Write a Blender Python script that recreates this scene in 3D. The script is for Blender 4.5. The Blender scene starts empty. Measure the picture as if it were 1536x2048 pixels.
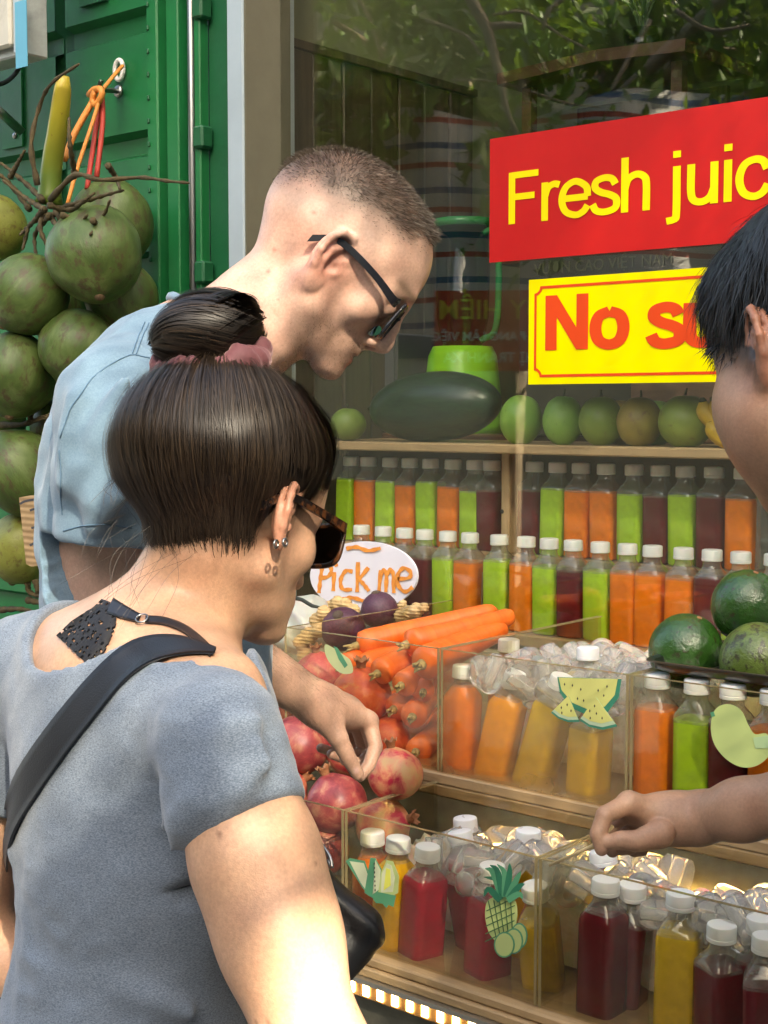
import bpy, bmesh, math, random
import numpy as np
from mathutils import Vector, Matrix

random.seed(7)
RNG = np.random.default_rng(11)
sc = bpy.context.scene
COL = sc.collection

# ------------------------------------------------------------------ camera
FPX = 2850.0                 # focal length in photo pixels (1536 x 2048)
CAM = np.array([0.0, 0.0, 1.5])
YAW = math.radians(40.5)     # view axis is turned this far left of the facade normal (+Y)
PITCH = math.atan2(204.0, FPX)
cf = np.array([-math.sin(YAW) * math.cos(PITCH), math.cos(YAW) * math.cos(PITCH), -math.sin(PITCH)])
cr = np.array([math.cos(YAW), math.sin(YAW), 0.0])
cu = np.cross(cr, cf)
cam_d = bpy.data.cameras.new('camera')
cam_d.sensor_fit = 'VERTICAL'; cam_d.sensor_height = 36.0
cam_d.lens = 36.0 * FPX / 2048.0
cam_d.clip_start = 0.05; cam_d.clip_end = 500
cam = bpy.data.objects.new('camera', cam_d); COL.objects.link(cam)
cam.matrix_world = Matrix(((cr[0], cu[0], -cf[0], CAM[0]), (cr[1], cu[1], -cf[1], CAM[1]), (cr[2], cu[2], -cf[2], CAM[2]), (0, 0, 0, 1)))
sc.camera = cam

# ------------------------------------------------------------------ light
SUN_DIR = Vector((0.70, -0.44, 0.62)).normalized()     # towards the sun
world = bpy.data.worlds.new('World'); sc.world = world; world.use_nodes = True
wn = world.node_tree.nodes; wl = world.node_tree.links
bg = wn['Background']
sky = wn.new('ShaderNodeTexSky'); sky.sky_type = 'NISHITA'; sky.sun_disc = False
sky.sun_elevation = math.asin(SUN_DIR.z)
sky.sun_rotation = math.atan2(SUN_DIR.x, SUN_DIR.y)
sky.dust_density = 5.0; sky.air_density = 1.0; sky.ozone_density = 0.6
wl.new(sky.outputs[0], bg.inputs[0]); bg.inputs[1].default_value = 0.15
sun_d = bpy.data.lights.new('sun', 'SUN'); sun_d.energy = 4.0; sun_d.angle = math.radians(0.53); sun_d.color = (1.0, 0.94, 0.84)
sun = bpy.data.objects.new('sun', sun_d); COL.objects.link(sun)
sun.rotation_euler = SUN_DIR.to_track_quat('Z', 'Y').to_euler()
sun.location = (4, -4, 8)
vs = sc.view_settings
vs.view_transform = 'Standard'; vs.look = 'None'; vs.gamma = 1.0; vs.use_curve_mapping = False
vs.exposure = 2.6
vs.use_white_balance = True; vs.white_balance_temperature = 7500; vs.white_balance_tint = 8
cy = sc.cycles
cy.use_denoising = True
cy.max_bounces = 12; cy.transparent_max_bounces = 24; cy.transmission_bounces = 10; cy.glossy_bounces = 6; cy.diffuse_bounces = 5
cy.sample_clamp_indirect = 6.0; cy.blur_glossy = 0.5
sc.render.film_transparent = False

# ------------------------------------------------------------------ helpers
def at_d(px, py, d):
    return CAM + d * (cf + (px - 768.0) / FPX * cr - (py - 1024.0) / FPX * cu)
def ray(px, py):
    return cf + (px - 768.0) / FPX * cr - (py - 1024.0) / FPX * cu
def on_Y(px, py, Y):
    r = ray(px, py); return CAM + r * ((Y - CAM[1]) / r[1])
def on_X(px, py, X):
    r = ray(px, py); return CAM + r * ((X - CAM[0]) / r[0])
def on_z(px, py, z):
    r = ray(px, py); return CAM + r * ((z - CAM[2]) / r[2])
def V(*a): return np.array(a, float)
def unit(v): v = np.asarray(v, float); return v / np.linalg.norm(v)

def link(o, parent=None):
    COL.objects.link(o)
    if parent is not None: o.parent = parent
    return o
def tag(o, label=None, cat=None, group=None, kind=None):
    if label: o['label'] = label
    if cat: o['category'] = cat
    if group: o['group'] = group
    if kind: o['kind'] = kind
    return o
def empty(name, loc, label=None, cat=None, group=None, rot=None):
    o = bpy.data.objects.new(name, None); o.empty_display_size = 0.05
    o.location = Vector(loc)
    if rot is not None: o.rotation_euler = rot
    link(o); tag(o, label, cat, group); return o
def mesh(verts, faces, mat=None, smooth=True, name='mesh'):
    me = bpy.data.meshes.new(name)
    me.from_pydata([tuple(map(float, v)) for v in verts], [], [tuple(map(int, f)) for f in faces])
    me.update()
    if smooth: me.polygons.foreach_set('use_smooth', [True] * len(me.polygons))
    if mat is not None: me.materials.append(mat)
    return me
def mesh_np(verts, quads, mat=None, smooth=True, name='mesh'):
    verts = np.asarray(verts, np.float32); quads = np.asarray(quads, np.int32)
    k = quads.shape[1]
    me = bpy.data.meshes.new(name)
    me.vertices.add(len(verts)); me.vertices.foreach_set('co', verts.ravel())
    me.loops.add(quads.size); me.loops.foreach_set('vertex_index', quads.ravel())
    me.polygons.add(len(quads)); me.polygons.foreach_set('loop_start', np.arange(0, quads.size, k, dtype=np.int32))
    me.polygons.foreach_set('use_smooth', np.full(len(quads), smooth, bool))
    me.update(calc_edges=True); me.validate()
    if mat is not None: me.materials.append(mat)
    return me
def obj(name, me, parent=None, loc=None, rot=None):
    o = bpy.data.objects.new(name, me)
    if loc is not None: o.location = Vector(loc)
    if rot is not None: o.rotation_euler = rot
    return link(o, parent)
def bm_mesh(bm, mat=None, smooth=False):
    me = bpy.data.meshes.new('mesh'); bm.to_mesh(me); bm.free()
    if smooth: me.polygons.foreach_set('use_smooth', [True] * len(me.polygons))
    if mat is not None: me.materials.append(mat)
    return me
def box_mesh(lo, hi, mat=None, bevel=0.0, seg=1):
    bm = bmesh.new(); bmesh.ops.create_cube(bm, size=1.0)
    lo = np.asarray(lo, float); hi = np.asarray(hi, float)
    for v in bm.verts: v.co = Vector((lo + hi) / 2 + np.array(v.co) * (hi - lo))
    if bevel > 0: bmesh.ops.bevel(bm, geom=bm.edges[:], offset=bevel, segments=seg, affect='EDGES', profile=0.5)
    return bm_mesh(bm, mat)
def box(name, lo, hi, mat, parent=None, bevel=0.0, seg=1):
    return obj(name, box_mesh(lo, hi, mat, bevel, seg), parent)
def lbox(name, lo, hi, mat, parent, bevel=0.0):
    """box given in world coordinates, parented to an unrotated empty"""
    p = np.array(parent.location) if parent is not None else 0.0
    return box(name, np.asarray(lo) - p, np.asarray(hi) - p, mat, parent, bevel)
def tube_vf(pts, rad, n=8, cap=True):
    pts = np.asarray(pts, float); m = len(pts)
    rad = np.broadcast_to(np.asarray(rad, float), (m,))
    T = np.gradient(pts, axis=0); T /= np.linalg.norm(T, axis=1)[:, None] + 1e-12
    ref = np.array([0, 0, 1.0]) if abs(T[0][2]) < 0.9 else np.array([1.0, 0, 0])
    vs_, fs = [], []
    u = unit(np.cross(T[0], ref))
    for i in range(m):
        u = u - T[i] * (u @ T[i]); u = unit(u); w = np.cross(T[i], u)
        for k in range(n):
            a = 2 * math.pi * k / n
            vs_.append(pts[i] + rad[i] * (math.cos(a) * u + math.sin(a) * w))
    for i in range(m - 1):
        for k in range(n):
            a, b = i * n + k, i * n + (k + 1) % n
            fs.append((a, b, b + n, a + n))
    if cap:
        fs.append(tuple(range(n))[::-1]); fs.append(tuple((m - 1) * n + k for k in range(n)))
    return vs_, fs
def tube(name, pts, rad, mat, parent=None, n=8, rel=True):
    pts = np.asarray(pts, float)
    if parent is not None and rel: pts = pts - np.array(parent.location)
    v, f = tube_vf(pts, rad, n); return obj(name, mesh(v, f, mat), parent)
def smooth_path(ctrl, n=24):
    """Catmull-Rom through control points"""
    c = np.asarray(ctrl, float); c = np.vstack([2 * c[0] - c[1], c, 2 * c[-1] - c[-2]])
    out = []; segs = len(c) - 3
    for t in np.linspace(0, segs - 1e-6, n):
        i = int(t); u = t - i; p0, p1, p2, p3 = c[i:i + 4]
        out.append(0.5 * ((2 * p1) + (-p0 + p2) * u + (2 * p0 - 5 * p1 + 4 * p2 - p3) * u * u + (-p0 + 3 * p1 - 3 * p2 + p3) * u ** 3))
    return np.array(out)
def lathe_vf(prof, n=32):
    """profile [(r,z)], closed at ends where r==0"""
    vs_, fs = [], []; rings = []
    for r, z in prof:
        if r < 1e-6: rings.append([len(vs_)]); vs_.append((0, 0, z))
        else:
            rings.append(list(range(len(vs_), len(vs_) + n)))
            for k in range(n):
                a = 2 * math.pi * k / n; vs_.append((r * math.cos(a), r * math.sin(a), z))
    for a, b in zip(rings[:-1], rings[1:]):
        for k in range(n):
            k2 = (k + 1) % n
            if len(a) == 1 and len(b) == 1: continue
            if len(a) == 1: fs.append((a[0], b[k2], b[k]))
            elif len(b) == 1: fs.append((a[k], a[k2], b[0]))
            else: fs.append((a[k], a[k2], b[k2], b[k]))
    return vs_, fs
def extrude_poly(pts2, thick):
    """2D outline (x,z) -> slab with thickness along y (front at y=0, towards -y is front)"""
    n = len(pts2)
    v = [(p[0], 0, p[1]) for p in pts2] + [(p[0], thick, p[1]) for p in pts2]
    f = [tuple(range(n)), tuple(range(2 * n - 1, n - 1, -1))]
    for k in range(n):
        k2 = (k + 1) % n; f.append((k, k + n, k2 + n, k2))
    return v, f
def fbm(p, scale=1.0, seed=0, octaves=3):
    """cheap smooth value noise in numpy"""
    p = np.asarray(p, float) * scale; out = np.zeros(len(p)); amp = 1.0; tot = 0
    for o in range(octaves):
        q = p * (2 ** o) + 17.3 * o + seed * 3.7
        i = np.floor(q).astype(np.int64); f = q - i; f = f * f * (3 - 2 * f)
        acc = 0
        for dx in (0, 1):
            for dy in (0, 1):
                for dz in (0, 1):
                    h = (i[:, 0] + dx) * 374761393 + (i[:, 1] + dy) * 668265263 + (i[:, 2] + dz) * 2147483647 + seed * 974711
                    h = (h ^ (h >> 13)) * 1274126177; h = h ^ (h >> 16)
                    r = (h & 0xffff) / 65535.0
                    w = (f[:, 0] if dx else 1 - f[:, 0]) * (f[:, 1] if dy else 1 - f[:, 1]) * (f[:, 2] if dz else 1 - f[:, 2])
                    acc = acc + w * r
        out += amp * acc; tot += amp; amp *= 0.5
    return out / tot * 2 - 1

# ---- signed distance modelling (organic shapes)
def smin(a, b, k):
    if k <= 0: return np.minimum(a, b)
    h = np.maximum(k - np.abs(a - b), 0) / k
    return np.minimum(a, b) - h * h * k * 0.25
def smax(a, b, k): return -smin(-a, -b, k)
def sd_sphere(p, c, r): return np.linalg.norm(p - np.asarray(c), axis=1) - r
def sd_ell(p, c, r, R=None):
    q = p - np.asarray(c, float)
    if R is not None: q = q @ np.asarray(R)          # columns of R = local axes
    r = np.asarray(r, float)
    k0 = np.linalg.norm(q / r, axis=1); k1 = np.linalg.norm(q / (r * r), axis=1)
    return k0 * (k0 - 1.0) / (k1 + 1e-9)
def sd_cone(p, a, b, ra, rb):
    a = np.asarray(a, float); b = np.asarray(b, float); ab = b - a
    t = np.clip(((p - a) @ ab) / (ab @ ab + 1e-12), 0, 1)
    return np.linalg.norm(p - a - t[:, None] * ab, axis=1) - (ra + (rb - ra) * t)
def sd_chain(p, pts, rad, k=0.0):
    d = None
    for i in range(len(pts) - 1):
        e = sd_cone(p, pts[i], pts[i + 1], rad[i], rad[i + 1])
        d = e if d is None else smin(d, e, k)
    return d
def surface_nets(f, lo, hi, h, coarse=6, margin=1.35):
    lo = np.asarray(lo, float); hi = np.asarray(hi, float)
    nb = np.ceil((hi - lo) / (h * coarse)).astype(int) + 1
    n = nb * coarse
    ax = [lo[i] + h * coarse * (np.arange(nb[i]) + 0.5) - h * 0.5 for i in range(3)]
    g = np.stack(np.meshgrid(*ax, indexing='ij'), -1).reshape(-1, 3)
    cv = f(g).reshape(nb)
    near = np.abs(cv) < h * coarse * margin
    full = np.repeat(np.repeat(np.repeat(cv, coarse, 0), coarse, 1), coarse, 2).astype(np.float64)
    m = np.repeat(np.repeat(np.repeat(near, coarse, 0), coarse, 1), coarse, 2)
    idx = np.argwhere(m)
    full[m] = f(lo + idx * h)
    S = full < 0
    nx, ny, nz = full.shape
    cshape = (nx - 1, ny - 1, nz - 1)
    acc = np.zeros(cshape + (3,)); cnt = np.zeros(cshape)
    corners = [(i, j, k) for i in (0, 1) for j in (0, 1) for k in (0, 1)]
    def sub(A, c): return A[c[0]:nx - 1 + c[0], c[1]:ny - 1 + c[1], c[2]:nz - 1 + c[2]]
    for c1 in corners:
        for a in range(3):
            if c1[a] == 1: continue
            c2 = list(c1); c2[a] = 1
            v1 = sub(full, c1); v2 = sub(full, c2)
            x = sub(S, c1) != sub(S, c2)
            w = np.nonzero(x)
            t = v1[w] / (v1[w] - v2[w])
            for b in range(3):
                acc[w[0], w[1], w[2], b] += (t if b == a else c1[b])
            cnt[w] += 1
    act = cnt > 0
    ids = -np.ones(cshape, np.int64); ids[act] = np.arange(act.sum())
    cell = np.argwhere(act)
    verts = lo + h * (cell + acc[act] / cnt[act][:, None])
    quads = []
    for a in range(3):
        b, c = (a + 1) % 3, (a + 2) % 3
        sl1 = [slice(1, -1)] * 3; sl1[a] = slice(0, -1)
        sl2 = [slice(1, -1)] * 3; sl2[a] = slice(1, None)
        s1 = S[tuple(sl1)]; s2 = S[tuple(sl2)]
        w = np.argwhere(s1 != s2)
        if len(w) == 0: continue
        inside = s1[tuple(w.T)]
        base = w.copy(); base[:, b] += 1; base[:, c] += 1
        def cid(db, dc):
            q = base.copy(); q[:, b] += db; q[:, c] += dc
            return ids[q[:, 0], q[:, 1], q[:, 2]]
        q = np.stack([cid(-1, -1), cid(0, -1), cid(0, 0), cid(-1, 0)], 1)
        q[~inside] = q[~inside][:, ::-1]
        quads.append(q)
    return verts, np.concatenate(quads)
def vnormals(v, q):
    n = np.cross(v[q[:, 2]] - v[q[:, 0]], v[q[:, 3]] - v[q[:, 1]]); out = np.zeros_like(v)
    for k in range(4): np.add.at(out, q[:, k], n)
    return out / (np.linalg.norm(out, axis=1)[:, None] + 1e-12)
def displaced(v, q, fn): return v - vnormals(v, q) * fn(v)[:, None]
def march(f, px, d0=0.9, n=40, d1=1.75):
    """points where view rays through photo pixels px meet the surface f=0"""
    r = np.array([ray(x, y) for x, y in px]); d = np.full(len(px), d0)
    for _ in range(n): d = np.minimum(d + f(CAM + r * d[:, None]) * .85, d1)
    return CAM + r * d[:, None]
def grad_of(f, p, e=1e-3):
    g = np.stack([f(p + np.array(d) * e) - f(p - np.array(d) * e) for d in ((1, 0, 0), (0, 1, 0), (0, 0, 1))], 1)
    return g / (np.linalg.norm(g, axis=1)[:, None] + 1e-12)
def vcol(me, name, rgb):
    a = me.color_attributes.new(name, 'FLOAT_COLOR', 'POINT')
    c = np.ones((len(me.vertices), 4), np.float32); c[:, :3] = rgb
    a.data.foreach_set('color', c.ravel())
def sstep(a, b, x):
    t = np.clip((x - a) / (b - a), 0, 1); return t * t * (3 - 2 * t)
def seg_dist(p, pts):
    """distance to polyline (N,3),(M,3)"""
    d = None
    for a, b in zip(pts[:-1], pts[1:]):
        e = sd_cone(p, a, b, 0, 0); d = e if d is None else np.minimum(d, e)
    return d
def ribbons(paths, normals, w, mat, name='mesh', tint=None):
    """paths (S,K,3), normals (S,K,3) -> flat strand ribbons; w (S,) or scalar, tapered at the tip"""
    S, K, _ = paths.shape
    T = np.gradient(paths, axis=1)
    B = np.cross(T, normals); B /= np.linalg.norm(B, axis=2)[:, :, None] + 1e-12
    w = np.broadcast_to(np.asarray(w, float), (S,))[:, None, None]
    tap = np.ones(K); tap[-1] = 0.15; tap[-2] = 0.65; tap[0] = 0.5
    off = B * (w * tap[None, :, None] * 0.5)
    v = np.stack([paths - off, paths + off], 2).reshape(-1, 3)
    base = (np.arange(S)[:, None] * K + np.arange(K - 1)[None, :]).ravel() * 2
    q = np.stack([base, base + 1, base + 3, base + 2], 1)
    me = mesh_np(v, q, mat, True, name)
    if tint is not None: vcol(me, 'tint', np.repeat(np.asarray(tint), K * 2, axis=0))
    return me
def outline_ss(ctrl, n=64):
    c = np.asarray(ctrl, float); c = np.vstack([c[-1], c, c[0], c[1]])
    out = []; segs = len(c) - 3
    for t in np.linspace(0, segs, n, endpoint=False):
        i = int(t); u = t - i; p0, p1, p2, p3 = c[i:i + 4]
        out.append(0.5 * ((2 * p1) + (-p0 + p2) * u + (2 * p0 - 5 * p1 + 4 * p2 - p3) * u * u + (-p0 + 3 * p1 - 3 * p2 + p3) * u ** 3))
    return np.array(out)

# ------------------------------------------------------------------ materials
def srgb(r, g, b):
    f = lambda c: (c / 255 / 12.92) if c / 255 <= 0.04045 else ((c / 255 + 0.055) / 1.055) ** 2.4
    return (f(r), f(g), f(b))
class M:
    """small node-tree builder"""
    def __init__(s, name):
        s.m = bpy.data.materials.new(name); s.m.use_nodes = True
        s.t = s.m.node_tree; s.n = s.t.nodes; s.l = s.t.links
        s.b = s.n['Principled BSDF']; s.out = s.n['Material Output']
    def N(s, t, **k):
        n = s.n.new(t)
        for a, v in k.items(): setattr(n, a, v)
        return n
    def set(s, **k):
        for a, v in k.items():
            i = s.b.inputs[a.replace('_', ' ')]
            if hasattr(v, 'is_output'): s.l.new(v, i)
            else: i.default_value = (v + (1,)) if isinstance(v, tuple) and len(v) == 3 and i.type == 'RGBA' else v
        return s
    def coord(s, kind='Object', scale=(1, 1, 1)):
        c = s.N('ShaderNodeTexCoord'); mp = s.N('ShaderNodeMapping'); mp.inputs['Scale'].default_value = scale
        s.l.new(c.outputs[kind], mp.inputs[0]); return mp.outputs[0]
    def noise(s, scale, detail=3, rough=0.55, vec=None, dist=0.0):
        n = s.N('ShaderNodeTexNoise'); n.inputs['Scale'].default_value = scale; n.inputs['Detail'].default_value = detail
        n.inputs['Roughness'].default_value = rough; n.inputs['Distortion'].default_value = dist
        if vec is not None: s.l.new(vec, n.inputs['Vector'])
        return n.outputs['Fac']
    def ramp(s, fac, stops, mode='LINEAR'):
        r = s.N('ShaderNodeValToRGB'); r.color_ramp.interpolation = mode; e = r.color_ramp.elements
        while len(e) < len(stops): e.new(0.5)
        for k, (p, c) in enumerate(stops):
            e[k].position = p; e[k].color = (c if isinstance(c, tuple) else (c, c, c)) + (1,)
        s.l.new(fac, r.inputs[0]); return r.outputs[0]
    def mix(s, a, b, fac, mode='MIX'):
        n = s.N('ShaderNodeMix', data_type='RGBA', blend_type=mode)
        for v, i in ((fac, n.inputs['Factor']), (a, n.inputs[6]), (b, n.inputs[7])):
            if hasattr(v, 'is_output'): s.l.new(v, i)
            else: i.default_value = (v + (1,)) if isinstance(v, tuple) else v
        return n.outputs[2]
    def math(s, op, a, b=0.5):
        n = s.N('ShaderNodeMath', operation=op)
        for v, i in ((a, n.inputs[0]), (b, n.inputs[1])):
            if hasattr(v, 'is_output'): s.l.new(v, i)
            else: i.default_value = v
        return n.outputs[0]
    def bump(s, h, strength=0.3, dist=0.002):
        n = s.N('ShaderNodeBump'); n.inputs['Strength'].default_value = strength; n.inputs['Distance'].default_value = dist
        s.l.new(h, n.inputs['Height']); s.l.new(n.outputs[0], s.b.inputs['Normal']); return s
    def attr(s, name):
        return s.N('ShaderNodeVertexColor', layer_name=name).outputs[0]
    def rand(s): return s.N('ShaderNodeObjectInfo').outputs['Random']
def simple(name, col, rough=0.5, **k):
    return M(name).set(Base_Color=col, Roughness=rough, **k).m
def paint(name, col, rough=0.45, var=0.12, scale=8, bump=0.08, grime=None):
    m = M(name); c = m.coord()
    n = m.noise(scale, 5, 0.6, c)
    a = tuple(x * (1 - var) for x in col); b = tuple(min(1, x * (1 + var)) for x in col)
    base = m.ramp(n, [(0.3, a), (0.7, b)])
    if grime:
        g = m.noise(scale * 0.6, 8, 0.75, c, 0.6)
        base = m.mix(base, grime, m.ramp(g, [(0.55, 0.0), (0.75, 0.6)]))
    m.set(Base_Color=base, Roughness=m.ramp(m.noise(scale * 3, 4, 0.6, c), [(0.3, rough * 0.8), (0.7, min(1, rough * 1.3))]))
    m.bump(m.noise(scale * 14, 4, 0.6, c), bump, 0.002); return m.m
def wood(name, a, b, axis=0, rough=0.65, scale=1.0):
    m = M(name); s = [14 * scale] * 3; s[axis] = 1.2 * scale
    c = m.coord('Object', tuple(s))
    n = m.noise(3.0, 6, 0.65, c, 0.8)
    col = m.ramp(n, [(0.25, a), (0.55, b), (0.8, tuple(x * 1.15 for x in b))])
    dirt = m.noise(5, 6, 0.7, m.coord())
    col = m.mix(col, tuple(x * 0.35 for x in a), m.ramp(dirt, [(0.55, 0.0), (0.8, 0.7)]))
    m.set(Base_Color=col, Roughness=rough); m.bump(n, 0.25, 0.002); return m.m
def schlick(m, ior=1.5, mul=1.0):
    """Fresnel factor that is the same from both sides of a thin sheet"""
    f0 = ((ior - 1) / (ior + 1)) ** 2
    lw = m.N('ShaderNodeLayerWeight'); lw.inputs['Blend'].default_value = 0.5
    p5 = m.math('POWER', lw.outputs['Facing'], 5.0)
    return m.math('MULTIPLY', m.math('ADD', m.math('MULTIPLY', p5, 1 - f0), f0), mul)
def clear(name, tint=(1, 1, 1), ior=1.5, rough=0.0, mul=1.0, haze=None, haze_col=(0.8, 0.8, 0.8)):
    """thin clear sheet: straight-through transmission plus Fresnel reflection, optional film of condensation/dirt"""
    m = M(name); m.n.remove(m.b)
    tr = m.N('ShaderNodeBsdfTransparent'); tr.inputs[0].default_value = tint + (1,)
    gl = m.N('ShaderNodeBsdfGlossy'); gl.inputs['Roughness'].default_value = rough
    fac = schlick(m, ior, mul)
    mx = m.N('ShaderNodeMixShader'); m.l.new(fac, mx.inputs[0]); m.l.new(tr.outputs[0], mx.inputs[1]); m.l.new(gl.outputs[0], mx.inputs[2])
    res = mx.outputs[0]
    if haze:
        scale, lo, hi, amt = haze
        c = m.coord()
        h = m.ramp(m.noise(scale, 6, 0.65, c), [(lo, 0.0), (hi, amt)])
        df = m.N('ShaderNodeBsdfDiffuse'); df.inputs[0].default_value = haze_col + (1,)
        tl = m.N('ShaderNodeBsdfTranslucent'); tl.inputs[0].default_value = haze_col + (1,)
        a = m.N('ShaderNodeMixShader'); a.inputs[0].default_value = 0.5; m.l.new(df.outputs[0], a.inputs[1]); m.l.new(tl.outputs[0], a.inputs[2])
        x = m.N('ShaderNodeMixShader'); m.l.new(h, x.inputs[0]); m.l.new(res, x.inputs[1]); m.l.new(a.outputs[0], x.inputs[2]); res = x.outputs[0]
    m.l.new(res, m.out.inputs[0]); return m.m
# ================================================================== setting
GY = 2.40                                      # plane of the shop window glass
def ground():
    m = M('paving'); c = m.coord()
    br = m.N('ShaderNodeTexBrick'); br.inputs['Scale'].default_value = 3.3; br.offset = 0.0
    br.inputs['Color1'].default_value = (0.15, 0.143, 0.13, 1); br.inputs['Color2'].default_value = (0.19, 0.18, 0.16, 1)
    br.inputs['Mortar'].default_value = (0.09, 0.085, 0.08, 1); br.inputs['Mortar Size'].default_value = 0.015
    m.l.new(c, br.inputs[0])
    col = m.mix(br.outputs[0], (0.10, 0.095, 0.085), m.ramp(m.noise(1.5, 8, 0.7, c), [(0.45, 0.0), (0.8, 0.7)]))
    m.set(Base_Color=col, Roughness=0.8); m.bump(m.noise(60, 5, 0.6, c), 0.3, 0.004)
    g = obj('ground', mesh([(-60, -60, 0), (60, -60, 0), (60, 60, 0), (-60, 60, 0)], [(0, 1, 2, 3)], m.m, False)); tag(g, kind='structure')
ground()

GREEN = paint('green_paint', (0.006, 0.15, 0.042), 0.42, 0.25, 3.0, 0.25, grime=(0.005, 0.10, 0.035))
GREEN_D = paint('green_paint_old', (0.006, 0.10, 0.035), 0.5, 0.2, 4.0, 0.3, grime=(0.01, 0.04, 0.02))
RUST = paint('rust', (0.05, 0.035, 0.02), 0.8, 0.4, 20)
STEEL = M('steel').set(Base_Color=(0.35, 0.35, 0.34), Metallic=1.0, Roughness=0.35).m
DARK = simple('black_rubber', (0.012, 0.012, 0.012), 0.6)
WHITE_P = paint('white_frame_paint', (0.38, 0.46, 0.50), 0.5, 0.06, 6, 0.1, grime=(0.4, 0.42, 0.4))
BEIGE = paint('beige_plaster', (0.26, 0.245, 0.165), 0.8, 0.08, 4, 0.15)
OLIVE = paint('olive_wall', (0.20, 0.21, 0.12), 0.8, 0.10, 2, 0.1)

def container():
    Y0 = 2.32
    root = empty('green_container', (-3.4, Y0, 0), 'green painted steel container wall with pressed grooves behind the coconuts', 'container')
    X = lambda px: on_Y(px, 300, Y0)[0]
    Zp = lambda px, py: on_Y(px, py, Y0)[2]
    z1a, z1b = Zp(225, 72), Zp(225, 40)       # grooves
    z2a, z2b = Zp(157, 325), Zp(157, 297)
    step = (z1a + z1b) / 2 - (z2a + z2b) / 2; gh = 0.042
    zs = [(z2a + z2b) / 2 + k * step for k in range(-5, 4)]
    xr = X(314); xl = -5.2; xv = X(124)
    # sheet with pressed horizontal grooves and a vertical one, as one profile surface
    def sheet(x0, x1, name):
        prof = [(0.0, 0.0)]
        for z in zs:
            prof += [(0.0, z - gh / 2 - 0.012), (0.028, z - gh / 2), (0.028, z + gh / 2), (0.0, z + gh / 2 + 0.012)]
        prof += [(0.0, 4.2)]
        v = []; f = []
        for y, z in prof: v += [(x0, Y0 + y, z), (x1, Y0 + y, z)]
        for i in range(len(prof) - 1): f.append((2 * i, 2 * i + 1, 2 * i + 3, 2 * i + 2))
        p = np.array(root.location)
        me = mesh(np.array(v) - p, f, GREEN, False)
        return obj(name, me, root)
    sheet(xv + 0.022, xr, 'panel'); sheet(xl, xv - 0.022, 'panel')
    lbox('channel', (xv - 0.14, Y0 + 0.030, 0), (xv + 0.14, Y0 + 0.04, 4.2), GREEN_D, root)
    # door post profiles to the right
    po = lbox('post', (xr - 0.002, Y0 - 0.030, 0), (X(335), Y0 + 0.02, 4.2), GREEN, root, 0.004)
    lbox('channel', (X(335), Y0 + 0.0, 0), (X(346), Y0 + 0.03, 4.2), GREEN_D, root)
    lbox('post', (X(346), Y0 - 0.020, 0), (X(370), Y0 + 0.02, 4.2), GREEN, root, 0.003)
    lbox('gasket', (X(370), Y0 + 0.03, 0), (X(389), Y0 + 0.05, 4.2), DARK, root)
    tube('locking_rod', [(X(388), Y0 - 0.005, 0), (X(388), Y0 - 0.005, 4.2)], 0.010, STEEL, root, 10)
    lbox('post', (X(395), Y0 - 0.01, 0), (X(407), Y0 + 0.02, 4.2), GREEN, root, 0.003)
    lbox('corner_post', (X(407), Y0 + 0.02, 0), (-2.425, Y0 + 0.06, 4.2), GREEN_D, root)
    for py in (15, 275, 545, 860):
        z = Zp(412, py)
        lbox('hinge', (X(398), Y0 - 0.022, z - 0.026), (X(418), Y0 + 0.015, z + 0.026), GREEN_D, root, 0.005)
    rv = box_mesh((-0.004, -0.003, -0.006), (0.004, 0.003, 0.006), GREEN_D, 0.002)
    for k in range(26):
        obj('rivet', rv, root, np.array((X(318), Y0 - 0.032, 1.15 + k * 0.055)) - np.array(root.location))
    # little dark plate at the top
    lbox('plate', (X(170), Y0 - 0.012, Zp(195, 8)), (X(222), Y0 - 0.001, Zp(195, 8) + 0.1), GREEN_D, root)
container()

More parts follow.
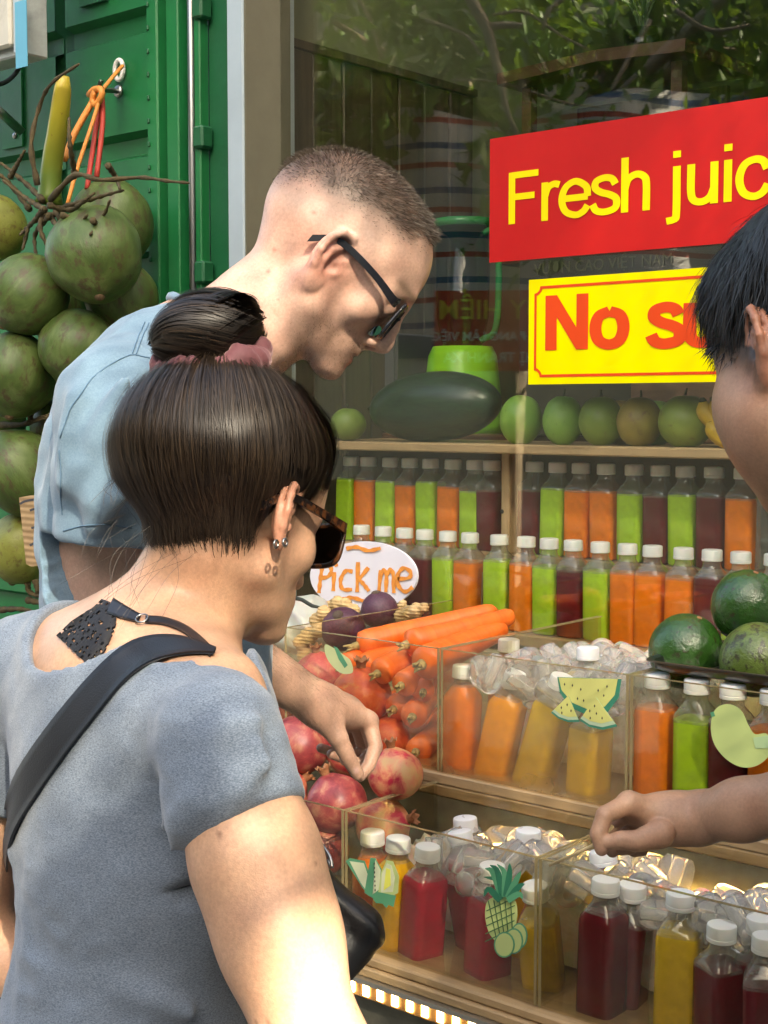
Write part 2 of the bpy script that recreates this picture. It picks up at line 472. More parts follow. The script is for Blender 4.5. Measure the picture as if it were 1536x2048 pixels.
def shop():
    root = empty('shop_window', (-2.39, GY, 0), 'large shop window pane in a white frame beside the green container', 'window')
    lbox('frame', (-2.418, 2.28, 0), (-2.366, 2.45, 3.4), WHITE_P, root, 0.003)
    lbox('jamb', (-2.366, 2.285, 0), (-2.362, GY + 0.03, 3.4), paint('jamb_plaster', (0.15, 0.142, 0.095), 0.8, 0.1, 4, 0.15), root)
    glass = clear('window_glass', (0.98, 0.99, 0.97), 1.5, 0.0, 2.0, (2.2, 0.42, 0.85, 0.02), (0.55, 0.55, 0.5))
    lbox('pane', (-2.362, GY - 0.003, 1.0), (2.6, GY + 0.003, 3.1), glass, root)
    lbox('frame', (-2.362, GY - 0.03, 3.1), (2.6, GY + 0.05, 3.4), WHITE_P, root, 0.003)
    # facade above and dado below
    f = box('facade_wall', (-2.43, GY - 0.05, 3.402), (3.2, GY + 0.2, 5.2), BEIGE); tag(f, kind='structure')
    f = box('dado_wall', (-2.36, GY - 0.02, 0.0), (3.2, GY + 0.02, 0.996), BEIGE); tag(f, kind='structure')
    f = box('facade_wall', (2.6, GY - 0.05, 0.997), (3.2, GY + 0.2, 3.40), BEIGE); tag(f, kind='structure')
    # room behind the glass
    f = box('floor_inside', (-2.6, GY + 0.05, 0.002), (3.2, 5.0, 0.02), paint('tile', (0.25, 0.23, 0.2))); tag(f, kind='structure')
    f = box('wall_back', (-2.6, 4.9, 0.02), (3.2, 5.0, 3.5), OLIVE); tag(f, kind='structure')
    f = box('wall_left', (-2.60, GY + 0.06, 0.02), (-2.45, 4.899, 3.5), OLIVE); tag(f, kind='structure')
    f = box('wall_right', (3.1, GY + 0.06, 0.02), (3.2, 4.899, 3.5), OLIVE); tag(f, kind='structure')
    f = box('ceiling', (-2.6, GY + 0.21, 3.5), (3.2, 5.0, 3.6), BEIGE); tag(f, kind='structure')
shop()

DARKWOOD = wood('dark_wood', (0.030, 0.022, 0.012), (0.075, 0.055, 0.03), 2, 0.5)
REDWOOD = wood('brown_wood', (0.05, 0.022, 0.012), (0.11, 0.05, 0.025), 0, 0.4)
def interior():
    r = empty('plank_partition', (-2.445, 2.5, 0), 'dark wooden plank partition inside the shop behind the glass', 'partition')
    y0 = 2.47; ztop = on_X(580, 95, -2.43)[2]
    for k in range(7):
        lbox('plank', (-2.448, y0 + k * 0.108, 0.02), (-2.425 - 0.003 * (k % 2), y0 + k * 0.108 + 0.103, ztop), DARKWOOD, r, 0.003)
    lbox('rail', (-2.449, y0, ztop + 0.001), (-2.415, y0 + 0.757, ztop + 0.02), DARKWOOD, r)
    # altar shelf with small pitched roof
    Y = 3.3
    a = on_Y(1045, 185, Y); b = on_Y(1415, 190, Y); top = on_Y(1240, 140, Y)
    r = empty('altar_shelf', (top[0], Y, a[2] - 0.35), 'small brown wooden altar with a pitched roof on the shop wall', 'altar')
    def pan(name, x0, z0, x1, z1, t):
        d = unit((x1 - x0, 0, z1 - z0)); nrm = np.array((-d[2], 0, d[0])) * t
        q = [np.array((x0, 0, z0)), np.array((x1, 0, z1)), np.array((x1, 0, z1)) + nrm, np.array((x0, 0, z0)) + nrm]
        v = [p + np.array((0, Y - 0.12, 0)) for p in q] + [p + np.array((0, Y + 0.25, 0)) for p in q]
        f = [(0, 1, 2, 3), (7, 6, 5, 4), (0, 4, 5, 1), (1, 5, 6, 2), (2, 6, 7, 3), (3, 7, 4, 0)]
        obj(name, mesh(np.array(v) - np.array(r.location), f, REDWOOD, False), r)
    pan('roof', a[0], a[2], top[0], top[2], 0.03); pan('roof', top[0], top[2], b[0], a[2], 0.03)
    lbox('back_panel', (a[0] + 0.05, Y + 0.2, a[2] - 0.45), (b[0] - 0.05, Y + 0.22, a[2] - 0.02), DARKWOOD, r)
    lbox('shelf_board', (a[0], Y - 0.1, a[2] - 0.48), (b[0], Y + 0.23, a[2] - 0.45), REDWOOD, r)
    for x in (a[0] + 0.04, b[0] - 0.07): lbox('column', (x, Y - 0.06, a[2] - 0.45), (x + 0.03, Y - 0.03, a[2] - 0.005), REDWOOD, r)
    # vase of grass on the roof
    leafm = simple('house_plant_leaf', (0.05, 0.10, 0.02), 0.5)
    p = on_Y(1285, 140, Y + 0.05)
    r = empty('potted_plant', p, 'tall thin leaved plant in a glass vase above the altar', 'plant')
    v, f = lathe_vf([(0, 0), (0.035, 0), (0.045, 0.05), (0.055, 0.10), (0.052, 0.10), (0.03, 0.01), (0, 0.01)], 20)
    obj('vase', mesh(v, f, clear('vase_glass', (0.6, 0.7, 0.6), 1.5)), r)
    for k in range(16):
        ang = random.uniform(0, 6.28); L = random.uniform(0.3, 0.6); sp = random.uniform(0.05, 0.28)
        pts = [np.array((math.cos(ang) * sp * t * t * 1.4, math.sin(ang) * sp * t * t, 0.05 + L * t - 0.12 * t * t)) for t in np.linspace(0, 1, 8)]
        v, f = tube_vf(pts, np.linspace(0.006, 0.001, 8), 5); obj('stem', mesh(v, f, leafm), r)
    # hanging globe lamp, unlit
    p = on_Y(872, 58, 3.2)
    r = empty('globe_lamp', p, 'unlit white globe lamp hanging inside the shop', 'lamp')
    bm = bmesh.new(); bmesh.ops.create_uvsphere(bm, u_segments=24, v_segments=16, radius=0.032)
    obj('globe', bm_mesh(bm, simple('white_globe', (0.8, 0.8, 0.75), 0.3), True), r)
    tube('cord', [p + V(0, 0, 0.03), p + V(0, 0, 0.8)], 0.004, DARK, r)
    # counter inside carrying the juicer and microwave
    cb = empty('inside_counter', (-1.8, 3.0, 0), 'dark wooden counter inside the shop under the juicer', 'counter')
    lbox('top', (-2.42, 2.82, 1.40), (0.8, 3.35, 1.44), REDWOOD, cb, 0.004)
    for x in (-2.38, -0.9, 0.6): lbox('side', (x, 2.86, 0.02), (x + 0.04, 3.3, 1.40), REDWOOD, cb)
    gj = M('green_jug').set(Base_Color=(0.02, 0.22, 0.06), Roughness=0.2).m
    gl = M('lime_plastic').set(Base_Color=(0.22, 0.62, 0.03), Roughness=0.3).m
    c = on_Y(925, 700, 2.98); c[2] = 1.44
    r = empty('juicer', c, 'juicer with a lime green base and dark green jug behind the watermelon', 'juicer')
    s = np.linalg.norm(c - CAM) / FPX
    v, f = lathe_vf([(0, 0), (0.110, 0), (0.110, 0.02), (0.100, 0.11), (0.090, 0.20), (0.078, 0.225), (0, 0.225)], 32); obj('base', mesh(v, f, gl), r)
    zt = on_Y(925, 440, 2.98)[2] - 1.44
    v, f = lathe_vf([(0.050, 0.227), (0.056, 0.24), (0.068, 0.30), (0.074, zt - 0.02), (0.072, zt - 0.02), (0.064, 0.30), (0.050, 0.24)], 32)
    obj('jug', mesh(v, f, clear('smoky_jug', (0.30, 0.62, 0.36), 1.5)), r)
    v, f = lathe_vf([(0, zt - 0.06), (0.03, zt - 0.06), (0.070, zt - 0.02), (0.079, zt - 0.02), (0.079, zt), (0, zt)], 32); obj('lid', mesh(v, f, gj), r)
    v, f = tube_vf(smooth_path([(0.06, 0, zt - 0.04), (0.11, 0, zt - 0.05), (0.11, 0, 0.28), (0.062, 0, 0.24)], 16), 0.009, 8); obj('handle', mesh(v, f, gj), r)
    a = on_Y(660, 690, 2.85); b = on_Y(792, 812, 2.85)
    r = empty('microwave', (a[0], 2.85, 1.44), 'dark microwave oven with round knobs behind the man’s chin', 'microwave')
    mw = simple('microwave_case', (0.05, 0.05, 0.055), 0.35); kn = M('knob_metal').set(Base_Color=(0.4, 0.4, 0.4), Metallic=0.8, Roughness=0.35).m
    lbox('body', (a[0] - 0.35, 2.85, 1.442), (b[0], 3.2, 1.70), mw, r, 0.006)
    lbox('control_panel', (a[0] + 0.03, 2.846, 1.452), (b[0] - 0.005, 2.852, 1.695), simple('control_panel', (0.09, 0.095, 0.1), 0.4), r)
    lbox('door', (a[0] - 0.33, 2.842, 1.455), (a[0] + 0.025, 2.851, 1.69), simple('microwave_door', (0.01, 0.01, 0.012), 0.1), r)
    for py in (690, 775):
        q = on_Y(733, py, 2.845); v, f = lathe_vf([(0, -0.001), (0.022, -0.001), (0.022, 0.012), (0.016, 0.016), (0, 0.016)], 24)
        o = obj('knob', mesh(v, f, kn), r, q - np.array(r.location), (math.pi / 2, 0, 0))
        obj('grip', box_mesh((-0.003, -0.02, 0.0162), (0.003, 0.02, 0.026), kn, 0.002), o)
    # poster with faint lettering behind the yellow sign
    Y = 2.80
    a = on_Y(1040, 512, Y); b = on_Y(1300, 790, Y)
    r = empty('milk_poster', (a[0], Y, b[2]), 'dark poster with faint lettering above the yellow sign', 'poster')
    lbox('board', (a[0], Y, 1.442), (a[0] + 0.95, Y + 0.012, a[2] + 0.01), simple('poster_board', (0.035, 0.030, 0.018), 0.6), r)
    q = on_Y(1067, 549, Y - 0.003)
    t = text_mesh('VƯƠN CAO VIỆT NAM', 0.036, simple('poster_ink', (0.10, 0.10, 0.05), 0.7), 0.001)
    obj('lettering', t, r, np.array((q[0], Y - 0.002, q[2])) - np.array(r.location), (math.pi / 2, 0, 0))
    lbox('wooden_box', (on_Y(1262, 780, 2.75)[0], 2.75, 1.431), (on_Y(1440, 780, 2.75)[0], 2.78, on_Y(1300, 740, 2.75)[2]), wood('box_board', (0.12, 0.06, 0.035), (0.2, 0.1, 0.06), 0), r)
def text_mesh(s, size, mat, extrude=0.0, offset=0.0, sx=1.0, align='LEFT'):
    cu_ = bpy.data.curves.new('lettering', 'FONT'); cu_.body = s; cu_.size = size; cu_.extrude = extrude; cu_.offset = offset
    cu_.align_x = align; cu_.resolution_u = 6
    o = bpy.data.objects.new('lettering', cu_); COL.objects.link(o)
    bpy.context.view_layer.update()
    me = bpy.data.meshes.new_from_object(o.evaluated_get(bpy.context.evaluated_depsgraph_get()))
    bpy.data.objects.remove(o); bpy.data.curves.remove(cu_)
    for v in me.vertices: v.co.x *= sx
    me.materials.clear(); me.materials.append(mat); return me
# sans-serif capitals and lower case drawn as brush-width outlines on a 0..1 cap height
GLYPH = {
 'F': (0.62, [[(.10, 0), (.10, 1)], [(.10, .94), (.60, .94)], [(.10, .52), (.53, .52)]]),
 'r': (0.36, [[(.10, 0), (.10, .73)], [(.10, .45), (.16, .62), (.27, .68), (.37, .655)]]),
 'e': (0.56, [[(.07, .375), (.52, .375)], [(.515, .375), (.49, .56), (.30, .68), (.12, .58), (.055, .36), (.12, .14), (.30, .05), (.44, .10), (.52, .21)]]),
 's': (0.50, [[(.44, .54), (.38, .645), (.25, .68), (.11, .63), (.09, .51), (.19, .42), (.34, .36), (.455, .27), (.44, .11), (.26, .05), (.11, .09), (.045, .21)]]),
 'h': (0.56, [[(.10, 0), (.10, 1)], [(.10, .42), (.16, .60), (.30, .675), (.43, .61), (.465, .46), (.465, 0)]]),
 'j': (0.25, [[(.12, .73), (.12, -.10), (.08, -.21), (-.04, -.235)], [(.12, .88), (.12, 1.0)]]),
 'u': (0.56, [[(.10, .73), (.10, .27), (.14, .10), (.27, .05), (.40, .12), (.465, .28)], [(.465, .73), (.465, 0)]]),
 'i': (0.23, [[(.115, 0), (.115, .73)], [(.115, .88), (.115, 1.0)]]),
 'c': (0.51, [[(.475, .50), (.41, .64), (.28, .68), (.13, .60), (.06, .37), (.12, .14), (.27, .05), (.41, .10), (.49, .24)]]),
 'N': (0.74, [[(.12, 0), (.12, 1)], [(.13, .96), (.61, .04)], [(.62, 0), (.62, 1)]]),
 'o': (0.60, [[(.30, .66), (.14, .58), (.085, .365), (.14, .15), (.30, .07), (.46, .15), (.515, .365), (.46, .58), (.30, .66)]]),
 'g': (0.60, [[(.47, .73), (.47, .0), (.42, -.15), (.28, -.20), (.13, -.15), (.09, -.07)], [(.47, .45), (.40, .61), (.28, .66), (.13, .58), (.085, .37), (.13, .15), (.28, .08), (.41, .14), (.47, .30)]]),
 'a': (0.56, [[(.09, .52), (.15, .63), (.29, .67), (.42, .61), (.455, .48), (.455, .10), (.48, 0)], [(.455, .41), (.25, .36), (.10, .29), (.08, .15), (.17, .06), (.32, .08), (.43, .18), (.455, .30)]]),
 ' ': (0.28, [])}
def sign_text(s, wid, mat, parent, origin, sx, sy, track=1.0):
    """each letter an object; origin = baseline start in world, letters lie in the plane of origin[1]"""
    p = np.array(parent.location); x = 0.0
    for ch in s:
        adv, st = GLYPH[ch]
        v, f = [], []
        for k, pl in enumerate(st):
            q = smooth_path(pl, 6 * len(pl)) if len(pl) > 2 else np.linspace(pl[0], pl[1], 2)
            T = np.gradient(q, axis=0); T /= np.linalg.norm(T, axis=1)[:, None]
            n2 = np.stack([-T[:, 1], T[:, 0]], 1) * wid / 2; o = len(v); m_ = len(q)
            for i in range(m_):
                for e in (q[i] + n2[i], q[i] - n2[i]): v.append((origin[0] + (x + e[0]) * sx - p[0], origin[1] - 0.00012 * k - 0.000004 * i - p[1], origin[2] + e[1] * sy - p[2]))
            f += [(o + 2 * i, o + 2 * i + 1, o + 2 * i + 3, o + 2 * i + 2) for i in range(m_ - 1)]
        if st: obj('letter', mesh(v, f, mat, False), parent)
        x += adv * track
def text_width(s, track=1.0): return sum(GLYPH[c][0] for c in s) * track
interior()

# ------------------------------------------------------------------ across the street: what the glass mirrors and the added blocker that shades the stall
SCREEN_GAP = 0.024; SCREEN_GAP2 = 0.017
def street():
    A = at_d(612, 1965, 1.13)                       # sunlit spot on the woman's arm
    wx = 4.0; t = (wx - A[0]) / SUN_DIR.x; H = A + np.array(SUN_DIR) * t
    r = empty('sun_blocker', (wx + 1.5, -2.0, 0), 'tall plain grey wall added out of view to block and meter the sun', 'house')
    wm = paint('grey_render', (0.45, 0.43, 0.38), 0.85, 0.08, 1.0)
    hy0, hy1, hz0, hz1 = H[1] - 0.06, H[1] + 0.06, H[2] - 0.20, H[2] + 0.06
    # added sun blocker: aimed hole lights the arm, pierced screen lets weak sun through
    sy0, sy1, sz1 = -2.95, -0.60, 6.80
    W_ = lambda y0, y1, z0, z1: lbox('wall', (wx, y0, z0), (wx + 0.03, y1, z1), wm, r)
    W_(-6.2, sy0, 0, 11); W_(sy1, 2.2, 0, 11); W_(sy0, sy1, sz1, 11)
    P_ = 0.05
    for ya, yb, z_0, G_ in ((sy0, -2.28, 5.56, SCREEN_GAP), (-2.28, -1.74, hz1 + 0.03, SCREEN_GAP), (-1.74, sy1, 5.30, SCREEN_GAP2)):
        if ya == -2.28:
            W_(ya, yb, 0, hz0); W_(ya, yb, hz1, z_0); W_(ya, hy0, hz0, hz1); W_(hy1, yb, hz0, hz1)
        else: W_(ya, yb, 0, z_0)
        for k in range(int((yb - ya) / P_) + 1):
            y = ya + k * P_
            if y < yb: lbox('sun_screen_bar', (wx + 0.004, y, z_0), (wx + 0.008, min(y + P_ - G_, yb), sz1), wm, r)
        for k in range(int((sz1 - z_0) / P_) + 1):
            z = z_0 + k * P_
            if z < sz1: lbox('sun_screen_bar', (wx + 0.010, ya, z), (wx + 0.014, yb, min(z + P_ - G_, sz1)), wm, r)
    h = empty('house', (-9, -6, 0), 'ochre house across the street mirrored in the shop glass', 'house')
    oc = paint('ochre_render', (0.36, 0.31, 0.19), 0.85, 0.1, 1.0)
    lbox('wall', (-17, -6.5, 0), (-4.4, -6.0, 6.4), oc, h)
    lbox('roof', (-17.2, -6.8, 6.4), (-4.2, -5.6, 6.55), RUST, h)
    lbox('wall', (-4.398, -6.6, 0), (4.0, -6.1, 4.7), oc, h)  # stretch of wall added to cut low sky light behind the camera
    for x in (-14, -11.5, -9, -6.5):
        lbox('window', (x, -5.995, 2.0), (x + 1.0, -5.96, 3.4), simple('dark_window', (0.02, 0.025, 0.03), 0.15), h)
    # striped tarpaulin
    m = M('striped_tarp'); c = m.N('ShaderNodeTexCoord'); sx = m.N('ShaderNodeSeparateXYZ'); m.l.new(c.outputs['Object'], sx.inputs[0])
    fr = m.math('FRACT', m.math('MULTIPLY', sx.outputs[2], 4.6))
    col = m.ramp(fr, [(0.0, (0.62, 0.60, 0.55)), (0.30, (0.5, 0.08, 0.05)), (0.42, (0.62, 0.60, 0.55)), (0.72, (0.05, 0.13, 0.25)), (0.86, (0.62, 0.60, 0.55))], 'CONSTANT')
    m.set(Base_Color=col, Roughness=0.6)
    n = 40; k2 = 12; v = []; f = []
    P0 = np.array((-5.75, 0.30)); P1 = np.array((-2.5, -2.35))
    for j in range(k2):
        for i in range(n):
            u = i / (n - 1); w = j / (k2 - 1); p = P0 + (P1 - P0) * u
            off = 0.10 * math.sin(u * 31 + w * 2) + 0.06 * math.sin(u * 13)
            v.append((p[0] + off * 0.6, p[1] + off * 0.8, 1.80 + 1.10 * w - 0.10 * math.sin(u * math.pi * 3) ** 2 + 0.25 * u))
    for j in range(k2 - 1):
        for i in range(n - 1): a = j * n + i; f.append((a, a + 1, a + n + 1, a + n))
    b = np.array((-4.1, -1.0, 1.75)); o = obj('tarpaulin', mesh(np.array(v) - b, f, m.m), None, b)
    tag(o, 'red white and blue striped tarpaulin mirrored in the shop glass', 'tarpaulin')
    # red warning board on a post
    q = V(-3.85, -0.62, 0)
    d = unit((0.80, -0.60, 0)); nrm = np.array((0.60, 0.80, 0))
    r = empty('warning_board', q, 'red warning board with yellow lettering mirrored in the glass', 'sign', rot=(0, 0, math.atan2(d[1], d[0])))
    # local: x along d, y = behind?  board faces +Y local (towards the glass)
    obj('post', box_mesh((-0.02, -0.06, 0), (0.02, -0.02, 2.05), STEEL), r)
    obj('board', box_mesh((-0.36, -0.018, 1.68), (0.36, 0.0, 2.05), simple('red_board', (0.55, 0.06, 0.02), 0.5)), r)
    ye = simple('yellow_ink', (0.8, 0.6, 0.05), 0.5); wh = simple('white_ink', (0.75, 0.7, 0.6), 0.5)
    for s, z, size, mm in (('NGUY HIỂM', 1.92, 0.125, ye), ('TRÊN CAO ĐANG LÀM VIỆC', 1.82, 0.058, wh), ('ĐỀ NGHỊ TRÁNH XA', 1.72, 0.066, wh)):
        obj('lettering', text_mesh(s, size, mm, 0.001, 0.001, 1.0, 'CENTER'), r, (0, 0.003, z), (math.pi / 2, 0, math.pi))
    # tree
    bark = paint('bark', (0.34, 0.27, 0.18), 0.9, 0.25, 12, 0.6)
    m = M('leaf'); v1 = m.attr('tint')
    m.set(Base_Color=v1, Roughness=0.35)
    tl = m.N('ShaderNodeBsdfTranslucent'); m.l.new(m.mix(v1, (0.30, 0.45, 0.03), 0.5), tl.inputs[0])
    mx = m.N('ShaderNodeMixShader'); mx.inputs[0].default_value = 0.35
    m.l.new(m.b.outputs[0], mx.inputs[1]); m.l.new(tl.outputs[0], mx.inputs[2]); m.l.new(mx.outputs[0], m.out.inputs[0])
    b = V(-4.95, -2.05, 0)
    r = empty('street_tree', b, 'leafy street tree with pale branches mirrored in the glass', 'tree')
    tv, tf = [], []
    def addtube(pts, rad, n=8):
        v, f = tube_vf(pts, rad, n); o = len(tv); tv.extend(v); tf.extend([tuple(i + o for i in q) for q in f])
    R = random.Random(5); tips = []
    addtube(smooth_path([(0, 0, 0), (0.05, 0.03, 1.2), (0.18, 0.10, 2.2), (0.25, 0.2, 2.75)], 10), np.linspace(0.13, 0.085, 10), 10)
    for k in range(16):
        a = k * 2 * math.pi / 16 + R.uniform(-.3, .3); L = R.uniform(1.0, 2.6); s0 = np.array((0.25, 0.2, 2.65))
        e = s0 + np.array((math.cos(a) * L, math.sin(a) * L * 0.75, R.uniform(0.0, 1.6)))
        mid = (s0 + e) / 2 + np.array((R.uniform(-.2, .2), R.uniform(-.2, .2), 0.18))
        p = smooth_path([s0, mid, e], 9); addtube(p, np.linspace(0.05, 0.012, 9), 7); tips += [p[k2] for k2 in (3, 4, 5, 6, 7, 8)]
        for j in range(4):
            st = p[R.randint(3, 7)]; e2 = st + np.array((R.uniform(-.6, .6), R.uniform(-.6, .6), R.uniform(-.45, .5)))
            p2 = smooth_path([st, (st + e2) / 2 + np.array((0, 0, .05)), e2], 6); addtube(p2, np.linspace(0.016, 0.005, 6), 5); tips += list(p2[2:])
    def mirrored(px, py, D):     # where a thing seen in the glass really stands
        q = ray(px, py) * D; return np.array((q[0], 2 * GY - q[1], CAM[2] + q[2])) - b
    for br_, r0 in (([(915, -60), (945, 5), (975, 60), (988, 110), (1003, 165)], .030), ([(975, 55), (1015, 50), (1045, 52)], .020), ([(1003, 165), (1012, 215), (1035, 270)], .016), ([(1150, -20), (1100, 20), (1085, 60)], .014), ([(985, 30), (1050, 25), (1120, 70), (1180, 100)], .008), ([(700, -30), (740, 40), (760, 110)], .010), ([(900, 160), (1000, 165), (1130, 205), (1200, 215)], .006), ([(850, 40), (930, 70), (960, 110)], .010), ([(1300, 40), (1240, 150), (1225, 180)], .012), ([(1350, 20), (1420, 60), (1500, 50)], .012)):
        addtube(smooth_path([mirrored(x, y, 6.2) for x, y in br_], 14), np.linspace(r0, r0 * .6, 14), 8)
    obj('trunk', mesh(tv, tf, bark), r)
    n = 12000
    T = np.array(tips)[RNG.integers(0, len(tips), n)]
    c = T + RNG.normal(0, 0.13, (n, 3)); c[:, 2] -= np.abs(RNG.normal(0, 0.10, n))
    ax = RNG.normal(0, 1, (n, 3)); ax[:, 2] -= 0.8; ax /= np.linalg.norm(ax, axis=1)[:, None]
    bx = np.cross(ax, RNG.normal(0, 1, (n, 3))); bx /= np.linalg.norm(bx, axis=1)[:, None]
    nn = np.cross(ax, bx); L = RNG.uniform(0.09, 0.17, n)[:, None]; W = L * 0.42
    vv = np.stack([c, c + ax * L * .45 + bx * W * .5 + nn * L * .06, c + ax * L, c + ax * L * .45 - bx * W * .5 + nn * L * .06], 1).reshape(-1, 3)
    me = mesh_np(vv, np.arange(n * 4).reshape(n, 4), m.m, False)
    tc = np.array((0.075, 0.16, 0.018)) * RNG.uniform(0.5, 1.7, (n, 1)) + RNG.uniform(0, 0.02, (n, 1)) * np.array((1, 1, 0))
    vcol(me, 'tint', np.repeat(tc, 4, 0))
    o = obj('crown', me, r); o['kind'] = 'stuff'
def cart():
    """cart-shaped blocker of low sky light, added unseen behind the camera"""
    c = -np.array(cf) * 0.95; c[2] = 0
    r = empty('low_light_blocker', c, 'dark cart shaped block added behind the viewer to cut low sky light', 'cart', rot=(0, 0, YAW))
    dk = paint('blocker_cover', (0.03, 0.04, 0.04), 0.7, 0.2, 5)
    obj('cover', box_mesh((-0.95, -0.3, 0.55), (0.95, 0.3, 1.30), dk, 0.06, 3), r)
    obj('tray', box_mesh((-0.97, -0.32, 0.45), (0.97, 0.32, 0.549), RUST, 0.01), r)
    for x in (-0.6, 0.6):
        v, f = lathe_vf([(0.22, -0.03), (0.28, -0.03), (0.28, 0.03), (0.22, 0.03), (0.22, -0.03)], 32); obj('wheel', mesh(v, f, DARK), r, (x, -0.36, 0.281), (math.pi / 2, 0, 0))
    for x in (-0.9, 0.86): obj('leg', box_mesh((x, 0.2, 0.003), (x + 0.04, 0.24, 0.45), STEEL), r)
street()
cart()
# ================================================================== stall
PINE = wood('pine', (0.20, 0.12, 0.055), (0.42, 0.28, 0.14), 0)
PINE_V = wood('pine_upright', (0.20, 0.12, 0.055), (0.42, 0.28, 0.14), 2)
XC = (-1.83, -1.464, -1.100, -0.55)           # acrylic box columns
LY0, LY1, LZ0, LZ1 = 1.62, 1.85, 0.665, 0.876
UY0, UY1, UZ0, UZ1 = 1.86, 2.36, 0.892, 1.10

def bottle_shelf():
    r = empty('bottle_shelf', (-1.6, 2.6, 0), 'rough pine display shelf holding two rows of juice bottles', 'shelf')
    lbox('plank', (-2.36, 2.435, 1.408), (0.6, 2.78, 1.428), PINE, r, 0.003)          # fruit shelf
    lbox('plank', (-2.36, 2.512, 1.170), (0.6, 2.62, 1.188), PINE, r, 0.002)          # upper bottle row
    lbox('plank', (-2.36, 2.420, 1.010), (0.6, 2.62, 1.034), PINE, r, 0.003)          # lower bottle row
    x0 = on_Y(1003, 1000, 2.515)[0]
    lbox('post', (x0, 2.513, 1.189), (x0 + 0.022, 2.60, 1.407), PINE_V, r, 0.002)
    x1 = on_Y(951, 1150, 2.47)[0]
    lbox('post', (x1 - 0.016, 2.470, 1.035), (x1 + 0.016, 2.508, 1.169), PINE_V, r, 0.002)
    x2 = on_Y(1620, 1000, 2.515)[0]
    lbox('post', (x2, 2.513, 1.189), (x2 + 0.022, 2.60, 1.407), PINE_V, r, 0.002)
    lbox('back_panel', (-2.36, 2.625, 1.0), (0.6, 2.64, 1.407), wood('back_board', (0.06, 0.022, 0.012), (0.12, 0.045, 0.025), 0), r)
    for (x, y, z) in ((x0 + 0.003, 2.5128, 1.28), (x1 + 0.002, 2.4698, 1.12)):
        v, f = lathe_vf([(0, 0), (0.005, 0), (0.004, 0.0015), (0, 0.002)], 10)
        obj('screw', mesh(v, f, DARK), r, V(x, y, z) - np.array(r.location), (math.pi / 2, 0, 0))
bottle_shelf()

ACR_EDGE_GLOW = M('acrylic_edge_glow').set(Base_Color=(0.45, 0.36, 0.18), Roughness=0.15, Transmission_Weight=0.5, IOR=1.49).m
ACR = clear('acrylic_sheet', (0.95, 0.94, 0.88), 1.49, 0.02, 1.2, (9.0, 0.45, 0.85, 0.05), (0.7, 0.62, 0.5))
def fogged(name, amt, tint, zc):
    """acrylic sheet with cold condensation: rough transmission that blurs what stands back from it"""
    m = M(name); m.n.remove(m.b)
    c = m.coord()
    tr = m.N('ShaderNodeBsdfTransparent'); tr.inputs[0].default_value = (0.96, 0.95, 0.90, 1)
    gl = m.N('ShaderNodeBsdfGlossy'); gl.inputs['Roughness'].default_value = 0.03
    a = m.N('ShaderNodeMixShader'); m.l.new(schlick(m, 1.49), a.inputs[0]); m.l.new(tr.outputs[0], a.inputs[1]); m.l.new(gl.outputs[0], a.inputs[2])
    rf = m.N('ShaderNodeBsdfRefraction'); rf.inputs['IOR'].default_value = 1.12; rf.inputs['Roughness'].default_value = 0.38; rf.inputs[0].default_value = tint + (1,)
    tl = m.N('ShaderNodeBsdfTranslucent'); tl.inputs[0].default_value = tint + (1,)
    df = m.N('ShaderNodeBsdfDiffuse'); df.inputs[0].default_value = tint + (1,)
    s1 = m.N('ShaderNodeMixShader'); s1.inputs[0].default_value = 0.5; m.l.new(tl.outputs[0], s1.inputs[1]); m.l.new(df.outputs[0], s1.inputs[2])
    s2 = m.N('ShaderNodeMixShader'); s2.inputs[0].default_value = 0.35; m.l.new(rf.outputs[0], s2.inputs[1]); m.l.new(s1.outputs[0], s2.inputs[2])
    # mist is thicker low on the pane, with droplets cleared out of it
    sx = m.N('ShaderNodeSeparateXYZ'); m.l.new(c, sx.inputs[0])
    low = m.ramp(m.math('ADD', m.math('MULTIPLY', sx.outputs[2], -6.0), 0.9), [(0.0, 0.15), (0.9, 1.0)])
    big = m.ramp(m.noise(7, 4, 0.6, c), [(0.25, 0.55), (0.6, 1.0)])
    drops = m.ramp(m.noise(170, 2, 0.5, c), [(0.60, 1.0), (0.70, 0.72)])
    fac = m.math('MULTIPLY', m.math('MULTIPLY', m.math('MULTIPLY', low, big), drops), amt)
    b = m.N('ShaderNodeMixShader'); m.l.new(fac, b.inputs[0]); m.l.new(a.outputs[0], b.inputs[1]); m.l.new(s2.outputs[0], b.inputs[2])
    m.l.new(b.outputs[0], m.out.inputs[0]); return m.m
FOG_HI = fogged('fogged_acrylic', 0.34, (0.96, 0.78, 0.54), 0)
FOG_LO = fogged('misted_acrylic', 0.075, (0.92, 0.84, 0.68), 0)
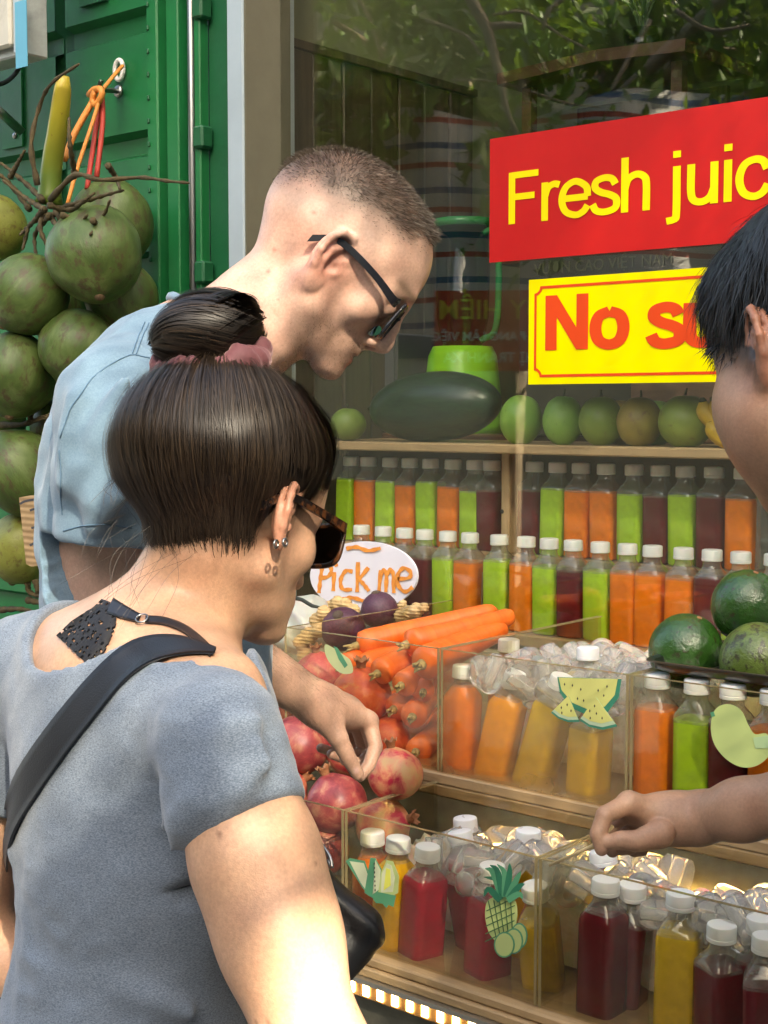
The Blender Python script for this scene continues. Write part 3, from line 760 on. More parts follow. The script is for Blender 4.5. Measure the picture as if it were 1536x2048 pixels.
def acrylic(name, x0, x1, y0, y1, z0, z1, label, front, T=0.0045, back=True):
    r = empty(name, ((x0 + x1) / 2, (y0 + y1) / 2, z0), label, 'display box', 'acrylic display boxes')
    g = 0.0015
    lbox('front_panel', (x0 + g, y0, z0), (x1 - g, y0 + T, z1), front, r)
    if back: lbox('back_panel', (x0 + g, y1 - T, z0), (x1 - g, y1, z1), ACR, r)
    for x in (x0 + g, x1 - g - T): lbox('side_panel', (x, y0 + T + 0.0005, z0), (x + T, y1 - T - 0.0005, z1), ACR, r)
    lbox('floor_panel', (x0 + g + T, y0 + T + 0.0005, z0), (x1 - g - T, y1 - T - 0.0005, z0 + T), ACR, r)
    # edges coloured pale yellow to stand for the LED glow in them
    e = 0.0012
    lbox('edge', (x0 + g, y0 - 0.0004, z1 + 0.0002), (x1 - g, y0 + T + 0.0004, z1 + e), ACR_EDGE_GLOW, r)
    for x in (x0 + g, x1 - g - T):
        lbox('edge', (x, y0 + T + 0.001, z1 + 0.0002), (x + T, y1, z1 + e), ACR_EDGE_GLOW, r)
        lbox('edge', (x, y0 - e - 0.0002, z0), (x + T, y0 - 0.0002, z1), ACR_EDGE_GLOW, r)
    return r
acrylic('acrylic_box', XC[0], XC[1], LY0, LY1, LZ0, LZ1, 'clear acrylic box of pomegranates beside the woman’s arm', ACR)
acrylic('acrylic_box', XC[1], XC[2], LY0, LY1, LZ0, LZ1, 'acrylic box with a pineapple sticker holding red and yellow juices', FOG_LO)
acrylic('acrylic_box', XC[2], XC[3], LY0, LY1, LZ0, LZ1, 'acrylic box of dark red juices in the bottom corner', FOG_LO)
acrylic('acrylic_box', XC[0], XC[1], UY0, UY1, UZ0, UZ1, 'clear acrylic box heaped with carrots and pomegranates', ACR, back=False)
acrylic('acrylic_box', XC[1], XC[2], UY0, UY1, UZ0, UZ1, 'fogged acrylic box with melon slice stickers holding ice and juice', FOG_HI, back=False)
acrylic('acrylic_box', XC[2], XC[3], UY0, UY1, UZ0, UZ1, 'acrylic box of bottles under the avocado tray', ACR, back=False)

def stand():
    r = empty('stall_table', (-1.2, 1.9, 0), 'stepped pine stall table carrying the acrylic boxes', 'stall')
    grey = paint('galvanised_sheet', (0.16, 0.15, 0.11), 0.5, 0.3, 20, 0.3)
    lbox('plank', (-2.2, LY1 + 0.004, 0.872), (0.2, 2.395, 0.890), PINE, r, 0.002)
    lbox('rail', (-2.2, LY1 + 0.004, 0.852), (0.2, LY1 + 0.022, 0.871), PINE, r, 0.002)
    lbox('riser', (-2.2, LY1 + 0.006, 0.665), (0.2, LY1 + 0.016, 0.851), grey, r)
    lbox('plank', (-2.2, 1.604, 0.648), (0.2, LY1 + 0.06, 0.663), PINE, r, 0.003)
    lbox('rail', (-2.2, 1.597, 0.634), (0.2, 1.62, 0.6475), PINE, r, 0.002)
    lbox('apron', (-2.2, 1.622, 0.10), (0.2, 1.635, 0.6335), grey, r)
    for x in (-2.1, -0.3):
        for y in (1.645, 2.3): lbox('leg', (x, y, 0.002), (x + 0.05, y + 0.05, 0.647 if y < 2 else 0.871), PINE_V, r)
    # LED strips (lit) under the front rail and behind the lower boxes
    led = M('led_light'); led.set(Base_Color=(1, 0.8, 0.5), Emission_Color=(1.0, 0.70, 0.30), Emission_Strength=5.0)
    al = M('aluminium').set(Base_Color=(0.6, 0.58, 0.52), Metallic=1, Roughness=0.4).m
    s = empty('led_strip', (-1.2, 1.55, 0.57), 'glowing warm LED strip under the front edge of the stall', 'light')
    lbox('channel', (-2.0, 1.588, 0.626), (0.0, 1.618, 0.6335), al, s)
    chip = box_mesh((-0.0055, -0.0012, -0.009), (0.0055, 0.0012, 0.009), led.m)
    lbox('strip', (-2.0, 1.600, 0.600), (0.0, 1.604, 0.6255), simple('strip_tape', (0.35, 0.2, 0.08), 0.4), s)
    for k in range(56):
        obj('chip', chip, s, V(-1.75 + k * 0.029, 1.5985, 0.613) - np.array(s.location))
    s = empty('led_strip', (-1.0, 1.84, 0.80), 'glowing warm LED strip hidden behind the ice in the lower boxes', 'light')
    led2 = M('led_light_soft'); led2.set(Base_Color=(1, 0.8, 0.5), Emission_Color=(1.0, 0.68, 0.26), Emission_Strength=3.5)
    lbox('strip', (-1.36, LY1 - 0.0062, 0.784), (-0.58, LY1 - 0.0052, 0.794), led2.m, s)
stand()

# ------------------------------------------------------------------ bottles
BW = 0.029
def bottle_section(hw, rc, t, n=32):
    """t=0 rounded square half-width hw, t=1 circle of radius hw"""
    out = []
    for k in range(n):
        a = 2 * math.pi * (k + 0.5) / n
        c, s = math.cos(a), math.sin(a)
        p = 7.0
        rs = hw / ((abs(c) ** p + abs(s) ** p) ** (1 / p))
        rr = rs * (1 - t) + hw * t
        out.append((rr * c, rr * s))
    return out
def bottle_loft(levels, n=32, cap_top=True, inset=0.0, cap_bot=True):
    v, f = [], []
    for z, hw, t in levels:
        for x, y in bottle_section(hw - inset, 0, t, n): v.append((x, y, z))
    for i in range(len(levels) - 1):
        for k in range(n):
            a, b = i * n + k, i * n + (k + 1) % n; f.append((a, b, b + n, a + n))
    if cap_bot: f.append(tuple(range(n))[::-1])
    if cap_top: f.append(tuple(range((len(levels) - 1) * n, len(levels) * n)))
    return v, f
LEV = [(0.0, 0.022, 0.1), (0.002, 0.027, 0.05), (0.006, BW, 0.0), (0.140, BW, 0.0), (0.147, 0.0280, 0.02), (0.156, 0.0235, 0.3), (0.165, 0.0185, 0.8), (0.170, 0.0168, 1.0), (0.180, 0.0165, 1.0)]
def lev_at(z):
    for (z0, h0, t0), (z1, h1, t1) in zip(LEV[:-1], LEV[1:]):
        if z0 <= z <= z1:
            u = (z - z0) / (z1 - z0); return (z, h0 + (h1 - h0) * u, t0 + (t1 - t0) * u)
PET = clear('bottle_plastic', (0.93, 0.93, 0.90), 1.5, 0.05, 2.6, (60, 0.25, 0.75, 0.36), (0.72, 0.72, 0.66))
CAPM = M('cap_plastic'); CAPM.set(Base_Color=(0.82, 0.83, 0.82), Roughness=0.35, Subsurface_Weight=0.15, Subsurface_Scale=0.004); CAPM = CAPM.m
def juice(name, col, dark=0.85):
    m = M(name); c = m.coord()
    n = m.noise(22, 4, 0.6, c)
    sed = m.ramp(m.noise(90, 3, 0.6, c), [(0.3, dark), (0.7, 1.0)])
    base = m.ramp(n, [(0.2, tuple(x * 0.9 for x in col)), (0.8, col)])
    m.set(Base_Color=m.mix((0, 0, 0), base, sed), Roughness=0.12, Subsurface_Weight=0.3, Subsurface_Scale=0.010)
    m.b.inputs['Subsurface Radius'].default_value = (1.0, 0.7, 0.4)
    return m.m
JU = {'g': juice('lime_juice', (0.42, 0.68, 0.035)), 'o': juice('orange_juice', (0.92, 0.23, 0.010)),
      'r': juice('beetroot_juice', (0.13, 0.006, 0.012)), 'c': juice('crimson_juice', (0.42, 0.010, 0.035)),
      'y': juice('yellow_juice', (0.80, 0.44, 0.012)), 'a': juice('amber_juice', (0.95, 0.38, 0.012)), 'k': juice('olive_juice', (0.72, 0.48, 0.035)), 'm': juice('mango_juice', (0.85, 0.22, 0.03))}
JNAME = {'g': 'lime green', 'o': 'orange', 'r': 'dark beetroot red', 'c': 'crimson', 'y': 'yellow', 'a': 'amber', 'k': 'olive yellow', 'm': 'coral orange'}
_sh = {}
def shell(z):
    if z not in _sh:
        _sh[z] = mesh(*bottle_loft([lev_at(z)] + [l for l in LEV if l[0] > z + .0005], cap_top=False, cap_bot=False), PET); _sh[z].set_sharp_from_angle(angle=math.radians(45))
    return _sh[z]
def cap_mesh():
    v, f = [], []
    n = 48; prof = [(0.0185, 0.178, 0), (0.0198, 0.179, 0), (0.0198, 0.1835, 0), (0.0190, 0.1840, 0), (0.0190, 0.1848, 0), (0.0197, 0.1852, 1), (0.0195, 0.1975, 1), (0.0185, 0.1995, 0), (0.0165, 0.2003, 0)]
    for r, z, rib in prof:
        for k in range(n):
            a = 2 * math.pi * k / n; rr = r - (0.0004 if rib and k % 2 else 0); v.append((rr * math.cos(a), rr * math.sin(a), z))
    for i in range(len(prof) - 1):
        for k in range(n): a, b = i * n + k, i * n + (k + 1) % n; f.append((a, b, b + n, a + n))
    f.append(tuple(range((len(prof) - 1) * n, len(prof) * n)))
    return mesh(v, f, CAPM)
_cap = cap_mesh(); _cap.set_sharp_from_angle(angle=math.radians(35))
_liq = {}
def liquid(col, fill):
    if (col, fill) not in _liq:
        lv = [l for l in LEV if l[0] < fill] + [lev_at(fill)]
        me = mesh(*bottle_loft(lv, inset=0.0007), JU[col]); me.set_sharp_from_angle(angle=math.radians(40)); _liq[(col, fill)] = me
    return _liq[(col, fill)]
def bottle(loc, col, label, group, fill=0.142, rot=(0, 0, 0)):
    r = empty('juice_bottle', loc, label, 'bottle', group, rot)
    obj('body', shell(round(fill - .004, 4) if col else .004), r); obj('cap', _cap, r)
    if col: obj('juice', liquid(col, fill), r)
    return r
ORD = ['first', 'second', 'third', 'fourth', 'fifth', 'sixth', 'seventh', 'eighth', 'ninth', 'tenth', 'eleventh', 'twelfth', 'thirteenth', 'fourteenth', 'fifteenth', 'sixteenth']
def rows():
    G1 = 'bottles in the upper row of the shelf'; G2 = 'bottles in the lower row of the shelf'
    YU, YL = 2.556, 2.466
    up_l = [(700, 'g', .146), (737, 'o', .143), (779, 'g', .143), (820, 'o', .138), (862, 'g', .146), (904, 'o', .143), (950, 'g', .128), (985, 'r', .140)]
    up_r = [(1066, 'r', .137), (1112, 'g', .146), (1161, 'o', .143), (1214, 'o', .141), (1269, 'g', .141), (1321, 'r', .143), (1373, 'g', .141), (1428, 'r', .143), (1487, 'o', .141), (1548, None, .1), (1610, 'g', .14)]
    lo = [(724, 'r', .14), (765, 'g', .14), (807, 'r', .143), (850, 'r', .143), (896, 'g', .142), (938, 'o', .143), (1000, 'g', .144), (1051, 'o', .144), (1099, 'g', .143), (1148, 'r', .144), (1202, 'g', .146), (1256, 'o', .144), (1304, 'o', .146), (1365, 'o', .143), (1423, 'r', .150), (1482, 'g', .142), (1545, 'r', .14)]
    def put(lst, Y, z, lab, G, ybase):
        cnt = {}
        for k, (px, c, fl) in enumerate(lst):
            p = on_Y(px, ybase, Y); p[2] = z
            cnt[c] = cnt.get(c, 0) + 1
            nm = ('empty clear' if c is None else JNAME[c])
            w = ORD[cnt[c] - 1]
            bottle(p, c, f'{w} {nm} juice bottle from the {lab}' if c else f'{nm} bottle at the end of the {lab.split(" in ")[-1]}', G, fl + random.choice((-.004, 0, 0, .003)), (random.uniform(-.012, .012), random.uniform(-.02, .02), random.uniform(-0.12, 0.12)))
    put(up_l, YU, 1.1882, 'hidden end, upper shelf row before the post', G1, 1000)
    put(up_r, YU, 1.1882, 'wooden post in the upper shelf row', G1, 1000)
    put(lo, YL, 1.0342, 'handwritten sign in the lower shelf row', G2, 1150)
rows()

def tilted(px, py, Y, col, label, group, fill=0.150, tilt=(0, 0), spin=None):
    """bottle whose cap top centre is seen at px,py in the plane Y"""
    c = on_Y(px, py, Y)
    rot = Matrix.Rotation(tilt[1], 3, 'Y') @ Matrix.Rotation(tilt[0], 3, 'X') @ Matrix.Rotation(spin if spin is not None else random.uniform(-.5, .5), 3, 'Z')
    base = Vector(c) - rot @ Vector((0, 0, 0.2))
    return bottle(base, col, label, group, fill, rot.to_euler())
def box_bottles():
    G = 'bottles standing in ice in the lower boxes'
    tilted(745, 1662, 1.690, 'm', 'coral orange juice bottle behind the carambola sticker', G, .165, (0.02, 0.02))
    tilted(797, 1675, 1.672, 'y', 'yellow juice bottle beside the pale carambola sticker', G, .168, (0.0, 0.06))
    tilted(856, 1692, 1.668, 'c', 'crimson juice bottle standing at the middle of the pineapple sticker box', G, .156, (0.02, 0.10))
    tilted(919, 1662, 1.745, 'c', 'crimson juice bottle leaning behind the hollow ice', G, .156, (0.02, -0.20))
    tilted(930, 1635, 1.800, 'y', 'pale yellow juice bottle at the rear pane, cap above the ice', G, .160, (0.03, -0.05))
    tilted(985, 1730, 1.668, 'c', 'crimson juice bottle behind the pineapple sticker', G, .156, (0.05, 0.09))
    tilted(1057, 1660, 1.775, 'y', 'yellow juice bottle with a stained cap sunk in ice', G, .156, (0.02, 0.05))
    tilted(1069, 1770, 1.665, 'k', 'small pale capped bottle tucked beside the box divider', G, .150, (0.2, 0.02))
    G2 = 'bottles standing in ice in the corner box'
    tilted(1203, 1700, 1.735, 'y', 'yellow juice bottle under the vendor’s fingers', G2, .150, (0.02, -0.22))
    tilted(1212, 1757, 1.672, 'r', 'tall dark red juice bottle nearest the divider of the corner box', G2, .158, (0.0, 0.03))
    tilted(1266, 1768, 1.712, 'r', 'dark red juice bottle half hidden under tube ice', G2, .150, (0.05, 0.1))
    tilted(1362, 1785, 1.672, 'k', 'olive yellow juice bottle with froth on top', G2, .150, (0.02, 0.03))
    tilted(1444, 1848, 1.660, 'r', 'lowest dark red juice bottle in the corner box', G2, .146, (0.03, 0.02))
    tilted(1523, 1834, 1.690, 'r', 'dark red juice bottle cut by the photo edge', G2, .146, (0.03, 0.02))
    tilted(1535, 1870, 1.655, 'r', 'frothy dark red bottle cut by the photo edge', G2, .140, (0.0, 0.0))
    G3 = 'bottles in the fogged box'
    tilted(928, 1330, 1.925, 'o', 'orange juice bottle at the carrot side of the fogged box', G3, .168, (-0.02, 0.03))
    tilted(1030, 1344, 1.925, 'a', 'amber juice bottle leaning in the fogged box', G3, .160, (0.0, 0.24))
    tilted(1126, 1352, 1.925, 'k', 'olive yellow juice bottle leaning behind the melon stickers', G3, .155, (0.0, 0.30))
    tilted(1018, 1278, 2.08, 'm', 'coral orange juice bottle rising from the ice near the carrots', G3, .172, (0.0, 0.02))
    tilted(1176, 1294, 2.10, 'k', 'pale juice bottle with a white cap deep in the ice', G3, .150, (0.0, -0.03))
    tilted(1186, 1390, 1.925, 'k', 'upright olive juice bottle below the melon stickers', G3, .150, (0.0, 0.05))
    G4 = 'bottles under the avocado tray'
    for px, c, fl, lab in ((1313, 'o', .150, 'orange juice bottle at the divider under the avocado tray'), (1392, 'g', .140, 'lime green juice bottle under the avocado tray'), (1464, 'r', .143, 'dark red juice bottle behind the pale mango sticker'), (1545, 'o', .143, 'orange juice bottle at the photo edge under the avocado tray')):
        p = on_Y(px, 1500, 1.915); p[2] = 0.8972
        bottle(p, c, lab, G4, fl, (0, 0, random.uniform(-.08, .08)))
box_bottles()

# ------------------------------------------------------------------ ice
ICEM = M('ice'); ICEM.set(Base_Color=(0.96, 0.95, 0.92), Roughness=0.03, IOR=1.24, Transmission_Weight=0.85)
ICEM.bump(ICEM.noise(40, 2, 0.5, ICEM.coord()), 0.12, 0.003); ICEM = ICEM.m
def ice_meshes():
    out = []
    for s in range(5):
        prof = [(0.006, 0.004), (0.008, 0.0005), (0.013, 0.0), (0.0165, 0.004), (0.0172, 0.014), (0.0168, 0.028), (0.0135, 0.034), (0.0085, 0.0335), (0.006, 0.029)]
        v, f = lathe_vf(prof + [prof[0]], 18)
        v = np.array(v) - np.array((0, 0, 0.017)); v *= np.array((1, 1, 1.1 + 0.25 * s / 4))
        v += fbm(v, 55, s)[:, None] * 0.0022 * unit(np.ones(3)); v[:, 0] += 0.0025 * np.sin(v[:, 2] * 90 + s)
        out.append(mesh(v, f, ICEM))
    return out
def ice():
    ms = ice_meshes(); R = random.Random(3)
    def heap(x0, x1, y0, y1, zf, n, lab, G, tilt=1.2):
        pts = []
        tries = 0
        while len(pts) < n and tries < 6000:
            tries += 1
            p = np.array((R.uniform(x0, x1), R.uniform(y0, y1), 0.0)); p[2] = zf(p[0], p[1]) + R.uniform(-0.012, 0.008)
            if all(np.linalg.norm(p - q) > 0.034 for q in pts):
                pts.append(p)
        for p in pts:
            o = obj('ice_tube', ms[R.randrange(5)], None, p, (R.uniform(-tilt, tilt) + math.pi / 2 * R.randrange(2), R.uniform(-tilt, tilt), R.uniform(0, 6.3)))
            s = R.uniform(1.1, 1.55); o.scale = (s, s, s)
            tag(o, lab, 'ice', G)
    heap(XC[1] + .03, XC[2] - .03, 1.90, 2.30, lambda x, y: 1.048 + 0.010 * math.sin(x * 30) - 0.02 * (y - 1.9), 62, 'clear tube of ice in the fogged box', 'ice in the fogged box')
    heap(XC[1] + .09, XC[2] - .02, 1.70, 1.83, lambda x, y: 0.815 + 0.012 * math.sin(x * 25), 24, 'clear tube of ice between the red and yellow bottles', 'ice in the pineapple sticker box')
    heap(XC[2] + .02, -0.66, 1.69, 1.83, lambda x, y: 0.812 + 0.010 * math.sin(x * 28), 48, 'clear tube of ice around the dark red bottles in the corner box', 'ice in the corner box')
    # one hollow tube in front of the crimson bottles
    o = obj('ice_tube', ms[4], None, on_Y(945, 1765, 1.655), (1.2, 0.5, 0.8)); o.scale = (1.25, 1.25, 1.9)
    tag(o, 'long hollow tube of ice against the pineapple sticker pane', 'ice')
    # meltwater and packed ice below the loose pieces
    pack = M('packed_ice'); c = pack.coord()
    pack.set(Base_Color=pack.ramp(pack.noise(30, 4, 0.6, c), [(0.3, (0.62, 0.50, 0.34)), (0.7, (0.85, 0.78, 0.62))]), Roughness=0.15, Subsurface_Weight=0.6, Subsurface_Scale=0.03, IOR=1.31)
    pack.bump(pack.noise(45, 3, 0.5, c), 0.8, 0.01)
    def bed(x0, x1, y0, y1, z0, z1):
        n, k = 36, 16; v, f = [], []
        for j in range(k):
            for i in range(n):
                x = x0 + (x1 - x0) * i / (n - 1); y = y0 + (y1 - y0) * j / (k - 1)
                v.append((x, y, z1 + 0.008 * math.sin(x * 70 + j) * math.cos(y * 80 + i * .7)))
        for j in range(k - 1):
            for i in range(n - 1): a = j * n + i; f.append((a, a + 1, a + n + 1, a + n))
        o = len(v); rim = [i for i in range(n)] + [j * n + n - 1 for j in range(1, k)] + [(k - 1) * n + i for i in range(n - 2, -1, -1)] + [j * n for j in range(k - 2, 0, -1)]
        for q in rim: v.append((v[q][0], v[q][1], z0))
        L = len(rim)
        for q in range(L): f.append((rim[q], o + q, o + (q + 1) % L, rim[(q + 1) % L]))
        me = mesh(v, f, pack.m); ob = obj('crushed_ice', me); tag(ob, 'packed melting ice filling the display box', 'ice', kind='stuff')
    bed(XC[1] + .012, XC[2] - .012, 2.02, 2.34, 0.90, 1.030)
    bed(XC[1] + .012, XC[2] - .012, 1.755, 1.835, 0.672, 0.795)
    bed(XC[2] + .012, -0.60, 1.755, 1.835, 0.672, 0.790)
ice()
# ================================================================== signs, fruit, vegetables
def poly_obj(name, pts, Y, thick, mat, parent, off=0.0):
    """flat plate whose outline is given as world (x,z) pairs in the plane Y"""
    p = np.array(parent.location)
    v, f = extrude_poly([(a - p[0], b - p[2]) for a, b in pts], thick)
    v = [(x, y + Y - off - p[1], z) for x, y, z in v]
    me = mesh(v, f, mat, False); bm = bmesh.new(); bm.from_mesh(me); bmesh.ops.recalc_face_normals(bm, faces=bm.faces); bm.to_mesh(me); bm.free()
    return obj(name, me, parent)
def pxz(pts, Y): return [tuple(on_Y(x, y, Y)[[0, 2]]) for x, y in pts]
def stroke_pts(pl, w):
    pl = np.asarray(pl, float); T = np.gradient(pl, axis=0); T /= np.linalg.norm(T, axis=1)[:, None] + 1e-9
    Nn = np.stack([-T[:, 1], T[:, 0]], 1); ww = np.broadcast_to(w, len(pl))[:, None]
    return np.vstack([pl + Nn * ww / 2, (pl - Nn * ww / 2)[::-1]])

def shop_signs():
    Y = GY - 0.012
    red = M('red_sign'); c = red.coord(); red.set(Base_Color=red.ramp(red.noise(6, 4, 0.6, c), [(0.3, (0.52, 0.007, 0.009)), (0.7, (0.60, 0.012, 0.011))]), Roughness=0.32)
    yel = M('yellow_sign'); c = yel.coord(); yel.set(Base_Color=yel.ramp(yel.noise(6, 4, 0.6, c), [(0.3, (0.84, 0.72, 0.0)), (0.7, (0.90, 0.78, 0.0))]), Roughness=0.35)
    yt = simple('yellow_vinyl', (0.95, 0.75, 0.0), 0.4); rt = simple('red_vinyl', (0.72, 0.055, 0.004), 0.4)
    a = on_Y(980, 278, Y); b = on_Y(984, 525, Y)
    r = empty('red_sign', (a[0], Y, b[2]), 'red sign with yellow lettering stuck high on the shop glass', 'sign')
    lbox('board', (a[0], Y, b[2]), (a[0] + 0.80, Y + 0.004, a[2]), red.m, r)
    s0 = on_Y(1019, 449, Y); s1 = on_Y(1532, 400, Y); h = on_Y(1019, 346, Y)[2] - s0[2]
    sx = (s1[0] - s0[0]) / (text_width('Fresh juic') - 0.10)
    sign_text('Fresh juice', 0.125, yt, r, (s0[0] - 0.05 * sx, Y - 0.0012, s0[2]), sx, h)
    Y2 = GY - 0.010
    a = on_Y(1058, 560, Y2); b = on_Y(1061, 769, Y2)
    r = empty('yellow_sign', (a[0], Y2, b[2]), 'yellow sign with orange red lettering and notched border on the shop glass', 'sign')
    W = 0.66
    lbox('board', (a[0], Y2, b[2]), (a[0] + W, Y2 + 0.004, a[2]), yel.m, r)
    s0 = on_Y(1090, 701, Y2); s1 = on_Y(1364, 690, Y2); h = on_Y(1090, 592, Y2)[2] - s0[2]
    sx = (s1[0] - s0[0]) / (text_width('No s') - 0.03)
    sign_text('No sugar', 0.185, rt, r, (s0[0] - 0.02 * sx, Y2 - 0.0012, s0[2]), sx, h)
    m, n = 0.014, 0.014; x0, x1, z0, z1 = a[0] + m, a[0] + W - m, b[2] + m, a[2] - m
    def notch(e):
        x0_, x1_, z0_, z1_ = x0 + e, x1 - e, z0 + e, z1 - e; out = []
        for cx, cz, a0 in ((x0, z0, 90), (x1, z0, 180), (x1, z1, 270), (x0, z1, 360)):
            for k in range(7):
                an = math.radians(a0 - 90 * k / 6); q = (cx + (n + e) * math.cos(an), cz + (n + e) * math.sin(an))
                out.append((min(max(q[0], x0_), x1_), min(max(q[1], z0_), z1_)))
        return out
    o, i = notch(0), notch(0.0055); L = len(o); p = np.array(r.location)
    v = [np.array((x, Y2 - 0.0008, z)) - p for x, z in o + i]
    obj('border', mesh(v, [(k, (k + 1) % L, L + (k + 1) % L, L + k) for k in range(L)], rt, False), r)
shop_signs()

def pick_sign():
    Y = 2.345
    c = on_Y(727, 1152, Y)
    r = empty('oval_sign', c, 'white oval board with hand painted orange words Pick me', 'sign')
    pa = simple('paper_white', (0.66, 0.66, 0.74), 0.7)
    e = [(727 + 107 * math.cos(t), 1152 + 69 * math.sin(t)) for t in np.linspace(0, 2 * math.pi, 64, endpoint=False)]
    poly_obj('board', pxz(e, Y), Y, 0.006, pa, r)
    m = M('orange_paint'); m.set(Base_Color=m.ramp(m.noise(90, 3, 0.6, m.coord()), [(0.3, (0.62, 0.20, 0.03)), (0.7, (0.80, 0.33, 0.06))]), Roughness=0.6)
    S = [[(645, 1132), (641, 1160), (638, 1186)], [(636, 1134), (652, 1128), (663, 1138), (658, 1152), (640, 1157)],
         [(669, 1144), (667, 1182)], [(672, 1128), (674, 1133)],
         [(706, 1143), (692, 1142), (682, 1160), (686, 1178), (705, 1179)],
         [(717, 1124), (715, 1184)], [(738, 1135), (720, 1157)], [(718, 1157), (728, 1168), (739, 1182)],
         [(763, 1140), (759, 1183)], [(762, 1150), (769, 1140), (774, 1150), (773, 1184)], [(774, 1150), (782, 1139), (788, 1150), (789, 1186)],
         [(797, 1158), (820, 1155), (822, 1143), (808, 1136), (797, 1150), (799, 1172), (812, 1183), (827, 1174)],
         [(694, 1097), (715, 1094), (738, 1101), (763, 1096)], [(685, 1199), (705, 1195), (730, 1202)]]
    for k, s in enumerate(S):
        pl = smooth_path(s, 4 + 4 * len(s)) if len(s) > 2 else np.linspace(s[0], s[1], 6)
        w = 7.5 + 1.5 * np.sin(np.arange(len(pl)) * 1.3)
        poly_obj('brush_stroke', pxz(stroke_pts(pl, w), Y), Y, 0.0005, m.m, r, 0.0008 + 0.0002 * k)
pick_sign()

# stickers on the acrylic fronts
SK = {}
def skin_mat(n, col):
    if n not in SK: SK[n] = simple('sticker_' + n, col, 0.4)
    return SK[n]
def sticker(label, layers, Y):
    allp = np.array([on_Y(x, y, Y) for _, pts, *_ in layers for x, y in pts]); c = allp.mean(0); c[1] = Y
    r = empty('fruit_sticker', c, label, 'sticker', 'fruit stickers on the display boxes')
    for k, (nm, pts, mat, sm) in enumerate(layers):
        pts = outline_ss(pts, 6 * len(pts)) if sm else pts
        poly_obj(nm, pxz(pts, Y), Y, 0.0004, mat, r, 0.0006 + 0.00045 * k)
    return r
def stickers():
    YU, YL = UY0 - 0.002, LY0 - 0.002
    rind = skin_mat('rind', (0.03, 0.22, 0.14)); pale = skin_mat('pale', (0.45, 0.58, 0.40)); flesh = skin_mat('flesh', (0.62, 0.62, 0.20)); seed = skin_mat('seed', (0.02, 0.02, 0.015))
    dg = skin_mat('leaf', (0.02, 0.16, 0.09)); mg = skin_mat('mid_leaf', (0.08, 0.30, 0.16)); lg = skin_mat('light', (0.50, 0.60, 0.24)); ln = skin_mat('line', (0.06, 0.14, 0.05)); ye = skin_mat('lemon', (0.72, 0.72, 0.12)); wh = skin_mat('white', (0.62, 0.66, 0.45))
    L = [('rind', [(1115, 1354), (1243, 1358), (1238, 1395), (1215, 1425), (1180, 1432), (1140, 1415), (1120, 1385)], rind, False),
         ('flesh', [(1118, 1355), (1236, 1358), (1230, 1390), (1210, 1413), (1180, 1420), (1145, 1405), (1124, 1380)], flesh, False)]
    for tri, arc in (([(1138, 1391), (1103, 1425), (1118, 1437), (1138, 1444), (1160, 1443)], None), ([(1194, 1394), (1161, 1440), (1180, 1453), (1208, 1459), (1237, 1452)], None)):
        t = np.array(tri, float); cc = t.mean(0)
        L.append(('rind', [tuple(p) for p in t], rind, False)); L.append(('pale_rind', [tuple(t[0])] + [tuple(p + (t[0] - p) * 0.08) for p in t[1:]], pale, False))
        L.append(('flesh', [tuple(t[0])] + [tuple(p + (t[0] - p) * 0.20) for p in t[1:]], flesh, False))
    R = random.Random(2)
    for (x, y) in [(1132, 1368), (1148, 1370), (1165, 1378), (1200, 1380), (1218, 1372), (1212, 1390), (1172, 1400), (1160, 1396), (1128, 1414), (1140, 1408), (1148, 1420), (1130, 1424), (1186, 1420), (1196, 1410), (1200, 1425), (1188, 1434), (1212, 1434)]:
        L.append(('seed', [(x - 1.5, y), (x, y - 3.5), (x + 1.5, y), (x, y + 3)], seed, False))
    sticker('melon slices sticker on the fogged acrylic box', L, YU)
    L = [('mango', [(1430, 1420), (1455, 1408), (1482, 1420), (1497, 1450), (1510, 1468), (1534, 1468), (1545, 1500), (1520, 1528), (1488, 1535), (1455, 1520), (1430, 1490), (1422, 1455)], skin_mat('mango', (0.50, 0.60, 0.22)), True),
         ('leaf', [(1421, 1425), (1428, 1423), (1431, 1432), (1424, 1434)], mg, False),
         ('slice', [(1507, 1475), (1540, 1470), (1545, 1495), (1512, 1497)], skin_mat('slice', (0.42, 0.58, 0.30)), False)]
    sticker('pale green mango sticker on the box under the avocados', L, YU)
    L = [('wedge', [(692, 1722), (700, 1716), (730, 1722), (742, 1755), (738, 1790), (725, 1775)], mg, False), ('flesh', [(700, 1722), (728, 1726), (738, 1755), (734, 1782), (722, 1765)], wh, False),
         ('wedge', [(742, 1715), (752, 1716), (764, 1738), (762, 1780), (745, 1795), (730, 1785)], mg, False), ('flesh', [(752, 1720), (763, 1740), (760, 1778), (747, 1788)], wh, False),
         ('wedge', [(764, 1745), (775, 1720), (788, 1722), (800, 1752), (798, 1785), (780, 1795), (758, 1788)], lg, False), ('flesh', [(766, 1747), (776, 1726), (785, 1730), (792, 1755), (788, 1783), (764, 1784)], wh, False), ('core', [(775, 1735), (783, 1738), (784, 1770), (770, 1780)], ye, False),
         ('leaf', [(745, 1790), (760, 1783), (795, 1790), (790, 1813), (780, 1808), (776, 1815), (768, 1806), (755, 1805)], mg, False)]
    for t in np.linspace(0, 1, 7): 
        L.append(('seed', [(x - 1.3, y) if k == 0 else (x, y - 3) if k == 1 else (x + 1.3, y) if k == 2 else (x, y + 3) for k, (x, y) in enumerate([(752 + 4 * t, 1726 + 52 * t)] * 4)], seed, False))
    sticker('sliced star fruit sticker on the lower acrylic box', L, YL)
    body = [(985, 1795), (1010, 1790), (1030, 1800), (1035, 1830), (1025, 1870), (1000, 1885), (980, 1868), (971, 1835), (973, 1808)]
    L = [('fruit', body, lg, True)]
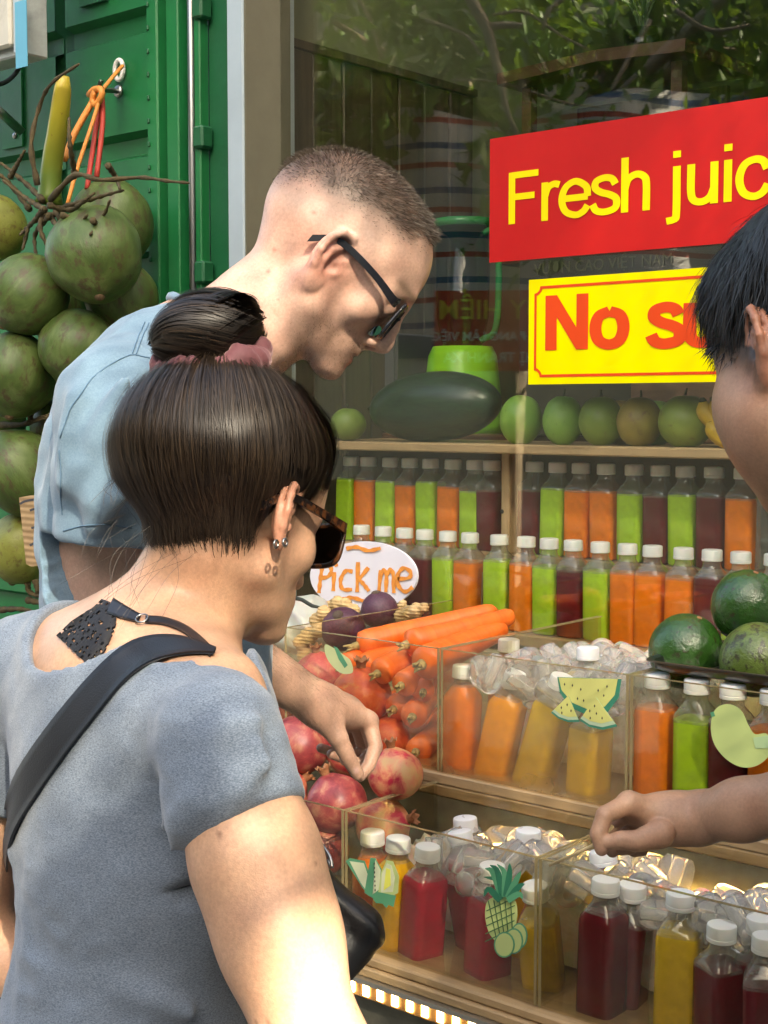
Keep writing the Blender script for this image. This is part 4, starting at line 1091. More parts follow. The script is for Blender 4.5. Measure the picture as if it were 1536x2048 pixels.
    for k in range(5):
        x0 = 976 + 12 * k; L.append(('line', [(x0, 1800), (x0 + 2, 1800), (x0 + 16 - 3 * k + 2, 1875), (x0 + 16 - 3 * k, 1875)], ln, False))
        y0 = 1806 + 15 * k; L.append(('line', [(974, y0 + 14), (974, y0 + 16.5), (1032, y0 - 10), (1032, y0 - 12.5)], ln, False))
    LV = [((1005, 1795), (1000, 1760), (972, 1752)), ((1008, 1790), (990, 1742), (975, 1735)), ((1010, 1790), (1000, 1740), (985, 1728)), ((1015, 1792), (1015, 1745), (1000, 1726)), ((1018, 1790), (1025, 1745), (1025, 1724)), ((1022, 1792), (1040, 1755), (1048, 1740)), ((1024, 1795), (1045, 1770), (1056, 1765)), ((1022, 1798), (1045, 1785), (1052, 1795)), ((1008, 1798), (985, 1775), (975, 1790))]
    for k, (a, b, c) in enumerate(LV):
        pl = smooth_path([a, b, c], 8); L.append(('leaf', stroke_pts(pl, np.array([12, 13, 13, 12, 10, 8, 5, 1.0])), (dg, mg)[k % 2], False))
    for k, (x, y) in enumerate(((1046, 1868), (1036, 1878), (1018, 1885))):
        e = [(x + (17 + 2 * k) * math.cos(t), y + 26 * math.sin(t)) for t in np.linspace(0, 6.28, 18, endpoint=False)]
        L.append(('slice_edge', e, mg, False)); L.append(('slice', [(x + (14 + 2 * k) * math.cos(t), y + 23 * math.sin(t)) for t in np.linspace(0, 6.28, 18, endpoint=False)], lg, False))
    sticker('pineapple with green leaves sticker on the lower acrylic box', L, YL)
    L = [('fruit', [(650, 1290), (664, 1294), (688, 1310), (702, 1322), (705, 1345), (680, 1345), (655, 1318)], skin_mat('papaya', (0.55, 0.60, 0.30)), True), ('leaf', [(668, 1292), (676, 1296), (696, 1330), (690, 1336), (678, 1318)], mg, False)]
    sticker('small fruit sticker on the carrot box above the pomegranates', L, YU)
stickers()

# ------------------------------------------------------------------ fruit helpers
def blob_vf(radii, nu=36, nv=22, fn=None):
    v, f = [], []
    for j in range(nv + 1):
        th = math.pi * j / nv
        for i in range(nu):
            ph = 2 * math.pi * i / nu
            v.append((math.sin(th) * math.cos(ph), math.sin(th) * math.sin(ph), math.cos(th)))
    v = np.array(v); r = np.ones(len(v)) if fn is None else fn(v)
    v = v * np.asarray(r)[:, None] * np.asarray(radii)
    for j in range(nv):
        for i in range(nu):
            a = j * nu + i; b = j * nu + (i + 1) % nu; f.append((a, a + nu, b + nu, b))
    return v, f
def fruit_mat(name, stops, scale=6, spots=None, rough=0.4, bump=0.1, gloss=0.5, bscale=60, streak=None):
    m = M(name); c = m.coord('Object', streak or (1, 1, 1))
    vec = m.N('ShaderNodeVectorMath', operation='ADD'); m.l.new(c, vec.inputs[0])
    oi = m.N('ShaderNodeObjectInfo'); m.l.new(oi.outputs['Random'], vec.inputs[1])
    sc3 = m.N('ShaderNodeVectorMath', operation='SCALE'); m.l.new(oi.outputs['Location'], sc3.inputs[0]); sc3.inputs['Scale'].default_value = 3.1
    ad2 = m.N('ShaderNodeVectorMath', operation='ADD'); m.l.new(vec.outputs[0], ad2.inputs[0]); m.l.new(sc3.outputs[0], ad2.inputs[1]); c = ad2.outputs[0]
    col = m.ramp(m.noise(scale, 5, 0.6, c, 0.4), stops)
    if spots:
        sp, s_sc, lo, hi = spots
        col = m.mix(col, sp, m.ramp(m.noise(s_sc, 5, 0.7, c), [(lo, 0.0), (hi, 0.85)]))
    m.set(Base_Color=col, Roughness=rough, Specular_IOR_Level=gloss)
    m.bump(m.noise(bscale, 4, 0.6, c), bump, 0.003); return m.m
def up_to(d): return Vector(d).to_track_quat('Z', 'Y').to_euler()

# pomegranates
POM = [fruit_mat('pomegranate_red', [(0.30, (0.40, 0.018, 0.035)), (0.50, (0.50, 0.07, 0.06)), (0.70, (0.56, 0.24, 0.12))], 2.4, ((0.16, 0.07, 0.03), 16, .64, .76), 0.42),
       fruit_mat('pomegranate_orange', [(0.30, (0.55, 0.05, 0.025)), (0.60, (0.66, 0.13, 0.04)), (0.8, (0.66, 0.33, 0.10))], 3, ((0.20, 0.08, 0.02), 16, .64, .76), 0.42),
       fruit_mat('pomegranate_pale', [(0.36, (0.45, 0.02, 0.05)), (0.50, (0.60, 0.22, 0.12)), (0.62, (0.55, 0.32, 0.14)), (0.8, (0.52, 0.33, 0.13))], 1.6, ((0.25, 0.10, 0.04), 14, .66, .78), 0.4),
       fruit_mat('pomegranate_dark', [(0.3, (0.15, 0.016, 0.025)), (0.52, (0.30, 0.05, 0.05)), (0.72, (0.45, 0.20, 0.12))], 2.2, ((0.08, 0.03, 0.02), 14, .64, .78), 0.38)]
CALYX = paint('calyx', (0.30, 0.12, 0.05), 0.7, 0.4, 30, 0.4, grime=(0.05, 0.025, 0.012))
def pom_mesh(mat, seed):
    def fn(d):
        z = d[:, 2]; a = np.arctan2(d[:, 1], d[:, 0])
        return 1 + 0.025 * np.cos(5 * a + seed) * (1 - z * z) + 0.10 * np.exp(-((1 - z) / 0.06) ** 1.0) - 0.05 * np.exp(-((1 + z) / 0.1)) + 0.02 * fbm(d, 2.2, seed)
    return mesh(*blob_vf((1, 1, 0.93), 40, 26, fn), mat)
def calyx_mesh():
    n = 30; v, f = [], []
    for j, (r, z) in enumerate(((0.16, 0.92), (0.15, 1.05), (0.19, 1.20), (0.25, 1.34), (0.22, 1.33), (0.14, 1.18), (0.05, 1.10))):
        for k in range(n):
            a = 2 * math.pi * k / n; tooth = (0.5 + 0.5 * math.cos(6 * a)) if j in (3, 4) else 0
            rr = r * (1 + 0.1 * tooth); v.append((rr * math.cos(a), rr * math.sin(a), z - 0.13 * (1 - tooth) * (1 if j in (3, 4) else 0)))
    for j in range(6):
        for k in range(n): a, b = j * n + k, j * n + (k + 1) % n; f.append((a, b, b + n, a + n))
    f.append(tuple(6 * n + k for k in range(n)))
    return mesh(v, f, CALYX)
def pomegranates():
    ms = [pom_mesh(POM[k], k) for k in range(4)]; cm = calyx_mesh()
    L = [(637, 1352, 50, 1.945, 0, (0, -0.15, 1), 'glossy crimson pomegranate with its crown pointing up by the ginger'),
         (722, 1392, 61, 1.925, 1, (0.1, -0.1, 1), 'large orange red pomegranate in front of the carrots'),
         (790, 1550, 56, 1.775, 2, (-0.15, -0.05, 1), 'pale pomegranate blushed pink resting on the box divider'),
         (672, 1608, 62, 1.715, 3, (-0.35, -0.15, 1), 'dark pomegranate with a purple flank beside the woman’s sleeve'),
         (596, 1490, 62, 1.76, 3, (0.3, 0.5, 1), 'dark red pomegranate behind the man’s forearm'),
         (705, 1505, 52, 1.82, 0, (-0.6, 0.3, 1), 'red pomegranate hidden behind the man’s fingers'),
         (765, 1652, 58, 1.745, 2, (0.8, 0.3, 0.3), 'tan pomegranate seen through the lower acrylic pane'),
         (640, 1700, 58, 1.70, 3, (-0.5, 0.4, 0.5), 'dark pomegranate low in the clear box by the woman’s arm'),
         (590, 1400, 56, 1.93, 3, (-0.5, 0.4, 1), 'shaded pomegranate between the man’s arm and the ginger'),
         (700, 1470, 55, 1.94, 1, (-0.5, 0.6, 0.5), 'orange pomegranate tucked under the large one'),
         (560, 1590, 58, 1.72, 0, (0.5, 0.6, 0.5), 'red pomegranate mostly behind the woman’s sleeve'),
         (775, 1480, 48, 1.93, 1, (0.4, 0.4, -0.6), 'small orange pomegranate below the carrots')]
    for px, py, rp, Y, k, up, lab in L:
        c = on_Y(px, py, Y); d = (c - CAM) @ cf; R = rp * d / FPX
        r = empty('pomegranate', c, lab, 'pomegranate', 'pomegranates', up_to(up)); r.scale = (R, R, R)
        obj('body', ms[k], r); obj('calyx', cm, r)
pomegranates()

# carrots
CAR = fruit_mat('carrot_skin', [(0.3, (0.74, 0.115, 0.012)), (0.7, (0.86, 0.175, 0.024))], 10, ((0.55, 0.22, 0.06), 80, .66, .78), 0.38, 0.25, streak=(1, 1, 7))
STUB = paint('carrot_stub', (0.42, 0.32, 0.13), 0.8, 0.4, 60, 0.5, grime=(0.12, 0.12, 0.04))
def carrot_mesh(seed, bend):
    R = random.Random(seed); prof = []
    n = 26
    for k in range(n + 1):
        t = k / n; r = 0.0235 * (1 - 0.42 * t ** 1.1) * (1 if t < 0.9 else math.sqrt(max(0, 1 - ((t - 0.9) / 0.1) ** 2)))
        if t < 0.06: r *= 0.45 + 0.55 * math.sin(t / 0.06 * math.pi / 2)
        r *= 1 + 0.012 * math.sin(t * 60 + seed) * R.random(); prof.append((r if 0 < k < n else 0, t * 0.27))
    v, f = lathe_vf(prof, 22); v = np.array(v)
    v[:, 0] += bend * np.sin(v[:, 2] / 0.27 * math.pi) ; v[:, :2] *= (1 + 0.05 * fbm(v, 30, seed))[:, None]
    return mesh(v, f, CAR)
def stub_mesh():
    v, f = lathe_vf([(0.0, 0.006), (0.0075, 0.004), (0.0065, -0.004), (0.0045, -0.008), (0, -0.007)], 12); v = [np.array(q) for q in v]; f = list(f)
    for k in range(7):
        a = k * 0.9; p = np.array((math.cos(a), math.sin(a), 0)) * 0.0035
        tv, tf = tube_vf([p + V(0, 0, -0.006), p * 1.5 + V(0, 0, -0.015 - 0.004 * (k % 3))], [0.0024, 0.0012], 5)
        o = len(v); v += tv; f += [tuple(i + o for i in q) for q in tf]
    return mesh(v, f, STUB)
def carrots():
    ms = [carrot_mesh(k, b) for k, b in enumerate((0.0, 0.012, -0.010))]; sm = stub_mesh()
    # head px,py,Y  ->  tip px,py,Y  (world axis), thickness
    L = [(712, 1292, 1.985, 1004, 1217, 2.25, 1.15, 'long carrot at the top of the pile with its tip pointing at the bottles'),
         (752, 1290, 2.03, 985, 1222, 2.31, 1.05, 'long carrot second from the top, half hidden behind the top one'),
         (812, 1290, 1.955, 1022, 1232, 2.17, 1.2, 'thick carrot whose blunt tip ends above the fogged box'),
         (842, 1330, 1.90, 1010, 1255, 2.15, 1.35, 'stout carrot nearest the fogged box with a pale leafy stub'),
         (768, 1348, 1.905, 830, 1290, 2.20, 1.25, 'carrot head with a round stub above the big pomegranate'),
         (815, 1372, 1.905, 870, 1320, 2.20, 1.2, 'carrot head with a dark stub right below the price tape'),
         (700, 1330, 1.96, 780, 1290, 2.25, 1.1, 'carrot head behind the small fruit sticker'),
         (735, 1335, 1.96, 820, 1300, 2.25, 1.1, 'carrot in the second layer behind the big pomegranate'),
         (800, 1420, 1.925, 850, 1370, 2.2, 1.3, 'shaded carrot against the acrylic side pane'),
         (838, 1435, 1.91, 870, 1380, 2.2, 1.25, 'carrot with stringy rootlets at its head'),
         (805, 1500, 1.93, 850, 1440, 2.2, 1.3, 'carrot low in the pile above the pale pomegranate'),
         (845, 1505, 1.905, 872, 1450, 2.2, 1.2, 'lowest carrot beside the fogged box'),
         (760, 1425, 1.955, 800, 1380, 2.2, 1.2, 'carrot wedged behind the big pomegranate'),
         (860, 1385, 1.93, 872, 1340, 2.2, 1.1, 'carrot squeezed against the fogged box pane')]
    for k, (x0, y0, Y0, x1, y1, Y1, s, lab) in enumerate(L):
        if k >= 4: x0 = x0 - 14; s *= .86; x1, y1, Y1 = min(x0 + 125, 868), y0 - 55, Y0 + .15
        a = on_Y(x0, y0, Y0); b = on_Y(x1, y1, Y1); d = b - a; Ln = np.linalg.norm(d)
        if a[0] > XC[1] - 0.03 and a[2] < 1.10: a[0] = XC[1] - 0.032; b[0] = min(b[0], XC[1] - 0.03)
        Ln = np.linalg.norm(b - a)
        r = empty('carrot', a, lab, 'carrot', 'carrots', up_to(b - a)); r.scale = (s, s, max(min(Ln, 0.30), 0.24) / 0.27)
        obj('root', ms[k % 3], r); obj('stub', sm, r)
carrots()

# beetroots, ginger, wrapped bundle
def beets():
    mt = fruit_mat('beet_skin', [(0.3, (0.045, 0.012, 0.03)), (0.7, (0.10, 0.035, 0.06))], 9, ((0.14, 0.09, 0.07), 50, .58, .78), 0.38, 0.3)
    def fn(d): return 1 + 0.03 * fbm(d, 2.5, 3) + 0.06 * np.exp(-((1 - d[:, 2]) / 0.05))
    me = mesh(*blob_vf((1, 1, .97), 36, 24, fn), mt)
    top = paint('beet_crown', (0.09, 0.06, 0.04), 0.8, 0.4, 40, 0.5)
    for px, py, rp, Y, up, lab in ((686, 1258, 45, 2.06, (0.2, -0.5, 0.6), 'purple beetroot lying against the ginger'), (759, 1221, 38, 2.22, (-0.1, -0.2, 1), 'darker beetroot in front of the oval sign')):
        c = on_Y(px, py, Y); d = (c - CAM) @ cf; R = rp * d / FPX
        r = empty('beetroot', c, lab, 'beetroot', 'beetroots', up_to(up)); r.scale = (R, R, R)
        obj('root', me, r); v, f = lathe_vf([(0.26, 0.93), (0.24, 1.02), (0.15, 1.07), (0, 1.06)], 14); obj('crown', mesh(v, f, top), r)
beets()
def ginger():
    mt = fruit_mat('ginger_skin', [(0.3, (0.42, 0.27, 0.11)), (0.7, (0.66, 0.48, 0.24))], 25, ((0.20, 0.12, 0.05), 60, .58, .75), 0.7, 0.5, bscale=120)
    def one(lab, lobes, Y):
        P = [(on_Y(x, y, Y + dy), rr) for x, y, rr, dy in lobes]; c0 = np.mean([p for p, _ in P], axis=0)
        Q = [(p - c0, rr * 2.75 / FPX) for p, rr in P]
        def f(p):
            d = None
            for i, (q, rr) in enumerate(Q):
                e = sd_sphere(p, q, rr); d = e if d is None else smin(d, e, 0.006)
                if i: e = sd_cone(p, Q[i - 1][0], q, rr * .75, rr * .75); d = smin(d, e, 0.006)
            return d + 0.0012 * np.sin(p[:, 2] * 900 + 3 * fbm(p, 60, 1)) + 0.0015 * fbm(p, 120, 2)
        A = np.array([q for q, _ in Q]); lo = A.min(0) - 0.03; hi = A.max(0) + 0.03
        v, q = surface_nets(f, lo, hi, 0.0022)
        o = obj('ginger_root', mesh_np(v, q, mt), None, c0); tag(o, lab, 'ginger', 'ginger roots')
    one('knobbly ginger root standing upright beside the beetroot', [(622, 1340, 14, 0), (610, 1310, 17, 0), (600, 1285, 12, -.01), (618, 1272, 18, 0), (640, 1260, 15, 0), (632, 1240, 13, .01), (648, 1225, 15, .01)], 2.03)
    one('ginger root peeking over the beetroots before the oval sign', [(660, 1212, 12, 0), (675, 1206, 15, 0), (692, 1209, 14, 0), (708, 1220, 13, 0)], 2.24)
    one('stubby ginger root lying above the carrots', [(800, 1232, 12, 0), (815, 1226, 14, 0), (833, 1220, 15, 0), (848, 1215, 10, 0)], 2.22)
    one('small ginger knob behind the darker beetroot', [(790, 1222, 10, 0), (802, 1214, 10, 0), (806, 1206, 7, 0)], 2.27)
ginger()
def bundle():
    c = on_Y(585, 1262, 2.12)
    def f(p):
        d = smin(sd_ell(p, (0, 0, 0), (0.09, 0.06, 0.05)), sd_ell(p, (0.02, 0.02, 0.03), (0.055, 0.05, 0.045)), 0.02)
        return d + 0.004 * np.sin(p @ np.array((60, 30, 90.)) + 2 * fbm(p, 14, 2)) + 0.006 * fbm(p, 22, 5)
    v, q = surface_nets(f, (-.12, -.09, -.08), (.12, .09, .11), 0.004)
    o = obj('plastic_bag', mesh_np(v, q, M('pale_plastic').set(Base_Color=(0.42, 0.43, 0.38), Roughness=0.3, Subsurface_Weight=0.3, Subsurface_Scale=0.02).m), None, c)
    tag(o, 'crumpled pale plastic bag behind the ginger', 'bag')
    t = empty('twig', c + V(0, -0.06, 0.02), 'thin dark twig lying by the plastic bag', 'twig')
    tube('stem', [on_Y(585, 1195, 2.06), on_Y(605, 1200, 2.05), on_Y(625, 1212, 2.04), on_Y(645, 1216, 2.04)], [0.005, 0.004, 0.004, 0.002], simple('twig', (0.03, 0.035, 0.025), 0.7), t, 7)
bundle()

# fruit on the top shelf
def shelf_fruit():
    G = fruit_mat('guava_skin', [(0.3, (0.16, 0.34, 0.05)), (0.7, (0.26, 0.44, 0.08))], 8, ((0.10, 0.16, 0.03), 90, .6, .75), 0.4, 0.3)
    G2 = fruit_mat('mango_green', [(0.3, (0.13, 0.22, 0.03)), (0.7, (0.24, 0.30, 0.05))], 7, ((0.12, 0.07, 0.02), 60, .58, .75), 0.45, 0.15)
    G3 = fruit_mat('mango_ripe', [(0.3, (0.22, 0.20, 0.03)), (0.55, (0.30, 0.22, 0.05)), (0.75, (0.22, 0.07, 0.04))], 5, ((0.14, 0.05, 0.03), 40, .56, .75), 0.45, 0.12)
    stemm = simple('fruit_stem', (0.04, 0.045, 0.015), 0.8)
    def fn(s):
        return lambda d: 1 + 0.05 * d[:, 2] * -1 + 0.03 * fbm(d, 2.0, s) - 0.05 * np.exp(-((1 - d[:, 2]) / 0.05))
    L = [(1042, 837, 43, 51, G, 'bright green guava at the post end of the top shelf'), (1126, 838, 41, 51, G, 'green guava second from the watermelon'), (1203, 843, 46, 51, G2, 'dull green mango in the middle of the top shelf'), (1279, 843, 46, 51, G3, 'reddish brown mango on the top shelf'), (1372, 845, 56, 54, G2, 'wide olive mango beside the bananas'), (696, 848, 36, 34, G2, 'dark green mango behind the woman’s forehead')]
    for k, (px, py, rx, rz, mt, lab) in enumerate(L):
        c = on_Y(px, py, 2.50); d = (c - CAM) @ cf; s = d / FPX
        c[2] = 1.4285 + rz * s * 0.985
        r = empty('shelf_fruit', c, lab, 'fruit', 'fruit on the top shelf', (random.uniform(-.05, .05), random.uniform(-.05, .05), random.uniform(0, 6)))
        obj('flesh', mesh(*blob_vf((rx * s, rx * s, rz * s), 32, 22, fn(k)), mt), r)
        v, f = tube_vf([(0, 0, rz * s * 0.93), (0.001, 0, rz * s * 1.05), (0.003, 0.001, rz * s * 1.18)], [0.0028, 0.0022, 0.0018], 7); obj('stem', mesh(v, f, stemm), r)
    # second fruit rank glimpsed behind
    for k, (px, py) in enumerate(((1310, 795), (1240, 852))):
        c = on_Y(px, py, 2.62); r = empty('shelf_fruit', (c[0], 2.62, 1.428 + 0.048), ('green fruit glimpsed behind the mangoes', 'yellow fruit glimpsed low between the mangoes')[k], 'fruit', 'fruit on the top shelf')
        obj('flesh', mesh(*blob_vf((.05, .05, .048), 28, 18, fn(k + 9)), (G, G3)[k]), r)
    wm = M('watermelon_rind'); c = wm.coord('Object', (1, 1, 1))
    n = wm.noise(7, 6, 0.7, wm.coord('Object', (1.2, 9, 9)), 1.5)
    wm.set(Base_Color=wm.ramp(n, [(0.35, (0.008, 0.022, 0.012)), (0.55, (0.016, 0.045, 0.022)), (0.75, (0.03, 0.075, 0.03))]), Roughness=0.32)
    c = on_Y(868, 820, 2.53); s = ((c - CAM) @ cf) / FPX
    c[2] = 1.4285 + 70 * s
    r = empty('watermelon', c, 'big dark green watermelon lying on the top shelf', 'watermelon', None, (0, -0.06, 0.0))
    obj('rind', mesh(*blob_vf((0.180, 0.085, 70 * s), 44, 28, lambda d: 1 + 0.012 * fbm(d, 2.5, 4)), wm.m), r)
    v, f = tube_vf([(-0.178, 0, 0), (-0.19, 0, 0.004), (-0.2, 0.004, 0.008)], [0.006, 0.004, 0.003], 7); obj('stem', mesh(v, f, stemm), r)
    # bananas
    bn = fruit_mat('banana_skin', [(0.3, (0.55, 0.33, 0.02)), (0.7, (0.66, 0.42, 0.04))], 8, ((0.06, 0.03, 0.01), 70, .64, .74), 0.45, 0.1)
    tip = simple('banana_tip', (0.05, 0.05, 0.012), 0.8)
    r = empty('banana_bunch', on_Y(1440, 850, 2.47), 'bunch of small ripe bananas at the end of the top shelf', 'bananas')
    for pts in ([(1405, 800), (1412, 825), (1432, 845), (1462, 858)], [(1425, 798), (1440, 825), (1465, 845), (1500, 850)], [(1420, 840), (1430, 862), (1452, 880), (1485, 888)], [(1452, 862), (1465, 880), (1490, 888), (1525, 882)]):
        W = np.array([on_Y(x, y, 2.468 + 0.006 * k) for k, (x, y) in enumerate(pts)]); p = smooth_path(W, 12) - np.array(r.location)
        v, f = tube_vf(p, np.array([.006, .011, .0155, .0175, .018, .018, .018, .0175, .017, .0155, .012, .006]), 8); o = obj('banana', mesh(v, f, bn), r)
        v, f = tube_vf([p[0] + (p[0] - p[1]) * .6, p[0], p[1]], [.004, .007, .0095], 8); obj('tip', mesh(v, f, tip), o)
shelf_fruit()

def avocados():
    mt = fruit_mat('avocado_skin', [(0.3, (0.010, 0.040, 0.006)), (0.7, (0.030, 0.100, 0.012))], 7, ((0.03, 0.02, 0.01), 75, .56, .66), 0.24, 0.7, 0.7, 110)
    mt2 = fruit_mat('avocado_speckled', [(0.3, (0.05, 0.085, 0.012)), (0.7, (0.12, 0.17, 0.03))], 7, ((0.02, 0.012, 0.008), 85, .50, .58), 0.33, 0.7, 0.6, 110)
    L = [(1370, 1305, 74, 76, 2.0, mt, 'glossy dark green avocado at the rim of the steel tray'), (1492, 1215, 70, 74, 2.06, mt, 'glossy green avocado on top of the other two'), (1512, 1322, 74, 76, 1.965, mt2, 'speckled avocado at the front of the steel tray')]
    for k, (px, py, a, b, Y, m_, lab) in enumerate(L):
        c = on_Y(px, py, Y); s = ((c - CAM) @ cf) / FPX
        r = empty('avocado', c, lab, 'avocado', 'avocados', (0.3 * k, 0.4 - 0.3 * k, k))
        obj('skin', mesh(*blob_vf((a * s, a * s, b * s), 36, 24, lambda d: 1 + 0.04 * d[:, 2] + 0.02 * fbm(d, 2, k)), m_), r)
        v, f = lathe_vf([(0, b * s * 1.06), (0.004, b * s * 1.055), (0.005, b * s * 1.02), (0, b * s * 1.0)], 10); obj('stem', mesh(v, f, CALYX), r)
    st = M('tray_steel').set(Base_Color=(0.16, 0.16, 0.16), Metallic=1.0, Roughness=0.28).m
    a = on_Y(1287, 1352, 1.90)
    x0, x1, y0, y1, z0, z1 = a[0], -0.62, 1.885, 2.14, 1.1035, 1.122
    v, f = [], []
    def ring(e, z, rad, n=8):
        o = []
        for cx, cy_, a0 in ((x1 - e, y1 - e, 0), (x0 + e, y1 - e, 90), (x0 + e, y0 + e, 180), (x1 - e, y0 + e, 270)):
            sx, sy = (1 if a0 in (0, 270) else -1), (1 if a0 in (0, 90) else -1)
            for k in range(n):
                t = math.radians(a0 + 90 * k / (n - 1)); o.append((cx - sx * rad + rad * math.cos(t), cy_ - sy * rad + rad * math.sin(t), z))
        return o
    prof = [(0.028, z0, .01), (0.014, z0 + 0.006, .02), (0.010, z1 - 0.002, .025), (0.002, z1, .03), (0.0, z1 - 0.001, .03), (0.0, z1 - 0.003, .03), (0.009, z1 - 0.004, .025), (0.013, z0 + 0.004, .02), (0.028, z0 - 0.002, .01)]
    L_ = 0
    for e, z, rad in prof: rr = ring(e, z, rad); L_ = len(rr); v += rr
    for j in range(len(prof) - 1):
        for k in range(L_): p, q = j * L_ + k, j * L_ + (k + 1) % L_; f.append((p, q, q + L_, p + L_))
    f.append(tuple(range(L_))); f.append(tuple((len(prof) - 1) * L_ + k for k in range(L_))[::-1])
    o = np.array(((x0 + x1) / 2, (y0 + y1) / 2, z0)); me = mesh(np.array(v) - o, f, st); me.set_sharp_from_angle(angle=0.9)
    tag(obj('steel_tray', me, None, o), 'shallow steel tray holding the avocados', 'tray')
avocados()

# ------------------------------------------------------------------ coconuts
def coconuts():
    mts = [fruit_mat('coconut_husk', [(0.25, (0.036, 0.066, 0.013)), (0.5, (0.070, 0.115, 0.025)), (0.75, (0.135, 0.185, 0.062))], 2.2, ((0.07, 0.045, 0.022), 4.5, .51, .63), 0.45, 0.35, 0.4, 14, streak=(1, 1, .45)),
           fruit_mat('coconut_husk_yellow', [(0.25, (0.15, 0.16, 0.025)), (0.6, (0.20, 0.22, 0.045)), (0.8, (0.27, 0.28, 0.09))], 2.2, ((0.09, 0.05, 0.02), 3.6, .53, .68), 0.45, 0.35, 0.4, 14)]
    tipm = paint('husk_tip', (0.16, 0.10, 0.05), 0.9, 0.5, 60, 0.6)
    def fn(s):
        def g(d):
            a = np.arctan2(d[:, 1], d[:, 0]); z = d[:, 2]
            return 1 + 0.075 * np.cos(3 * a + s) * (1 - z * z) * (0.6 + 0.4 * z) - 0.07 * z * z * (z < 0) + 0.05 * fbm(d, 1.4, s) + 0.012 * fbm(d, 6, s + 3) + 0.05 * np.exp(-((1 + z) / 0.03))
        return g
    ms = [mesh(*blob_vf((1, 1, 1.02), 44, 28, fn(k)), mts[k % 2 if k == 3 else 0]) for k in range(4)]; ms[3].materials.clear(); ms[3].materials.append(mts[1])
    v, f = lathe_vf([(0.12, -0.985), (0.10, -1.02), (0.05, -1.05), (0, -1.05)], 14); tm = mesh(v, f, tipm)
    L = [(192, 512, 87, 2.07, 0, (-0.5, 0.3, 1), 'large green coconut under the yellow cut stalk'), (58, 592, 77, 2.02, 1, (0.4, 0.7, 0.9), 'green coconut with a pale scuffed tip, left of the large one'),
         (226, 448, 80, 2.18, 2, (-0.4, 0, 1), 'shaded coconut behind the large green one'), (-12, 458, 62, 2.10, 3, (0.3, 0, 1), 'yellowish coconut cut by the photo edge at the stalk'),
         (155, 698, 72, 2.08, 2, (0.2, 0.4, 1), 'coconut half hidden behind the man’s shoulder'), (28, 752, 80, 2.02, 0, (-0.2, 0.3, 1), 'dark olive coconut in the lowest tier of the upper bunch'),
         (245, 600, 66, 2.20, 1, (-0.3, 0, 1), 'dark coconut in shadow by the container post'), (110, 620, 60, 2.2, 2, (0, 0, 1), 'coconut deep in the middle of the bunch'),
         (40, 945, 80, 2.04, 1, (0.2, 0.5, -1), 'coconut with a brown bruise above the cardboard tag'), (42, 1098, 64, 2.06, 3, (0.2, 0.2, 1), 'yellow green coconut behind the cardboard tag'),
         (120, 860, 60, 2.16, 0, (0, 0, 1), 'coconut tucked between the two bunches behind the man'), (-25, 850, 70, 2.12, 2, (0, 0, 1), 'coconut at the photo edge between the bunches'), (140, 1000, 64, 2.16, 0, (0.3, 0, 1), 'coconut hidden behind the man’s back'),
         (38, 1925, 60, 1.86, 3, (0, 0.3, 1), 'coconut in the dark crate behind the woman’s hip'), (-22, 1930, 62, 1.90, 0, (0, 0.3, 1), 'green coconut in the crate at the bottom corner')]
    for px, py, rp, Y, k, up, lab in L:
        c = on_Y(px, py, Y); R = rp * 1.07 * ((c - CAM) @ cf) / FPX
        r = empty('coconut', c, lab, 'coconut', 'green coconuts', up_to(up)); r.scale = (R * random.uniform(.95, 1.04), R * random.uniform(.95, 1.04), R * random.uniform(.98, 1.08))
        obj('husk', ms[k], r); obj('tip', tm, r)
    # cut stalk with dry spikelets
    st = M('stalk'); cc = st.N('ShaderNodeTexCoord'); sx = st.N('ShaderNodeSeparateXYZ'); st.l.new(cc.outputs['Object'], sx.inputs[0])
    col = st.ramp(st.math('ADD', st.math('MULTIPLY', sx.outputs[2], 2.4), 0.30), [(0.15, (0.10, 0.16, 0.02)), (0.5, (0.35, 0.30, 0.02)), (0.8, (0.60, 0.42, 0.05))])
    col = st.mix(col, (0.15, 0.05, 0.02), st.ramp(st.noise(26, 4, 0.7, st.coord()), [(0.64, 0.0), (0.72, 0.9)])); st.set(Base_Color=col, Roughness=0.4)
    Y = 2.06
    b = on_Y(105, 300, Y)
    r = empty('coconut_stalk', b, 'yellow green cut stalk with dry brown spikelets above the coconuts', 'stalk')
    tube('stem', smooth_path([on_Y(98, 410, Y), on_Y(104, 330, Y), on_Y(118, 240, Y - .01), on_Y(128, 152, Y - .02)], 12), np.array([.034, .028, .026, .025, .024, .024, .023, .023, .022, .021, .019, .012]), st.m, r, 12)
    dry = paint('dry_spikelet', (0.075, 0.055, 0.022), 0.9, 0.4, 50, 0.6)
    SP = [[(75, 370), (62, 290), (80, 210), (105, 165), (158, 128)], [(85, 400), (55, 370), (20, 340), (0, 325)], [(90, 420), (50, 395), (5, 360)], [(100, 400), (150, 350), (200, 360), (280, 355), (335, 362), (378, 366)], [(150, 350), (140, 290), (138, 235)], [(110, 420), (160, 405), (205, 392), (248, 380)], [(120, 430), (170, 440), (205, 432), (220, 400)], [(185, 440), (192, 450), (180, 470)], [(95, 430), (60, 450), (45, 500)], [(100, 430), (70, 470), (75, 530)], [(60, 420), (30, 380), (0, 350), (-20, 345)], [(110, 425), (130, 455), (115, 500)], [(215, 330), (232, 355), (240, 378)], [(95, 410), (140, 420), (170, 400), (190, 385)], [(20, 355), (50, 300)],
          [(100, 430), (115, 450), (150, 452), (175, 430)], [(90, 425), (80, 455), (95, 490), (120, 510)], [(85, 420), (70, 440), (50, 460), (40, 470)]]
    R = random.Random(4)
